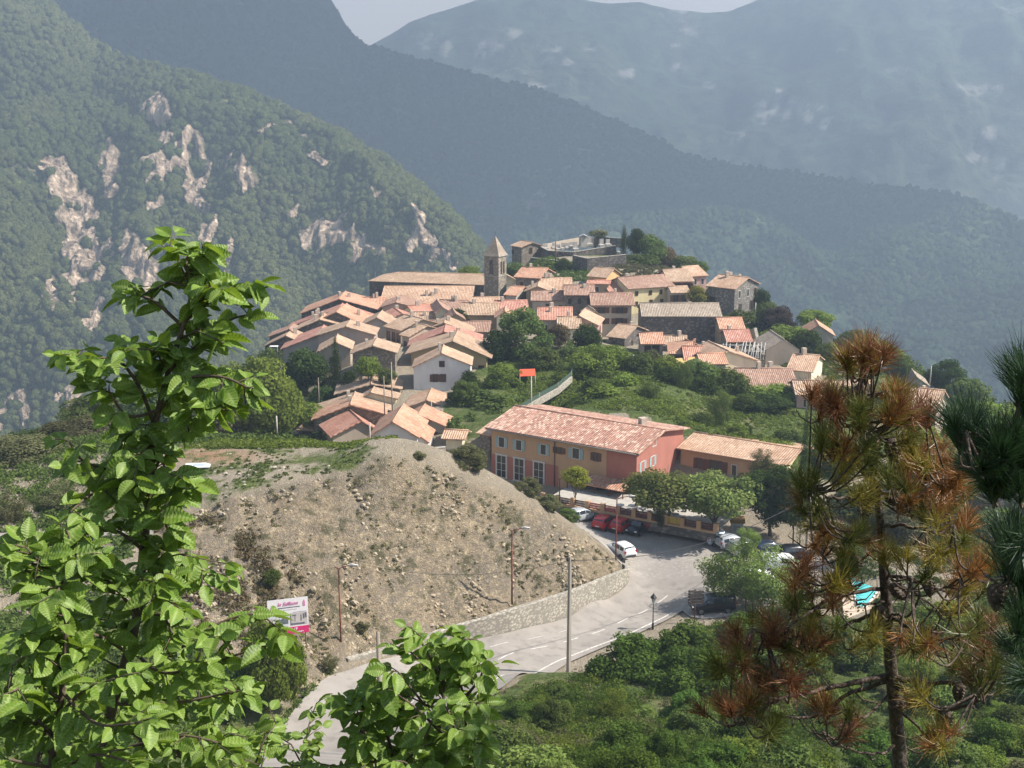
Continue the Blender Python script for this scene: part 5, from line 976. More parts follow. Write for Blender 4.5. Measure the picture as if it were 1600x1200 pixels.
# pool
def pool():
    z = G(1352, 925).z + .35; 
    def fl(px, py):
        lo, hi = 60, 300
        for _ in range(40):
            md = (lo + hi) / 2
            if P(px, py, md).z > z: lo = md
            else: hi = md
        q = P(px, py, lo); return Vector((q.x, q.y, z))
    rt = empty('swimming_pool', fl(1355, 920) - Vector((0, 0, 1)), 'turquoise swimming pool with a pale paved edge seen through the pine', 'pool')
    deck = [fl(1312, 892), fl(1440, 886), fl(1455, 940), fl(1345, 985), fl(1318, 960)]; wat = [fl(1328, 897), fl(1382, 897), fl(1378, 915), fl(1352, 950), fl(1338, 948)]
    m = MB(); m.face(deck); m.mesh([q for q in deck] + [q - Vector((0, 0, 1.6)) for q in deck], [(i, i + 5, (i + 1) % 5 + 5, (i + 1) % 5) for i in range(5)]); m.build('deck', mat('pool_paving', (.55, .42, .32), (.48, .37, .28), 2), rt)
    mw_, t_, bb, oo = newmat('pool_water'); bb.inputs['Base Color'].default_value = (.10, .52, .52, 1); bb.inputs['Roughness'].default_value = .08; bump(t_, bb, noise_fac(t_, 3, 3, .3, .7), .15, .05)
    m = MB(); m.face([q + Vector((0, 0, .004)) for q in wat]); m.build('water', mw_, rt); m = MB()
    for a, b_ in zip(wat, wat[1:] + wat[:1]): m.tube([a + Vector((0, 0, .04)), b_ + Vector((0, 0, .04))], .12, 4, smooth=False)
    m.build('coping', Wm['white'], rt)
    for i, (px, py, l_) in enumerate(((1332, 884, 'white sun lounger behind the pool, left of the pine trunk'), (1400, 885, 'white sun lounger behind the pool, right of the pine trunk'), (1420, 889, 'second white sun lounger right of the pine trunk'))):
        q = fl(px, py); r_ = empty('sun_lounger', q, l_, 'sun lounger', 'loungers at the pool'); m = MB(); m.box(q + Vector((0, 0, .35)), (.65, 1.3, .08), .5); m.build('seat', tb, r_); m = MB(); m.box(q + Vector((-.35, .75, .6)), (.65, .08, .6), .5); m.build('backrest', tb, r_); m = MB(); [m.box(q + Vector((a, b_, .17)), (.05, .05, .34)) for a in (-.25, .25) for b_ in (-.5, .5)]; m.build('leg', tb, r_)
pool()
# ------------------------------------------------------------------ foliage
def folmat(name, dark, light, trans=(.5, .6, .12), tf=.35, var=.25):
    m = bpy.data.materials.new('leaves_' + name); m.use_nodes = True; t = m.node_tree; t.nodes.clear(); o = t.nodes.new('ShaderNodeOutputMaterial')
    at = node(t, 'ShaderNodeAttribute', attribute_name='lv'); oi = node(t, 'ShaderNodeObjectInfo')
    col = mix(t, at.outputs['Fac'], dark, light); hs = node(t, 'ShaderNodeHueSaturation'); mr = node(t, 'ShaderNodeMapRange'); mr.inputs['To Min'].default_value = 1 - var; mr.inputs['To Max'].default_value = 1 + var
    t.links.new(oi.outputs['Random'], mr.inputs[0]); t.links.new(mr.outputs[0], hs.inputs['Value']); mr2 = node(t, 'ShaderNodeMapRange'); mr2.inputs['To Min'].default_value = .485; mr2.inputs['To Max'].default_value = .515
    t.links.new(oi.outputs['Random'], mr2.inputs[0]); t.links.new(mr2.outputs[0], hs.inputs['Hue']); t.links.new(col, hs.inputs['Color'])
    d = node(t, 'ShaderNodeBsdfDiffuse'); tr = node(t, 'ShaderNodeBsdfTranslucent'); ms = node(t, 'ShaderNodeMixShader', Fac=tf); t.links.new(hs.outputs[0], d.inputs[0])
    tc_ = mix(t, .5, hs.outputs[0], trans); t.links.new(tc_, tr.inputs[0]); t.links.new(d.outputs[0], ms.inputs[1]); t.links.new(tr.outputs[0], ms.inputs[2]); t.links.new(ms.outputs[0], o.inputs[0]); return m
FM = {'dark': folmat('dark', (.025, .042, .013), (.068, .10, .028), (.10, .15, .02)), 'mid': folmat('mid', (.048, .075, .02), (.14, .18, .05), (.16, .21, .03)),
      'bright': folmat('bright', (.085, .125, .022), (.21, .27, .055), (.24, .30, .04)), 'yellow': folmat('yellow', (.14, .16, .02), (.30, .29, .045), (.35, .35, .04)),
      'olive': folmat('olive', (.075, .08, .035), (.17, .165, .08), (.2, .2, .07)), 'plane': folmat('plane', (.09, .12, .035), (.25, .28, .09), (.28, .33, .07)),
      'purple': folmat('purple', (.035, .03, .025), (.085, .065, .055), (.08, .05, .04), .2), 'acacia': folmat('acacia', (.12, .17, .04), (.25, .31, .09), (.3, .38, .06)),
      'fresh': folmat('fresh', (.03, .06, .014), (.13, .20, .04), (.16, .25, .03)), 'dry': folmat('dry', (.12, .105, .055), (.24, .21, .11), (.2, .18, .08), .15), 'brownred': folmat('brownred', (.08, .06, .035), (.15, .11, .06), (.15, .1, .05), .2)}
m_bark = mat('bark', (.16, .13, .10), (.09, .075, .06), 3, .95, .3, .03)
def leaf_quads(rs, pos, nrm, size, lv):
    n = len(pos); a = rs.normal(size=(n, 3)); a -= nrm * (a * nrm).sum(1, keepdims=True); a /= np.linalg.norm(a, axis=1, keepdims=True) + 1e-9; b_ = np.cross(nrm, a)
    s = size * (.6 + .8 * rs.rand(n, 1)); V = np.stack([pos - a * s, pos - b_ * s * .62 + nrm * s * .15, pos + a * s, pos + b_ * s * .62 + nrm * s * .15], 1).reshape(-1, 3)
    return V, np.arange(n * 4).reshape(-1, 4), lv
def crown_cloud(seed, n, size, lobes=30, shape='round', spread=.62, lr=(.26, .46), inner=.25):
    rs = np.random.RandomState(seed); u = rs.normal(size=(lobes, 3)); u /= np.linalg.norm(u, axis=1, keepdims=True)
    if shape == 'round': c = u * (spread * (.75 + .35 * rs.rand(lobes, 1))); r = rs.uniform(*lr, size=lobes)
    elif shape == 'cypress':
        z = rs.uniform(-.92, .92, lobes); w_ = (1 - (z * .5 + .5) ** 1.6) * .55 + .08; c = np.stack([u[:, 0] * w_ * .6, u[:, 1] * w_ * .6, z], 1); r = w_ * .8 + .06
    elif shape == 'flat': c = u * np.array([.78, .78, .42]) * (.6 + .5 * rs.rand(lobes, 1)); r = rs.uniform(*lr, size=lobes)
    elif shape == 'airy': c = u * np.array([.8, .8, .8]) * (.35 + .7 * rs.rand(lobes, 1)); r = rs.uniform(.12, .3, size=lobes)
    wts = r ** 2; k = rs.choice(lobes, n, p=wts / wts.sum()); d = rs.normal(size=(n, 3)); d /= np.linalg.norm(d, axis=1, keepdims=True)
    rad = r[k] * np.where(rs.rand(n) < inner, rs.uniform(.3, .9, n), rs.uniform(.85, 1.12, n))
    sc = np.array([1, 1, .8 if shape != 'cypress' else 1.6]); p = c[k] + d * rad[:, None] * sc
    nn = d + rs.normal(size=(n, 3)) * .55; nn[:, 2] += .25; nn /= np.linalg.norm(nn, axis=1, keepdims=True)
    tone = rs.rand(lobes)[k] * .55 + rs.rand(n) * .45; return leaf_quads(rs, p, nn, size, tone)
PROTO = {}
def proto(kind):
    if kind in PROTO: return PROTO[kind]
    if kind == 'cypress': V, Fm, lv = crown_cloud(90, 5500, .035, 60, 'cypress')
    elif kind.startswith('round'): V, Fm, lv = crown_cloud(int(kind[5:]) * 7 + 1, 5200, .062, 34)
    elif kind.startswith('fine'): V, Fm, lv = crown_cloud(int(kind[4:]) * 11 + 3, 15000, .036, 60, 'round', .74, (.13, .30))
    elif kind.startswith('flat'): V, Fm, lv = crown_cloud(int(kind[4:]) * 5 + 2, 9000, .042, 46, 'flat', .7, (.2, .34))
    elif kind.startswith('airy'): V, Fm, lv = crown_cloud(int(kind[4:]) * 3 + 2, 3600, .042, 40, 'airy')
    elif kind.startswith('lace'): V, Fm, lv = crown_cloud(int(kind[4:]) * 3 + 2, 9500, .026, 55, 'airy')
    elif kind.startswith('tiny'): V, Fm, lv = crown_cloud(int(kind[4:]) * 3 + 9, 1500, .10, 16, 'round')
    me = bpy.data.meshes.new('crown'); V = V.astype(np.float32); me.vertices.add(len(V)); me.vertices.foreach_set('co', V.ravel()); me.loops.add(Fm.size); me.loops.foreach_set('vertex_index', Fm.ravel().astype(np.int32))
    me.polygons.add(len(Fm)); me.polygons.foreach_set('loop_start', np.arange(0, Fm.size, 4, dtype=np.int32)); me.polygons.foreach_set('loop_total', np.full(len(Fm), 4, np.int32)); me.materials.append(FM['mid']); me.update(calc_edges=True)
    a = me.attributes.new('lv', 'FLOAT', 'FACE'); a.data.foreach_set('value', lv.astype(np.float32)); PROTO[kind] = me; return me
TR = random.Random(11)
def tree(px, pyc, w_, h_, Y, kind, fm, label, name='tree', cat='tree', group=None, trunk=True, ground_at=None):
    if 150 < Y < 262: w_ *= 1.13; h_ *= 1.12
    c = P(px, pyc, Y); rw = w_ * Y / F / 2; rh = h_ * Y / F / 2; g0 = gz(c.x, c.y)
    if c.z - rh * .9 < g0: c.z = max(c.z, g0 + rh * .35)
    rt = empty(name, (c.x, c.y, g0), label, cat, group)
    o = bpy.data.objects.new('crown' if trunk else 'foliage', proto(kind)); COL.objects.link(o); o.parent = rt; o.location = (0, 0, c.z - g0); o.scale = (rw, rw * TR.uniform(.9, 1.1), rh); o.rotation_euler = (0, 0, TR.uniform(0, 6.28))
    o.material_slots[0].link = 'OBJECT'; o.material_slots[0].material = FM[fm]
    m = MB(); H_ = c.z - g0; r0 = max(.07, rw * .055) ; r = TR
    if trunk:
        top = Vector((c.x, c.y, c.z + rh * .2)); b0 = Vector((c.x + r.uniform(-.1, .1) * rw, c.y, g0 - .4)); m.tube([b0, b0.lerp(top, .5) + Vector((r.uniform(-.08, .08) * rw, 0, 0)), top], [r0, r0 * .7, r0 * .25], 7)
        for k in range(6):
            s_p = b0.lerp(top, r.uniform(.35, .8)); a = r.uniform(0, 6.28); e_ = Vector((c.x + math.cos(a) * rw * .65, c.y + math.sin(a) * rw * .65, c.z + r.uniform(-.3, .6) * rh)); m.tube([s_p, s_p.lerp(e_, .5) + Vector((0, 0, .05 * rh)), e_], [r0 * .5, r0 * .3, r0 * .1], 5)
        m.build('trunk', m_bark, rt)
    return rt
tl = tree
tl(476,577,68,72,199,'round1','dark','dark round tree below the red-roofed house at the left edge of the village')
tl(524,573,26,86,195,'cypress','dark','slim dark cypress among the left village houses')
tl(575,572,40,36,189,'round2','bright','bright fig bush between the two stone gables near the cypress')
tl(604,588,30,26,188,'tiny1','mid','ivy-green bush at the right foot of the ivy-clad stone gable',trunk=False,name='shrub',cat='shrub')
tl(400,622,140,150,170,'fine1','bright','big bright green tree left of the village foot behind the mound plateau')
tl(340,655,90,80,165,'round3','olive','rounded olive-green tree left beside the big bright green one')
tl(150,655,120,84,178,'fine2','mid','mid-green tree on the left slope seen through the leafy branches')
tl(232,645,100,96,172,'round4','mid','bushy tree right of the mid-green one on the left slope')
tl(290,650,90,90,168,'round5','dark','darker tree just behind the leafy sapling top')
tl(60,705,130,66,155,'fine3','dark','dark spreading trees at the left picture edge below the cliffs')
tl(-10,715,110,60,150,'round6','dark','dark tree cut by the left picture edge')
tl(125,725,150,60,142,'fine2','olive','pale olive thicket tree on the left slope')
tl(200,700,90,60,148,'round1','mid','small mid-green tree behind the sapling at left')
tl(50,765,150,60,128,'fine1','olive','dusty olive bush mass above the lane at left')
tl(100,785,104,70,112,'lace1','olive','thin open-crowned olive-brown tree beside the lane at left')
tl(15,830,90,80,108,'lace2','olive','grey-green airy tree at the left edge beside the lane')
tl(505,628,52,60,190,'round2','dark','dark tree in the shade under the cypress')
tl(452,600,50,60,205,'round3','dark','dark bush in front of the leftmost houses')
tl(478,652,60,50,176,'round4','bright','bright small tree left of the little shed')
tl(430,650,60,50,168,'tiny2','mid','mid-green shrub right of the big bright tree',trunk=False,name='shrub',cat='shrub')
tl(546,600,34,40,192,'round5','dark','dark ivy bush right below the cypress')
tl(420,570,40,60,215,'round6','mid','leafy tree at the outer left corner of the village')
tl(735,427,46,28,288,'round1','bright','bright tree behind the church next to the bell tower')
tl(806,421,44,28,296,'round2','mid','shrubby tree between bell tower and hilltop block')
tl(850,426,64,22,290,'tiny3','mid','low hedge of shrubs under the dark terrace wall',trunk=False,name='shrub',cat='shrub')
tl(881,418,26,36,288,'round3','dark','dark ivy bush against the cemetery wall')
tl(716,494,26,24,236,'round4','dark','small round dark tree beside the narrow cream gable')
tl(996,378,38,44,300,'round5','dark','dense dark tree on the hilltop right of the cypress')
tl(975,373,18,42,303,'cypress','dark','black-green cypress at the right end of the cemetery')
tl(1018,388,50,52,298,'round6','mid','mid-green tree at the hilltop right slope')
tl(1040,402,44,40,300,'round1','brownred','reddish-brown shrub tree on the right flank of the hilltop')
tl(1000,408,64,26,294,'round2','mid','low green bushes below the hilltop trees')
tl(1064,412,56,34,300,'round3','mid','green tree above the pink-walled house')
tl(1094,418,34,22,296,'round4','mid','small green tree at the end of the skyline roofs')
tl(936,365,34,14,322,'tiny1','olive','yellowish low tree peeping over the cemetery back wall')
tl(1089,461,34,28,259,'round5','yellow','round yellow-green bush left of the big skyline house')
tl(1190,470,28,50,262,'round6','dark','dark green tree against the valley right of the big skyline house')
tl(1200,492,44,44,250,'round1','mid','green tree below the big skyline house')
tl(1216,510,66,58,246,'fine3','purple','dark purple-leaved tree right of the small orange roof')
tl(1160,492,44,16,246,'tiny2','mid','green shrubs under the sunlit balconies',trunk=False,name='shrub',cat='shrub')
tl(1152,519,24,26,240,'tiny3','olive','olive bush beside the crumbling wall stump',trunk=False,name='shrub',cat='shrub')
tl(1228,535,84,48,236,'round2','bright','bright green tree behind the tall blank gable')
tl(1274,500,60,36,250,'round3','bright','bright tree behind the lone little house')
tl(1262,550,56,56,228,'round4','dark','dark tree left below the lone little house')
tl(1292,568,50,44,222,'round5','mid','green tree right of the blank gable behind the mottled roof')
tl(1338,532,56,36,246,'round6','mid','tree on the slope just right of the lone little house')
tl(1310,545,40,36,238,'round1','dark','dark tree close under the lone little house')
tl(1372,560,84,70,230,'fine1','bright','large bright green tree behind the top of the rusty pine')
tl(1415,580,46,60,224,'round3','mid','green tree just right of the rusty pine top')
tl(1480,588,58,56,224,'fine2','dark','dark tree on the right slope beside the pale pole')
tl(1512,620,76,56,214,'round5','mid','mid-green tree lower on the right slope')
tl(1540,655,90,60,202,'round6','bright','bright yellow-green tree below the dark one on the right slope')
tl(1590,650,70,56,205,'round1','mid','green tree near the right edge behind the dark boughs')
tl(1505,695,90,50,187,'round2','bright','bright bush tree in front of the peach-roofed house right of the pine')
tl(1565,712,90,44,178,'round3','dark','dark tree behind the far right roof')
tl(1440,590,40,30,226,'tiny1','mid','shrub beside the pale hut',trunk=False,name='shrub',cat='shrub')
# gardens in the middle
tl(815,527,98,84,205,'fine3','mid','big round walnut tree in the middle of the village')
tl(780,545,50,60,203,'round4','dark','darker left part tree beside the big walnut')
tl(848,563,60,40,198,'round5','mid','tree in front of the big walnut')
tl(872,525,40,44,214,'round6','brownred','brownish tree right of the big walnut')
tl(917,530,46,54,210,'round1','dark','tall dark ash tree below the red-roofed centre houses')
tl(893,560,40,40,204,'round3','mid','small tree between the walnut and the ash')
tl(940,583,112,70,192,'fine2','bright','wide bright green fruit tree left of the pale green shed roof')
tl(788,592,66,58,188,'fine1','bright','bright leafy tree right of the ochre-walled house')
tl(726,627,60,48,178,'fine3','mid','rounded tree in front of the white gabled house')
tl(735,600,30,50,186,'round2','dark','narrow dark tree at the right corner of the white gabled house')
tl(760,625,70,30,176,'tiny2','mid','low shrubs in the garden behind the inn',trunk=False,name='shrub',cat='shrub')
tl(715,668,40,34,163,'tiny3','mid','green shrub beside the sunlit canopy',trunk=False,name='shrub',cat='shrub')
tl(1000,597,56,50,190,'round4','mid','fruit tree right of the pale green shed roof')
tl(1018,562,34,30,205,'round5','olive','round olive bush in front of the pale right gable')
tl(1044,588,56,50,190,'round6','bright','bright garden tree below the yellow awning')
tl(1090,598,66,56,188,'round1','mid','green garden tree below the bright orange roof')
tl(1132,598,76,54,191,'round2','mid','green tree below the pilastered cream gable')
tl(1070,612,44,64,180,'lace1','mid','thin-crowned tree with a dark trunk on the meadow')
tl(1125,640,44,60,169,'lace2','mid','second thin-crowned tree on the meadow, lower right')
tl(1212,622,96,36,183,'round3','bright','bright green trees below the old mottled roof')
tl(1192,648,84,32,176,'fine2','dark','dark clipped hedge mass on the green slope')
tl(1160,618,40,44,184,'round5','mid','tree at the left corner of the old mottled roof')
for i, (a, b_, w_, h_, Y, k, f, l_) in enumerate([(884,612,34,34,186,'round2','bright','small fruit tree at the foot of the pale garden wall'),(925,632,36,34,176,'round5','mid','round orchard tree above the inn roof, left one'),(1012,640,40,40,170,'lace3','mid','orchard tree above the inn chimney'),(1040,612,36,40,182,'round3','dark','dark orchard tree in the middle of the meadow'),
    (1098,662,34,34,162,'round6','mid','lone round tree low on the meadow above the wing'),(1150,690,40,26,157,'tiny2','bright','bright bush low on the meadow above the wing'),(1230,690,50,36,158,'round1','mid','tree on the meadow left of the slim cypress'),(1165,640,36,34,175,'round4','mid','round tree beside the dark clipped hedge'),(1095,622,46,36,180,'round2','dark','dark tree above the two thin-crowned ones on the meadow')]): tl(a, b_, w_, h_, Y, k, f, l_)
tl(975,625,40,30,176,'tiny1','bright','small bright bush on the meadow behind the inn chimney',trunk=False,name='shrub',cat='shrub')
tl(1168,672,16,24,160,'tiny2','dark','tiny dark conifer on the meadow above the wing roof')
tl(945,640,60,24,170,'tiny3','bright','low bright bushes along the inn ridge',trunk=False,name='shrub',cat='shrub')
# round the inn and the car park
tl(901,746,50,40,140,'round4','yellow','small yellow-green tree in front of the inn')
tl(1040,768,136,112,134,'flat1','plane','left of the two broad plane trees over the terrace')
tl(1120,772,132,122,132,'flat2','plane','right of the two broad plane trees over the terrace')
tl(1208,770,122,116,134,'fine1','dark','dense dark green tree right of the plane trees by the car park')
tl(1190,722,48,50,142,'lace1','olive','grey-green feathery tree in front of the long wing')
tl(1257,715,24,190,131,'cypress','dark','very slim tall dark cypress at the right end of the inn wing')
tl(1241,790,56,90,131,'round6','dark','dark tree behind the pale concrete pole')
tl(1032,811,22,34,133.5,'round1','olive','pale flowering shrub at the terrace wall beside the red cars')
tl(722,712,54,34,121,'fine2','olive','upper of two round olive shrubs on the mound crest',trunk=False,name='shrub',cat='shrub')
tl(733,745,66,50,118,'fine3','olive','larger round olive shrub low on the mound crest',trunk=False,name='shrub',cat='shrub')
tl(655,730,24,16,114,'tiny1','olive','tiny bush below the grey gabled house on the mound crest',trunk=False,name='shrub',cat='shrub')
tl(822,764,52,40,121,'fine1','olive','broom-like shrub on the crest in front of the french windows',trunk=False,name='shrub',cat='shrub')
tl(856,790,52,34,121,'fine2','olive','shrub on the crest left of the car park',trunk=False,name='shrub',cat='shrub')
tl(886,806,44,26,125,'fine3','mid','green shrub hiding the pale silver car',trunk=False,name='shrub',cat='shrub')
tl(426,902,34,34,98,'round3','mid','single green bush on the dark left part of the earth slope',trunk=False,name='shrub',cat='shrub')
tl(565,992,26,20,98.5,'tiny2','olive','small grey bush at the foot of the slope right of the lamp',trunk=False,name='shrub',cat='shrub')
tl(515,1035,40,34,91,'lace2','olive','twiggy grey shrub at the slope foot below the lamp',trunk=False,name='shrub',cat='shrub')
tl(1148,900,145,135,116,'lace1','acacia','airy light green acacia in front of the parked cars')
tl(1205,905,140,130,114,'lace2','acacia','right-hand airy acacia hiding the white cars')
tl(1168,845,44,60,115,'lace3','acacia','slender top of an acacia standing up before the car row')
# the near slope
tl(422,1035,120,196,84,'fine1','bright','tall dark green rounded bush at the bend, right of the leafy sapling',trunk=False,name='bush',cat='bush')
tl(345,1090,110,130,82,'fine2','fresh','dark bush left beside the tall one at the bend',trunk=False,name='bush',cat='bush')
tl(1075,1030,160,120,90,'fine3','fresh','big fresh green bush in front of the lantern, right part',trunk=False,name='bush',cat='bush')
tl(985,1075,150,120,86,'fine1','fresh','dark green bush right of the near concrete pole',trunk=False,name='bush',cat='bush')
tl(1080,1110,170,110,83,'fine2','fresh','lower dark green bush under the big fresh one',trunk=False,name='bush',cat='bush')
tl(1160,1000,110,90,96,'fine3','fresh','bush right of the lantern behind the pine boughs',trunk=False,name='bush',cat='bush')
for i, (a, b_, w_, h_, Y, k, f) in enumerate([(1300,720,80,90,148,'round2','mid'),(1345,790,100,90,140,'round3','mid'),(1410,820,120,90,134,'fine2','olive'),(1450,755,90,60,158,'round5','mid'),(1500,870,130,90,128,'fine1','mid'),(1570,830,110,80,138,'round1','mid'),(1590,930,130,110,118,'fine3','mid'),(1420,700,90,60,175,'round3','bright'),
    (1350,650,90,60,182,'round4','mid'),(1400,745,80,50,160,'round6','dark'),(1310,1010,150,110,92,'fine2','mid'),(1480,1010,150,120,98,'fine1','bright'),(1240,1060,150,120,86,'fine3','mid'),(1560,1080,170,150,80,'fine2','mid'),(1240,960,90,60,108,'round2','mid'),(1330,860,60,50,124,'tiny3','mid')]):
    tl(a, b_, w_, h_, Y, k, f, ['leafy tree hidden behind the left flank of the rusty pine top', 'green tree behind the upper left pine tufts', 'olive tree behind the middle of the pine trunk', 'green tree below the peach-roofed house right of the pine', 'broad green tree right of the pine near the meadow patch', 'round green tree near the right edge above the dark boughs', 'bushy tree near the right edge below the dark boughs', 'bright tree just under the house right of the pine top', 'green tree left of the pine trunk at roof height', 'dark small tree behind the pine centre', 'bush behind the pine trunk below the pool', 'bright bush right of the lower pine trunk', 'green bush left of the lowest pine boughs', 'thicket at the bottom right corner', 'round bush between the acacia and the pool', 'small bush behind the sun loungers'][i], group='trees behind the rusty pine')
def near_bushes():
    r = random.Random(77); n = 0; used = set(); tries = 0; kinds = ['fine1', 'fine2', 'fine3', 'lace1', 'round2']; polyN = [(650,1165),(760,1112),(880,1088),(960,1110),(1180,1130),(1300,960),(1640,980),(1640,1250),(560,1260)]; done = []
    while n < 120 and tries < 6000:
        tries += 1
        px, py = r.uniform(560, 1640), r.uniform(960, 1260)
        if not inpoly(np.array([px]), np.array([py]), polyN)[0]: continue
        p = G(px, py, lo=45); s = r.uniform(.7, 1.9); fmk = r.choice(['fresh', 'mid', 'fresh', 'olive', 'bright', 'mid', 'acacia'])
        if any((p - q).length < (s + t_) * .55 for q, t_ in done): continue
        lab = '%s %s shrub %s the near slope, %s' % ('small' if s < 1.1 else 'middling' if s < 1.5 else 'large', {'fresh': 'deep green', 'mid': 'plain green', 'olive': 'grey-olive', 'bright': 'bright green', 'acacia': 'pale green'}[fmk], 'high on' if py < 1060 else 'halfway down' if py < 1140 else 'low on' if py < 1200 else 'at the foot of', next(t for e, t in ((700, 'behind the leafy bush'), (800, 'right of the leafy bush'), (950, 'below the concrete pole'), (1080, 'below the lantern'), (1200, 'left of the rusty pine'), (1350, 'left of the pine trunk'), (1450, 'behind the pine trunk'), (1700, 'right of the pine trunk')) if px < e))
        if lab in used: continue
        used.add(lab); done.append((p, s)); k = r.choice(kinds); rt = empty('bush', (p.x, p.y, p.z - .1), lab, 'bush', 'bushes on the near slope')
        o = bpy.data.objects.new('foliage', proto(k)); COL.objects.link(o); o.parent = rt; hgt = s * r.uniform(.6, .95); o.location = (0, 0, hgt * .55); o.scale = (s, s * r.uniform(.85, 1.15), hgt); o.rotation_euler = (0, 0, r.uniform(0, 6.28)); o.material_slots[0].link = 'OBJECT'
        o.material_slots[0].material = FM[fmk]; n += 1
near_bushes()
# ------------------------------------------------------------------ undergrowth, tufts, stones: one mass each
def scatter(name, polypx, n, size, leaf, per, fm, seed, box, ymin=0, ymax=400, flat=.7, dens=None, avoid=True, lift=.0, label=None):
    rs = np.random.RandomState(seed); x = rs.uniform(box[0], box[1], n); y = rs.uniform(box[2], box[3], n); z = gz0(x, y); a, b_ = proj(x, y, z); ok = inpoly(a, b_, polypx) & (y > ymin) & (y < ymax)
    if avoid: ok &= ~(inpoly(x, y, road_poly) | inpoly(x, y, park_poly))
    if dens is not None: ok &= np.array([noise.noise(Vector((p * dens, q * dens, seed))) for p, q in zip(x, y)]) > rs.rand(n) * .7 - .35
    x, y, z = x[ok], y[ok], z[ok]; k = len(x)
    if not k: return
    R_ = rs.uniform(size[0], size[1], k); d = rs.normal(size=(k, per, 3)); d /= np.linalg.norm(d, axis=2, keepdims=True); d[..., 2] = np.abs(d[..., 2]) * .9
    rad = rs.uniform(.35, 1.1, (k, per, 1)) * R_[:, None, None]; p = np.stack([x, y, z + lift], 1)[:, None] + d * rad * np.array([1, 1, flat]); nn = d + rs.normal(size=d.shape) * .5; nn /= np.linalg.norm(nn, axis=2, keepdims=True)
    tone = (rs.rand(k)[:, None] * .6 + rs.rand(k, per) * .4).ravel(); V, Fm, lv = leaf_quads(rs, p.reshape(-1, 3), nn.reshape(-1, 3), leaf, tone)
    ob = np_mesh(name, V, Fm, FM[fm], attrs={'lv': ('FACE', lv)}); return tag(ob, kind='stuff')
MP = [(245,805),(300,802),(380,775),(470,755),(560,738),(600,712),(660,728),(720,750),(780,775),(850,803),(905,838),(965,880),(940,920),(840,932),(760,962),(700,978),(545,1028),(500,1075),(440,1095),(380,1060),(300,980),(230,900)]
scatter('dry_scrub', MP, 5200, (.10, .38), .075, 34, 'olive', 21, (-40, 14, 84, 124), dens=.25)
scatter('dry_scrub', MP, 2600, (.12, .45), .08, 34, 'dry', 22, (-40, 14, 84, 124), dens=.2)
scatter('dry_scrub', [(240,805),(330,810),(420,830),(470,900),(470,1000),(430,1080),(300,980),(230,900)], 2200, (.2, .6), .10, 40, 'brownred', 23, (-36, -14, 84, 112), dens=.3)
PLT = [(240,700),(300,682),(480,682),(600,692),(600,710),(540,733),(450,750),(380,772),(300,798),(240,800)]
scatter('grass_tufts', PLT, 2600, (.1, .3), .09, 16, 'mid', 24, (-45, -8, 104, 130), dens=.22, flat=.5)
scatter('grass_tufts', [(290,680),(620,685),(610,700),(290,700)], 4000, (.2, .6), .13, 26, 'bright', 25, (-45, -6, 116, 134), flat=.6)
MEA = [(760,640),(800,600),(860,560),(960,560),(1100,590),(1240,640),(1330,680),(1330,740),(1250,720),(1080,670),(1000,640),(800,635)]
scatter('meadow_grass', MEA, 26000, (.12, .32), .14, 9, 'bright', 26, (-10, 50, 144, 215), flat=.9)
scatter('meadow_herbs', MEA, 1000, (.3, .8), .16, 34, 'mid', 27, (-10, 50, 144, 215), dens=.12)
scatter('undergrowth', [(250,700),(330,610),(470,560),(540,610),(520,690),(400,690),(300,690)], 2600, (.5, 1.5), .22, 60, 'mid', 28, (-80, -20, 125, 235))
scatter('undergrowth', [(-100,900),(-100,690),(100,690),(260,640),(330,690),(240,700),(240,800),(230,900),(250,980),(300,1010),(360,1080),(300,1200),(-100,1200)], 5200, (.5, 1.4), .17, 70, 'mid', 29, (-95, -18, 60, 175), avoid=False)
scatter('undergrowth', [(1080,440),(1180,470),(1330,520),(1500,590),(1700,680),(1700,760),(1480,720),(1380,640),(1290,590),(1180,560),(1130,500)], 4200, (.6, 1.7), .28, 60, 'mid', 30, (30, 125, 165, 325))
scatter('undergrowth', [(780,400),(830,395),(930,420),(930,440),(860,440),(780,440)], 900, (.4, 1.2), .25, 50, 'mid', 31, (-6, 22, 270, 305))
scatter('undergrowth', [(960,400),(1100,410),(1100,440),(1000,440),(960,435)], 1200, (.4, 1.3), .25, 50, 'olive', 32, (20, 52, 265, 320))
scatter('undergrowth', [(740,560),(900,500),(1000,560),(1160,580),(1160,620),(1000,620),(860,640),(740,660),(690,650)], 800, (.4, 1.2), .2, 60, 'mid', 33, (-12, 40, 165, 235), dens=.1)
scatter('undergrowth', [(1250,700),(1330,690),(1700,760),(1700,1200),(1200,1200),(1130,1000),(1250,940),(1320,880),(1290,800)], 5200, (.5, 1.4), .15, 80, 'mid', 34, (18, 95, 70, 175), dens=.05)
SLP = [(655,1150),(700,1122),(770,1098),(880,1072),(960,1040),(1030,1005),(1110,980),(1250,960),(1300,1200),(1250,1320),(560,1320),(620,1210)]
scatter('slope_scrub', SLP, 9000, (.45, 1.1), .085, 210, 'fresh', 35, (-22, 50, 54, 112), dens=.12)
scatter('slope_scrub', SLP, 4200, (.4, 1.0), .085, 170, 'bright', 36, (-22, 50, 54, 112), dens=.16)
scatter('slope_scrub', SLP, 4500, (.35, .8), .08, 140, 'olive', 37, (-22, 50, 54, 112), dens=.2)
scatter('dry_grass', [(640,1130),(700,1100),(880,1052),(1020,995),(1100,970),(1100,985),(1020,1015),(880,1085),(740,1115),(650,1170)], 5000, (.08, .22), .06, 14, 'dry', 38, (-14, 26, 82, 116))
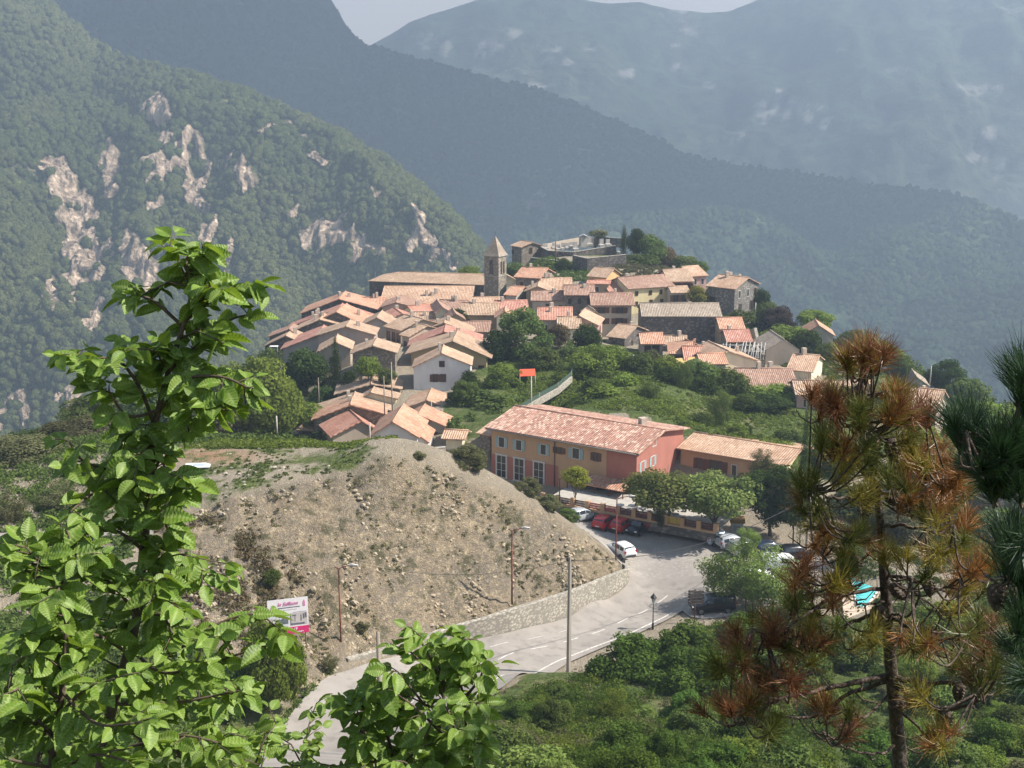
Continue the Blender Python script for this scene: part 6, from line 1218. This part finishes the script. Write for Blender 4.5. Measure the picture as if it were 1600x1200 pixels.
scatter('verge_grass', [(405,1200),(440,1120),(480,1070),(520,1040),(520,1065),(480,1095),(445,1130),(425,1200)], 2500, (.15, .4), .09, 26, 'mid', 39, (-22, -8, 76, 98))
def stones(name, poly, n, size, seed, box, c1, c2, squash=.6):
    rs = np.random.RandomState(seed); x = rs.uniform(box[0], box[1], n); y = rs.uniform(box[2], box[3], n); z = gz0(x, y); a, b_ = proj(x, y, z); ok = inpoly(a, b_, poly) & (np.array([noise.noise(Vector((p * .22, q * .22, seed))) + .5 * noise.noise(Vector((p * .8, q * .8, seed))) for p, q in zip(x, y)]) > rs.rand(n) * .6 - .12); x, y, z = x[ok], y[ok], z[ok]; k = len(x)
    g = (1 + 5 ** .5) / 2; iv = np.array([(-1, g, 0), (1, g, 0), (-1, -g, 0), (1, -g, 0), (0, -1, g), (0, 1, g), (0, -1, -g), (0, 1, -g), (g, 0, -1), (g, 0, 1), (-g, 0, -1), (-g, 0, 1)]) / 1.9
    fi = np.array([(0, 11, 5), (0, 5, 1), (0, 1, 7), (0, 7, 10), (0, 10, 11), (1, 5, 9), (5, 11, 4), (11, 10, 2), (10, 7, 6), (7, 1, 8), (3, 9, 4), (3, 4, 2), (3, 2, 6), (3, 6, 8), (3, 8, 9), (4, 9, 5), (2, 4, 11), (6, 2, 10), (8, 6, 7), (9, 8, 1)])
    s = (size[0] + (size[1] - size[0]) * rs.rand(k, 1, 1) ** 3); V = iv[None] * s * np.array([1.2, .9, squash]) * (1 + (rs.rand(k, 12, 1) - .5) * .7) + np.stack([x, y, z - .02], 1)[:, None]; Fm = (fi[None] + (np.arange(k) * 12)[:, None, None]).reshape(-1, 3)
    m_ = mat(name + '_mat', c1, c2, .6, .95, .3, .05, c3=tuple(q * .7 for q in c1), s3=2); return tag(np_mesh(name, V.reshape(-1, 3), Fm, m_), kind='stuff')
stones('loose_rocks', MP, 34000, (.03, .24), 41, (-40, 14, 84, 124), (.44, .35, .24), (.33, .28, .21), .9)
stones('pale_gravel', PLT, 2500, (.04, .2), 42, (-45, -8, 104, 130), (.5, .44, .35), (.4, .36, .3))
stones('rock_pile', [(250,765),(285,760),(290,790),(262,798),(250,790)], 900, (.2, .7), 43, (-40, -26, 104, 118), (.55, .45, .36), (.42, .36, .3), .8)
# ------------------------------------------------------------------ near leafy saplings
def broadleaf_mat():
    m = bpy.data.materials.new('broad_leaf'); m.use_nodes = True; t = m.node_tree; t.nodes.clear(); o = t.nodes.new('ShaderNodeOutputMaterial')
    at = node(t, 'ShaderNodeAttribute', attribute_name='lv'); av = node(t, 'ShaderNodeAttribute', attribute_name='vein')
    col = mix(t, at.outputs['Fac'], (.055, .10, .012), (.155, .235, .026)); col = mix(t, av.outputs['Fac'], col, (.27, .36, .10)); col = mix(t, noise_fac(t, 35, 3, .45, .7), col, (.11, .20, .02))
    d = node(t, 'ShaderNodeBsdfPrincipled'); d.inputs['Roughness'].default_value = .5; d.inputs['Specular IOR Level'].default_value = .35; t.links.new(col, d.inputs['Base Color']); tr = node(t, 'ShaderNodeBsdfTranslucent'); t.links.new(mix(t, .55, col, (.42, .60, .04)), tr.inputs[0])
    ms = node(t, 'ShaderNodeMixShader', Fac=.30); t.links.new(d.outputs[0], ms.inputs[1]); t.links.new(tr.outputs[0], ms.inputs[2]); t.links.new(ms.outputs[0], o.inputs[0]); return m
LEAFM = broadleaf_mat(); m_twig = mat('twig_bark', (.13, .095, .065), (.07, .05, .04), 30, .8, .2, .005)
def leaf_template(nu=36, nv=6):
    u = np.linspace(0, 1, nu + 1)[:, None]; v = np.linspace(-1, 1, nv + 1)[None]; 
    w_ = .315 * np.sin(np.pi * u ** .80) ** .75 * (1 - .35 * u ** 4); w_ = np.where(u > .9, w_ * (1 - (u - .9) * 3), w_); w_[0] = .004; w_[-1] = .003
    ser = 1 + .05 * np.sin(u * 2 * np.pi * 15) * (np.abs(v) > .9)
    ph = (u * 8.5 - np.abs(v) * w_ * 4.2) % 1.0; tri = np.abs(ph - .5) * 2; x = u + 0 * v; y = v * w_ * ser
    z = .22 * np.abs(y) + .062 * (tri - .5) * (np.abs(v) < .99) * np.minimum(1, w_ * 5); vein = np.clip((tri - .55) * 2.5, 0, 1) + (np.abs(v) < .05)
    P3 = np.stack([x, y, z + 0 * x], -1).reshape(-1, 3); idx = np.arange((nu + 1) * (nv + 1)).reshape(nu + 1, nv + 1)
    Fm = np.stack([idx[:-1, :-1], idx[1:, :-1], idx[1:, 1:], idx[:-1, 1:]], -1).reshape(-1, 4); return P3, Fm, np.clip(vein, 0, 1).ravel()
LT, LF, LVN = leaf_template()
def curve_pts(px, k=6):
    p = [Vector(q) for q in px]; out = []
    for i in range(len(p) - 1):
        a = p[max(i - 1, 0)]; b_ = p[i]; c = p[i + 1]; d = p[min(i + 2, len(p) - 1)]
        for j in range(k):
            s = j / k; out.append(.5 * ((2 * b_) + (c - a) * s + (2 * a - 5 * b_ + 4 * c - d) * s * s + (3 * b_ - a - 3 * c + d) * s ** 3))
    return out + [p[-1]]
def sapling(name, label, stems, branches, Lsz, seed, twig_gap=.085, ground=True, density=1.0, fill=.5):
    """stems / branches: lists of (px, py, Y) polylines, r0, r1"""
    rs = np.random.RandomState(seed); rr_ = random.Random(seed); first = P(*stems[0][0][0]); g0 = gz(first.x, first.y); rt = empty(name, (first.x, first.y, g0), label, 'tree' if 'tree' in name else 'bush')
    wood = MB(); tw = wood; sites = []; extra = []
    for pl, r0, r1, lf in stems:                    # short side branches all round each stem
        cpt = curve_pts([P(*q) for q in pl])
        for i in range(3, len(cpt) - 3):
            if rr_.random() < fill:
                a = rr_.uniform(0, 6.28); ln = rr_.uniform(.10, .30) * (1.15 - .75 * i / len(cpt)) + .03; e = cpt[i] + Vector((math.cos(a) * ln, math.sin(a) * ln, rr_.uniform(-.05, .16))); extra.append([cpt[i], cpt[i].lerp(e, .5) + Vector((0, 0, .03)), e])
    for q in extra:
        wood.tube(q, [.004, .0032, .002], 5); sites += [(q[0].lerp(q[1], .6), (q[1] - q[0]).normalized()), (q[1], (q[2] - q[0]).normalized()), (q[1].lerp(q[2], .5), (q[2] - q[1]).normalized()), (q[2], (q[2] - q[1]).normalized())]
    for pl, r0, r1, lf in stems + branches:
        p = curve_pts([P(*q) for q in pl]); 
        if (pl, r0, r1, lf) in stems:
            b0 = p[0]; gg = gz(b0.x, b0.y); p = [Vector((b0.x + .1, b0.y + .05, gg - .2)), Vector((b0.x + .04, b0.y, (gg + b0.z) / 2))] + p
        wood.tube(p, list(np.linspace(r0, r1, len(p))), 7)
        Ls = 0; last = 0
        for i in range(3, len(p)):
            Ls += (p[i] - p[i - 1]).length
            if Ls - last > twig_gap * .55 * rr_.uniform(.6, 1.4) and lf > 0 and rr_.random() < lf * .8:
                last = Ls; t = (p[i] - p[i - 1]).normalized(); sites.append((p[i], t))
        if lf > 0: sites.append((p[-1], (p[-1] - p[-2]).normalized()))
    A, D, N_, S = [], [], [], []
    for p, t in sites:
        a = rr_.uniform(0, 6.28); side = Vector((math.cos(a), math.sin(a) * .8, rr_.uniform(-.2, .5))).normalized(); d = (t * .75 + side).normalized(); ln = rr_.uniform(.03, .095); n = max(3, int(ln / .024 * density * 1.35))
        q = [p, p + d * ln * .5 + Vector((0, 0, -.004)), p + d * ln + Vector((0, 0, -.015))]; tw.tube(q, [.0028, .002, .0012], 4)
        for k in range(n + 1):
            s = (k + .6) / (n + .6); b_ = q[0].lerp(q[1], s * 2) if s < .5 else q[1].lerp(q[2], s * 2 - 1); sd = 1 if k % 2 else -1; lat = d.cross(Vector((0, 0, 1))).normalized() * sd
            ld = (d * (.55 if k < n else 1.2) + lat * (1 if k < n else .1) + Vector((rr_.uniform(-.3, .3), rr_.uniform(-.3, .3), rr_.uniform(-1.0, .12)))).normalized(); A.append(b_ + ld * .008); D.append(ld)
            nn = Vector((rr_.uniform(-.8, .8), rr_.uniform(-1.1, .5), rr_.uniform(.45, 1))); nn = (nn - ld * nn.dot(ld)).normalized(); N_.append(nn); S.append(Lsz * rr_.uniform(.45, 1.12) * (.75 if k == n else 1))
    wood.build('branches', m_twig, rt)
    A, D, N_, S = np.array(A), np.array(D), np.array(N_), np.array(S); B_ = np.cross(N_, D); n = len(A); T3 = np.repeat(LT[None], n, 0)
    bend = rs.uniform(.05, .5, (n, 1)); T3[..., 2] -= bend * T3[..., 0] ** 2 * .6; T3[..., 2] += rs.uniform(-.1, .25, (n, 1)) * np.abs(T3[..., 1]); tws = rs.uniform(-.5, .5, (n, 1)) * T3[..., 0]; T3[..., 2] += tws * T3[..., 1]
    V = A[:, None] + (T3[..., 0:1] * D[:, None] + T3[..., 1:2] * B_[:, None] + T3[..., 2:3] * N_[:, None]) * S[:, None, None]
    V = V - np.array(rt.location)[None, None]; Fm = (LF[None] + (np.arange(n) * len(LT))[:, None, None]).reshape(-1, 4)
    np_mesh('leaves', V.reshape(-1, 3), Fm, LEAFM, rt, smooth=True, attrs={'lv': ('FACE', np.repeat(rs.rand(n), len(LF))), 'vein': ('POINT', np.tile(LVN, n))}); return n
Y0 = 4.1
def B(*pts, r0=.007, r1=.003, lf=1.0): return (list(pts), r0, r1, lf)
nl = sapling('young_tree', 'tall leafy young tree with pleated bright green leaves filling the left foreground',
  [B((150,1250,4.0),(172,1120,4.05),(212,975,4.1),(224,860,4.15),(236,760,4.15),(240,680,4.15),(262,585,4.15),(288,505,4.1),(304,440,4.1),(318,398,4.1), r0=.022, r1=.004, lf=.9),
   B((70,1250,3.7),(95,1100,3.75),(104,960,3.8),(92,900,3.8),(50,880,3.8), r0=.014, r1=.003, lf=.8)],
  [B((240,660,4.15),(215,600,4.1),(180,560,4.05),(140,565,4.0),(120,556,4.0)), B((252,620,4.15),(300,590,4.05),(350,590,4.0),(385,605,3.95)), B((266,578,4.15),(320,530,4.2),(360,500,4.2),(388,492,4.2)),
   B((286,510,4.12),(240,470,4.1),(215,462,4.1)), B((290,500,4.12),(330,470,4.1),(345,450,4.0),lf=.4), B((250,640,4.15),(200,650,4.05),(170,610,4.0),lf=.8), B((240,700,4.15),(290,680,4.1),(300,640,4.0),(330,640,3.95)), B((232,785,4.15),(180,740,4.1),(130,720,4.0),(108,690,4.0)),
   B((236,760,4.15),(150,770,4.0),(110,800,3.9)), B((238,745,4.15),(250,720,4.1),(262,740,4.0)), B((224,860,4.12),(180,830,4.0),(120,840,3.9),(85,870,3.85)), B((226,870,4.15),(262,840,4.1),(250,800,4.0)), B((220,900,4.1),(255,900,4.0),(262,940,3.9)),
   B((215,960,4.1),(160,900,3.95),(120,900,3.9)), B((212,975,4.1),(250,960,4.0),(270,990,3.9),lf=.9), B((200,1020,4.05),(140,990,3.9),(60,1000,3.8),(20,990,3.7)), B((190,1060,4.05),(270,1020,4.1),(340,975,4.2),(400,960,4.2),(432,980,4.2)),
   B((185,1075,4.05),(270,1060,4.1),(350,1030,4.15),(410,1010,4.15)), B((178,1100,4.05),(260,1100,4.0),(320,1090,4.0),(370,1080,4.0)), B((160,1180,4.0),(230,1160,3.9),(290,1150,3.8),(340,1160,3.8)), B((160,1190,4.0),(250,1210,3.8),(330,1210,3.8)),
   B((85,1150,3.75),(40,1110,3.7),(5,1100,3.65)), B((90,1120,3.75),(130,1080,3.7),(180,1060,3.6)), B((80,1200,3.7),(30,1190,3.6),(-20,1180,3.6)), B((100,1030,3.8),(60,1010,3.75),(20,1040,3.7)), B((80,1220,3.7),(140,1180,3.6),(200,1190,3.5)), B((96,1080,3.75),(150,1130,3.6),(210,1130,3.5)),
   B((92,1090,3.75),(50,1070,3.7),(20,1080,3.6)), B((92,900,3.8),(110,860,3.8),(105,830,3.8),lf=.8), B((304,440,4.1),(290,410,4.1),(300,395,4.1)), B((310,425,4.1),(335,440,4.1),lf=.5), B((200,1010,4.1),(250,1050,3.9),(300,1040,3.8),(320,1000,3.8))], .098, 5, twig_gap=.062, density=1.2)
nl2 = sapling('leafy_bush', 'leafy bush with large pleated leaves standing up before the road, lower centre',
  [B((686,1260,4.4),(694,1190,4.4),(686,1130,4.4),(694,1080,4.45),(686,1040,4.45), r0=.012, r1=.003), B((622,1260,4.4),(614,1190,4.4),(598,1120,4.4),(574,1085,4.35), r0=.01, r1=.003), B((726,1260,4.5),(730,1180,4.5),(726,1100,4.5),(714,1040,4.5),(722,1000,4.5), r0=.01, r1=.003)],
  [B((694,1090,4.45),(662,1040,4.4),(638,1015,4.4)), B((690,1060,4.45),(662,1010,4.4),(658,995,4.4),lf=.7), B((717,1050,4.5),(734,1010,4.45),(746,1000,4.4)), B((726,1090,4.5),(750,1060,4.45),(754,1040,4.4)), B((730,1150,4.5),(746,1130,4.4),(744,1100,4.3)), B((694,1150,4.4),(654,1110,4.3),(614,1080,4.3)), B((686,1130,4.4),(654,1090,4.35),(622,1050,4.3)),
   B((614,1180,4.4),(574,1150,4.3),(558,1110,4.3)), B((606,1140,4.4),(582,1120,4.4),(562,1100,4.4)), B((614,1200,4.4),(654,1170,4.2),(678,1120,4.2)), B((694,1180,4.4),(710,1140,4.2),(694,1100,4.2)), B((730,1190,4.5),(754,1170,4.4),(746,1160,4.3)), B((618,1210,4.4),(582,1190,4.3),(566,1200,4.2)), B((686,1200,4.4),(654,1200,4.2),(630,1190,4.1))], .10, 9, twig_gap=.075, density=.85, fill=.15)
nl4 = sapling('leafy_bush', 'second leafy shrub filling the lower left corner behind the tall young tree', [B((40,1300,5.0),(60,1180,5.0),(50,1080,5.0),(40,1000,5.0), r0=.012, r1=.003), B((200,1300,5.2),(215,1200,5.2),(240,1120,5.2),(250,1060,5.2), r0=.012, r1=.003), B((330,1300,5.1),(340,1220,5.1),(330,1150,5.1),(350,1110,5.1), r0=.010, r1=.003)],
  [B((55,1150,5.0),(110,1120,4.9),(150,1090,4.9)), B((50,1080,5.0),(10,1050,5.0),(-20,1040,5.0)), B((45,1040,5.0),(90,1010,5.0),(120,980,5.0)), B((225,1160,5.2),(180,1130,5.2),(150,1140,5.2)), B((240,1120,5.2),(290,1080,5.2),(320,1060,5.2)), B((335,1180,5.1),(390,1160,5.1),(420,1150,5.1)), B((340,1200,5.1),(290,1180,5.1),(260,1190,5.1)), B((60,1190,5.0),(120,1190,5.0),(160,1210,5.0))], .105, 21, twig_gap=.07, density=1.0, fill=.7)
nl3 = sapling('leafy_bush', 'small sprig of young leaves at the bottom edge between the two leafy plants', [B((480,1260,4.6),(470,1200,4.6),(480,1165,4.6), r0=.006, r1=.002), B((400,1260,4.3),(390,1215,4.3),(410,1190,4.3), r0=.006, r1=.002)], [B((478,1185,4.6),(500,1170,4.6))], .07, 15, twig_gap=.06)
print('leaves', nl, nl2, nl3)
# ------------------------------------------------------------------ pines
def needlemat(name, a, b_, tr=.25):
    m = bpy.data.materials.new('needles_' + name); m.use_nodes = True; t = m.node_tree; t.nodes.clear(); o = t.nodes.new('ShaderNodeOutputMaterial'); at = node(t, 'ShaderNodeAttribute', attribute_name='lv'); col = mix(t, at.outputs['Fac'], a, b_)
    d = node(t, 'ShaderNodeBsdfPrincipled'); d.inputs['Roughness'].default_value = .45; t.links.new(col, d.inputs['Base Color']); x = node(t, 'ShaderNodeBsdfTranslucent'); t.links.new(col, x.inputs[0]); ms = node(t, 'ShaderNodeMixShader', Fac=tr)
    t.links.new(d.outputs[0], ms.inputs[1]); t.links.new(x.outputs[0], ms.inputs[2]); t.links.new(ms.outputs[0], o.inputs[0]); return m
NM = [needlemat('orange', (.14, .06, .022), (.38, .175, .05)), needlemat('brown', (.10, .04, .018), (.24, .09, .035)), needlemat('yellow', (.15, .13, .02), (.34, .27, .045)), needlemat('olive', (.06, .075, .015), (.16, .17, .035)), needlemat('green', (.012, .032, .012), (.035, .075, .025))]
m_pbark = mat('pine_bark', (.10, .07, .05), (.045, .032, .025), 25, .9, .6, .01, c3=(.17, .14, .12), s3=60)
def needles(rs, cen, axis, n, ln, spread, lo=.0):
    ax = np.array(axis); d = rs.normal(size=(n, 3)); d /= np.linalg.norm(d, axis=1, keepdims=True); d = d * spread + ax; d /= np.linalg.norm(d, axis=1, keepdims=True)
    base = np.array(cen) + ax * rs.uniform(-.55, .25, (n, 1)) * ln * .9; L_ = ln * rs.uniform(.7, 1.1, (n, 1)); sd = np.cross(d, rs.normal(size=(n, 3))); sd /= np.linalg.norm(sd, axis=1, keepdims=True); w_ = .0010
    crv = rs.normal(size=(n, 3)) * .06; crv[:, 2] -= .03; mid = base + d * L_ * .5 + crv * L_ * .6; tip = base + d * L_ + crv * L_ * 0
    V = np.stack([base - sd * w_, base + sd * w_, mid + sd * w_, mid - sd * w_, tip + sd * w_ * .25, tip - sd * w_ * .25], 1); Fm = np.array([(0, 1, 2, 3), (3, 2, 4, 5)])[None] + (np.arange(n) * 6)[:, None, None]; return V.reshape(-1, 3), Fm.reshape(-1, 4)
def cone(m, p, tilt, s=1.0):
    n, k = 12, 14; ax = Vector(tilt).normalized(); a = ax.cross(Vector((0, 1, .3))).normalized(); b_ = ax.cross(a); vs = []; fs = []
    for i in range(k + 1):
        t = i / k; r = math.sin(math.pi * min(1, t ** .7)) ** .8 * .024 * s + .001
        for j in range(n):
            q = 2 * math.pi * (j + .5 * (i % 2)) / n; rr__ = r * (1.18 if (i + j) % 2 else .82); vs.append(Vector(p) + ax * t * .088 * s + (a * math.cos(q) + b_ * math.sin(q)) * rr__)
    for i in range(k):
        for j in range(n): fs.append((i * n + j, i * n + (j + 1) % n, (i + 1) * n + (j + 1) % n, (i + 1) * n + j))
    m.mesh(vs, fs, 0, False)
def pine(name, label, trunk, br, clusters, cones, seed, ln=.105, nper=110, spread=.85, main=None):
    rs = np.random.RandomState(seed); rr_ = random.Random(seed); b0 = P(*trunk[0][:3]); g0 = gz(b0.x, b0.y); rt = empty(name, (b0.x, b0.y, g0), label, 'pine tree')
    tm = MB(); tp = curve_pts([P(*q[:3]) for q in trunk]); rad = np.interp(np.linspace(0, 1, len(tp)), np.linspace(0, 1, len(trunk)), [q[3] for q in trunk]); low = [Vector((b0.x + .12, b0.y + .05, g0 - .2)), Vector((b0.x + .05, b0.y, (g0 + b0.z) / 2))]
    tm.tube(low + tp, [trunk[0][3] * 1.7, trunk[0][3] * 1.3] + list(rad), 10); tm.build('trunk', m_pbark, rt); pool_ = list(tp); TW = MB()
    for pl, r0 in br:
        p = curve_pts([P(*q) for q in pl]); p = [q + Vector((rr_.uniform(-.004, .004),) * 3) for q in p]; m = MB(); m.tube(p, list(np.linspace(r0, r0 * .35, len(p))), 6); m.build('branch', m_pbark, rt); pool_ += p[3:]
        for k in range(4):                          # bare side twigs
            i = rr_.randint(3, len(p) - 2); e = p[i] + Vector((rr_.uniform(-.12, .12), rr_.uniform(-.12, .12), rr_.uniform(-.08, .07))); tq = [p[i], p[i].lerp(e, .5) + Vector((0, 0, -.02)), e, e + Vector((rr_.uniform(-.03, .03), 0, .03))]; 
            TW.tube(tq, [.0035, .003, .002, .001], 4); pool_.append(e)
    V, Fm, mi, lv = [], [], [], []; off = 0; tw = TW
    for (cx, cy, rpx, ci, k) in clusters:
        for _ in range(int(k * 1.55 + 1) if ci != 4 else k):
            Yc = 4.15 + rr_.uniform(-.38, .38) if main is None else main + rr_.uniform(-.25, .25); c = P(cx + rr_.gauss(0, rpx * .42), cy + rr_.gauss(0, rpx * .36), Yc); nb = min(pool_, key=lambda q: (q - c).length)
            md = nb.lerp(c, .5) + Vector((rr_.uniform(-.02, .02), rr_.uniform(-.02, .02), -.03 - .1 * (c - nb).length)); tq = curve_pts([nb, md, c], 4); tw.tube(tq, list(np.linspace(.0045, .0028, len(tq))), 5)
            ax = (c - md).normalized(); ax = (ax + Vector((0, 0, .55))).normalized(); cc = ci if rr_.random() < .6 else rr_.choice([0, 1, 2, 3, 3] if ci != 4 else [4])
            a, f = needles(rs, c, ax, nper, ln * rr_.uniform(.7, 1.15), spread * rr_.uniform(.65, 1.25)); V.append(a); Fm.append(f + off); off += len(a); mi += [cc] * len(f); lv.append(np.repeat(rs.rand(nper), 2))
    tw.build('twigs', m_pbark, rt); V = np.concatenate(V) - np.array(rt.location)[None]; np_mesh('needles', V, np.concatenate(Fm), NM, rt, mi=mi, attrs={'lv': ('FACE', np.concatenate(lv))})
    for (cx, cy, Yc, tl_, s) in cones: m = MB(); cone(m, P(cx, cy, Yc), tl_, s); m.build('cone', m_pbark, rt)
T_ = [(1412,1260,4.3,.030),(1404,1160,4.3,.027),(1392,1040,4.3,.023),(1384,930,4.3,.020),(1378,850,4.3,.016),(1370,760,4.3,.013),(1364,690,4.3,.011),(1357,630,4.3,.010),(1350,580,4.3,.007)]
BR = [([(1382,898,4.3),(1431,907,4.2),(1462,922,4.1),(1500,905,4.0)],.008),([(1392,956,4.3),(1418,963,4.2),(1436,930,4.1),(1425,900,4.0)],.006),([(1393,962,4.3),(1437,989,4.2),(1480,998,4.1),(1530,975,4.0)],.009),([(1393,1057,4.3),(1470,1067,4.2),(1551,1057,4.1),(1600,1040,4.0)],.011),
 ([(1394,1063,4.3),(1447,1102,4.2),(1502,1106,4.1),(1551,1070,4.0),(1570,1000,4.0)],.010),([(1388,1057,4.3),(1327,1067,4.25),(1262,1083,4.2),(1210,1096,4.15),(1180,1120,4.1)],.012),([(1389,1063,4.3),(1324,1086,4.4),(1275,1119,4.5),(1220,1119,4.5),(1155,1128,4.5)],.010),
 ([(1383,956,4.3),(1333,972,4.35),(1288,995,4.4),(1250,1020,4.5),(1200,1000,4.5)],.009),([(1380,920,4.3),(1307,930,4.2),(1262,960,4.1),(1210,989,4.0),(1175,985,4.0)],.008),([(1400,1161,4.3),(1379,1177,4.2),(1327,1171,4.1),(1285,1145,4.0)],.007),([(1370,765,4.3),(1333,776,4.2),(1294,776,4.1),(1262,758,4.0)],.008),
 ([(1367,708,4.3),(1398,718,4.2),(1437,737,4.1),(1475,735,4.0)],.007),([(1364,684,4.3),(1327,686,4.25),(1294,672,4.2),(1278,640,4.2)],.006),([(1371,765,4.3),(1405,783,4.2),(1450,792,4.1),(1485,806,4.0)],.008),([(1376,822,4.3),(1421,822,4.2),(1470,835,4.15),(1500,870,4.1)],.008),([(1375,822,4.3),(1327,851,4.2),(1281,857,4.1),(1262,880,4.1)],.007),
 ([(1364,690,4.3),(1395,684,4.25),(1431,672,4.2),(1450,650,4.2)],.006),([(1356,628,4.3),(1330,618,4.3),(1300,622,4.3)],.005),([(1356,625,4.3),(1380,612,4.3),(1400,618,4.3)],.005),([(1382,900,4.3),(1440,935,4.4),(1480,960,4.45),(1520,990,4.5)],.006),([(1378,850,4.3),(1330,890,4.4),(1300,930,4.45),(1260,925,4.5)],.006),
 ([(1385,940,4.3),(1345,945,4.15),(1322,930,4.1),(1300,940,4.05)],.005),([(1395,1080,4.3),(1350,1120,4.2),(1330,1110,4.1),(1300,1105,4.1)],.006),([(1398,1100,4.3),(1440,1140,4.2),(1475,1160,4.1)],.007),([(1372,780,4.3),(1420,800,4.4),(1455,760,4.5)],.005)]
CL = [(1350,562,44,0,7),(1335,556,30,1,2),(1372,562,30,1,2),(1290,622,24,0,4),(1312,652,36,1,4),(1345,655,34,3,4),(1400,622,24,0,3),(1438,645,34,1,4),(1390,655,36,2,4),(1296,690,34,3,4),(1322,720,40,2,5),(1345,705,30,3,4),(1420,690,36,3,4),(1440,720,36,2,4),(1474,728,34,0,5),(1486,765,34,0,4),(1430,770,40,0,5),(1460,800,36,2,4),
 (1492,815,40,0,5),(1290,850,36,0,5),(1325,835,34,3,4),(1268,898,38,1,5),(1300,925,34,0,4),(1248,930,30,3,3),(1478,868,42,2,5),(1520,892,40,0,5),(1505,940,40,0,4),(1532,985,42,1,5),(1262,970,26,2,3),(1200,985,42,1,6),(1170,1015,38,1,5),(1240,1015,36,1,5),(1145,1045,36,3,4),(1172,1088,44,1,6),(1128,1105,34,1,4),(1222,1062,40,1,5),
 (1290,1000,36,3,3),(1350,990,28,2,2),(1430,985,36,1,3),(1450,1015,34,3,3),(1280,1108,24,0,3),(1205,1135,36,3,4),(1480,1150,40,0,4),(1560,1000,40,3,4),(1270,800,34,3,3),(1345,770,26,2,2),(1310,885,26,3,2),(1400,880,30,2,2),(1500,1040,40,3,4),(1560,1060,40,3,3),(1440,1100,30,2,2),(1330,1130,34,1,2),(1260,760,26,3,3),(1395,745,30,3,2)]
CN = [(1346,600,4.28,(0,0,-1),1.25),(1298,682,4.2,(.1,0,-1),1.0),(1396,684,4.2,(.05,0,-1),1.1),(1364,672,4.24,(.1,0,-1),1.25),(1356,778,4.2,(-.2,-.1,-1),1.0),(1382,772,4.2,(.9,0,-.35),1.05),(1392,912,4.2,(.7,0,-.6),1.1),(1378,945,4.2,(-.2,0,-1),1.2),(1452,905,4.1,(.1,0,-1),.8),(1502,1068,4.1,(-.1,0,-1),.9),(1478,1108,4.1,(0,0,-1),1.1),(1408,1090,4.2,(-.2,0,-1),.9),(1338,868,4.2,(0,0,-1),.9)]
pine('pine_tree', 'dying pine with rusty orange and olive needle tufts and hanging cones', T_, BR, CL, CN, 3, nper=92, spread=.95, ln=.096)
T2 = [(1760,1260,3.4,.04),(1750,1000,3.4,.035),(1740,800,3.4,.03),(1720,560,3.4,.02),(1700,480,3.4,.012)]
BR2 = [([(1735,760,3.4),(1650,720,3.3),(1570,700,3.2),(1510,672,3.15)],.012),([(1722,600,3.4),(1660,600,3.3),(1620,598,3.3)],.008),([(1745,900,3.4),(1660,880,3.3),(1600,880,3.25),(1570,900,3.2)],.01),([(1735,780,3.4),(1650,780,3.3),(1590,760,3.2),(1530,730,3.2)],.01),([(1748,1000,3.4),(1650,980,3.3),(1600,960,3.2)],.01),([(1735,740,3.4),(1640,690,3.4),(1580,690,3.4)],.008)]
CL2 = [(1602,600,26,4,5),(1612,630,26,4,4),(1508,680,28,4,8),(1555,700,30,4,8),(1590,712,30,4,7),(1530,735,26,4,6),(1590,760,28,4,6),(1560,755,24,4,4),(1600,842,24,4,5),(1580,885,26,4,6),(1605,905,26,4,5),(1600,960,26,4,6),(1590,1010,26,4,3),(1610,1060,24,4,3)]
pine('pine_tree', 'dark green pine whose shadowed boughs reach in from the right picture edge', T2, BR2, CL2, [(1560,910,3.2,(0,0,-1),1.0)], 5, ln=.115, nper=135, spread=.62, main=3.2)
# cumulus bank out of view, added to keep the sun off the middle ridge
def shade_cloud_bank():
    m_, t_, b_, o_ = newmat('shade_cloud'); b_.inputs['Base Color'].default_value = (.85, .85, .86, 1); b_.inputs['Roughness'].default_value = 1; rs = np.random.RandomState(3)
    for k, (x, y, z, sx, sy) in enumerate(((1450, 2450, 1750, 1400, 760),)):
        import bmesh
        bm = bmesh.new(); bmesh.ops.create_icosphere(bm, subdivisions=5, radius=1)
        for v in bm.verts:
            n = noise.fractal(v.co * 1.8 + Vector((k * 7, 0, 0)), 1, 2, 5); v.co = v.co * (1 + n * .45); v.co = Vector((v.co.x * sx, v.co.y * sy, v.co.z * (190 if v.co.z > 0 else 70)))
        me = bpy.data.meshes.new('shade_cloud'); bm.to_mesh(me); bm.free(); me.materials.append(m_)
        for p in me.polygons: p.use_smooth = True
        o = bpy.data.objects.new('shade_cloud', me); COL.objects.link(o); o.location = (x, y, z); tag(o, kind='structure')
shade_cloud_bank()
# ------------------------------------------------------------------ air
hb = MB(); hb.box((0, 1860, 260), (16000, 6420, 1400)); hz = bpy.data.materials.new('haze_air'); hz.use_nodes = True; t = hz.node_tree; t.nodes.clear()
ho = t.nodes.new('ShaderNodeOutputMaterial'); hv = t.nodes.new('ShaderNodeVolumePrincipled'); hv.inputs['Density'].default_value = .00040; hv.inputs['Color'].default_value = (.58, .76, 1, 1); hv.inputs['Anisotropy'].default_value = .2
t.links.new(hv.outputs[0], ho.inputs['Volume'])
hzo = hb.build('haze', hz); tag(hzo, kind='stuff')
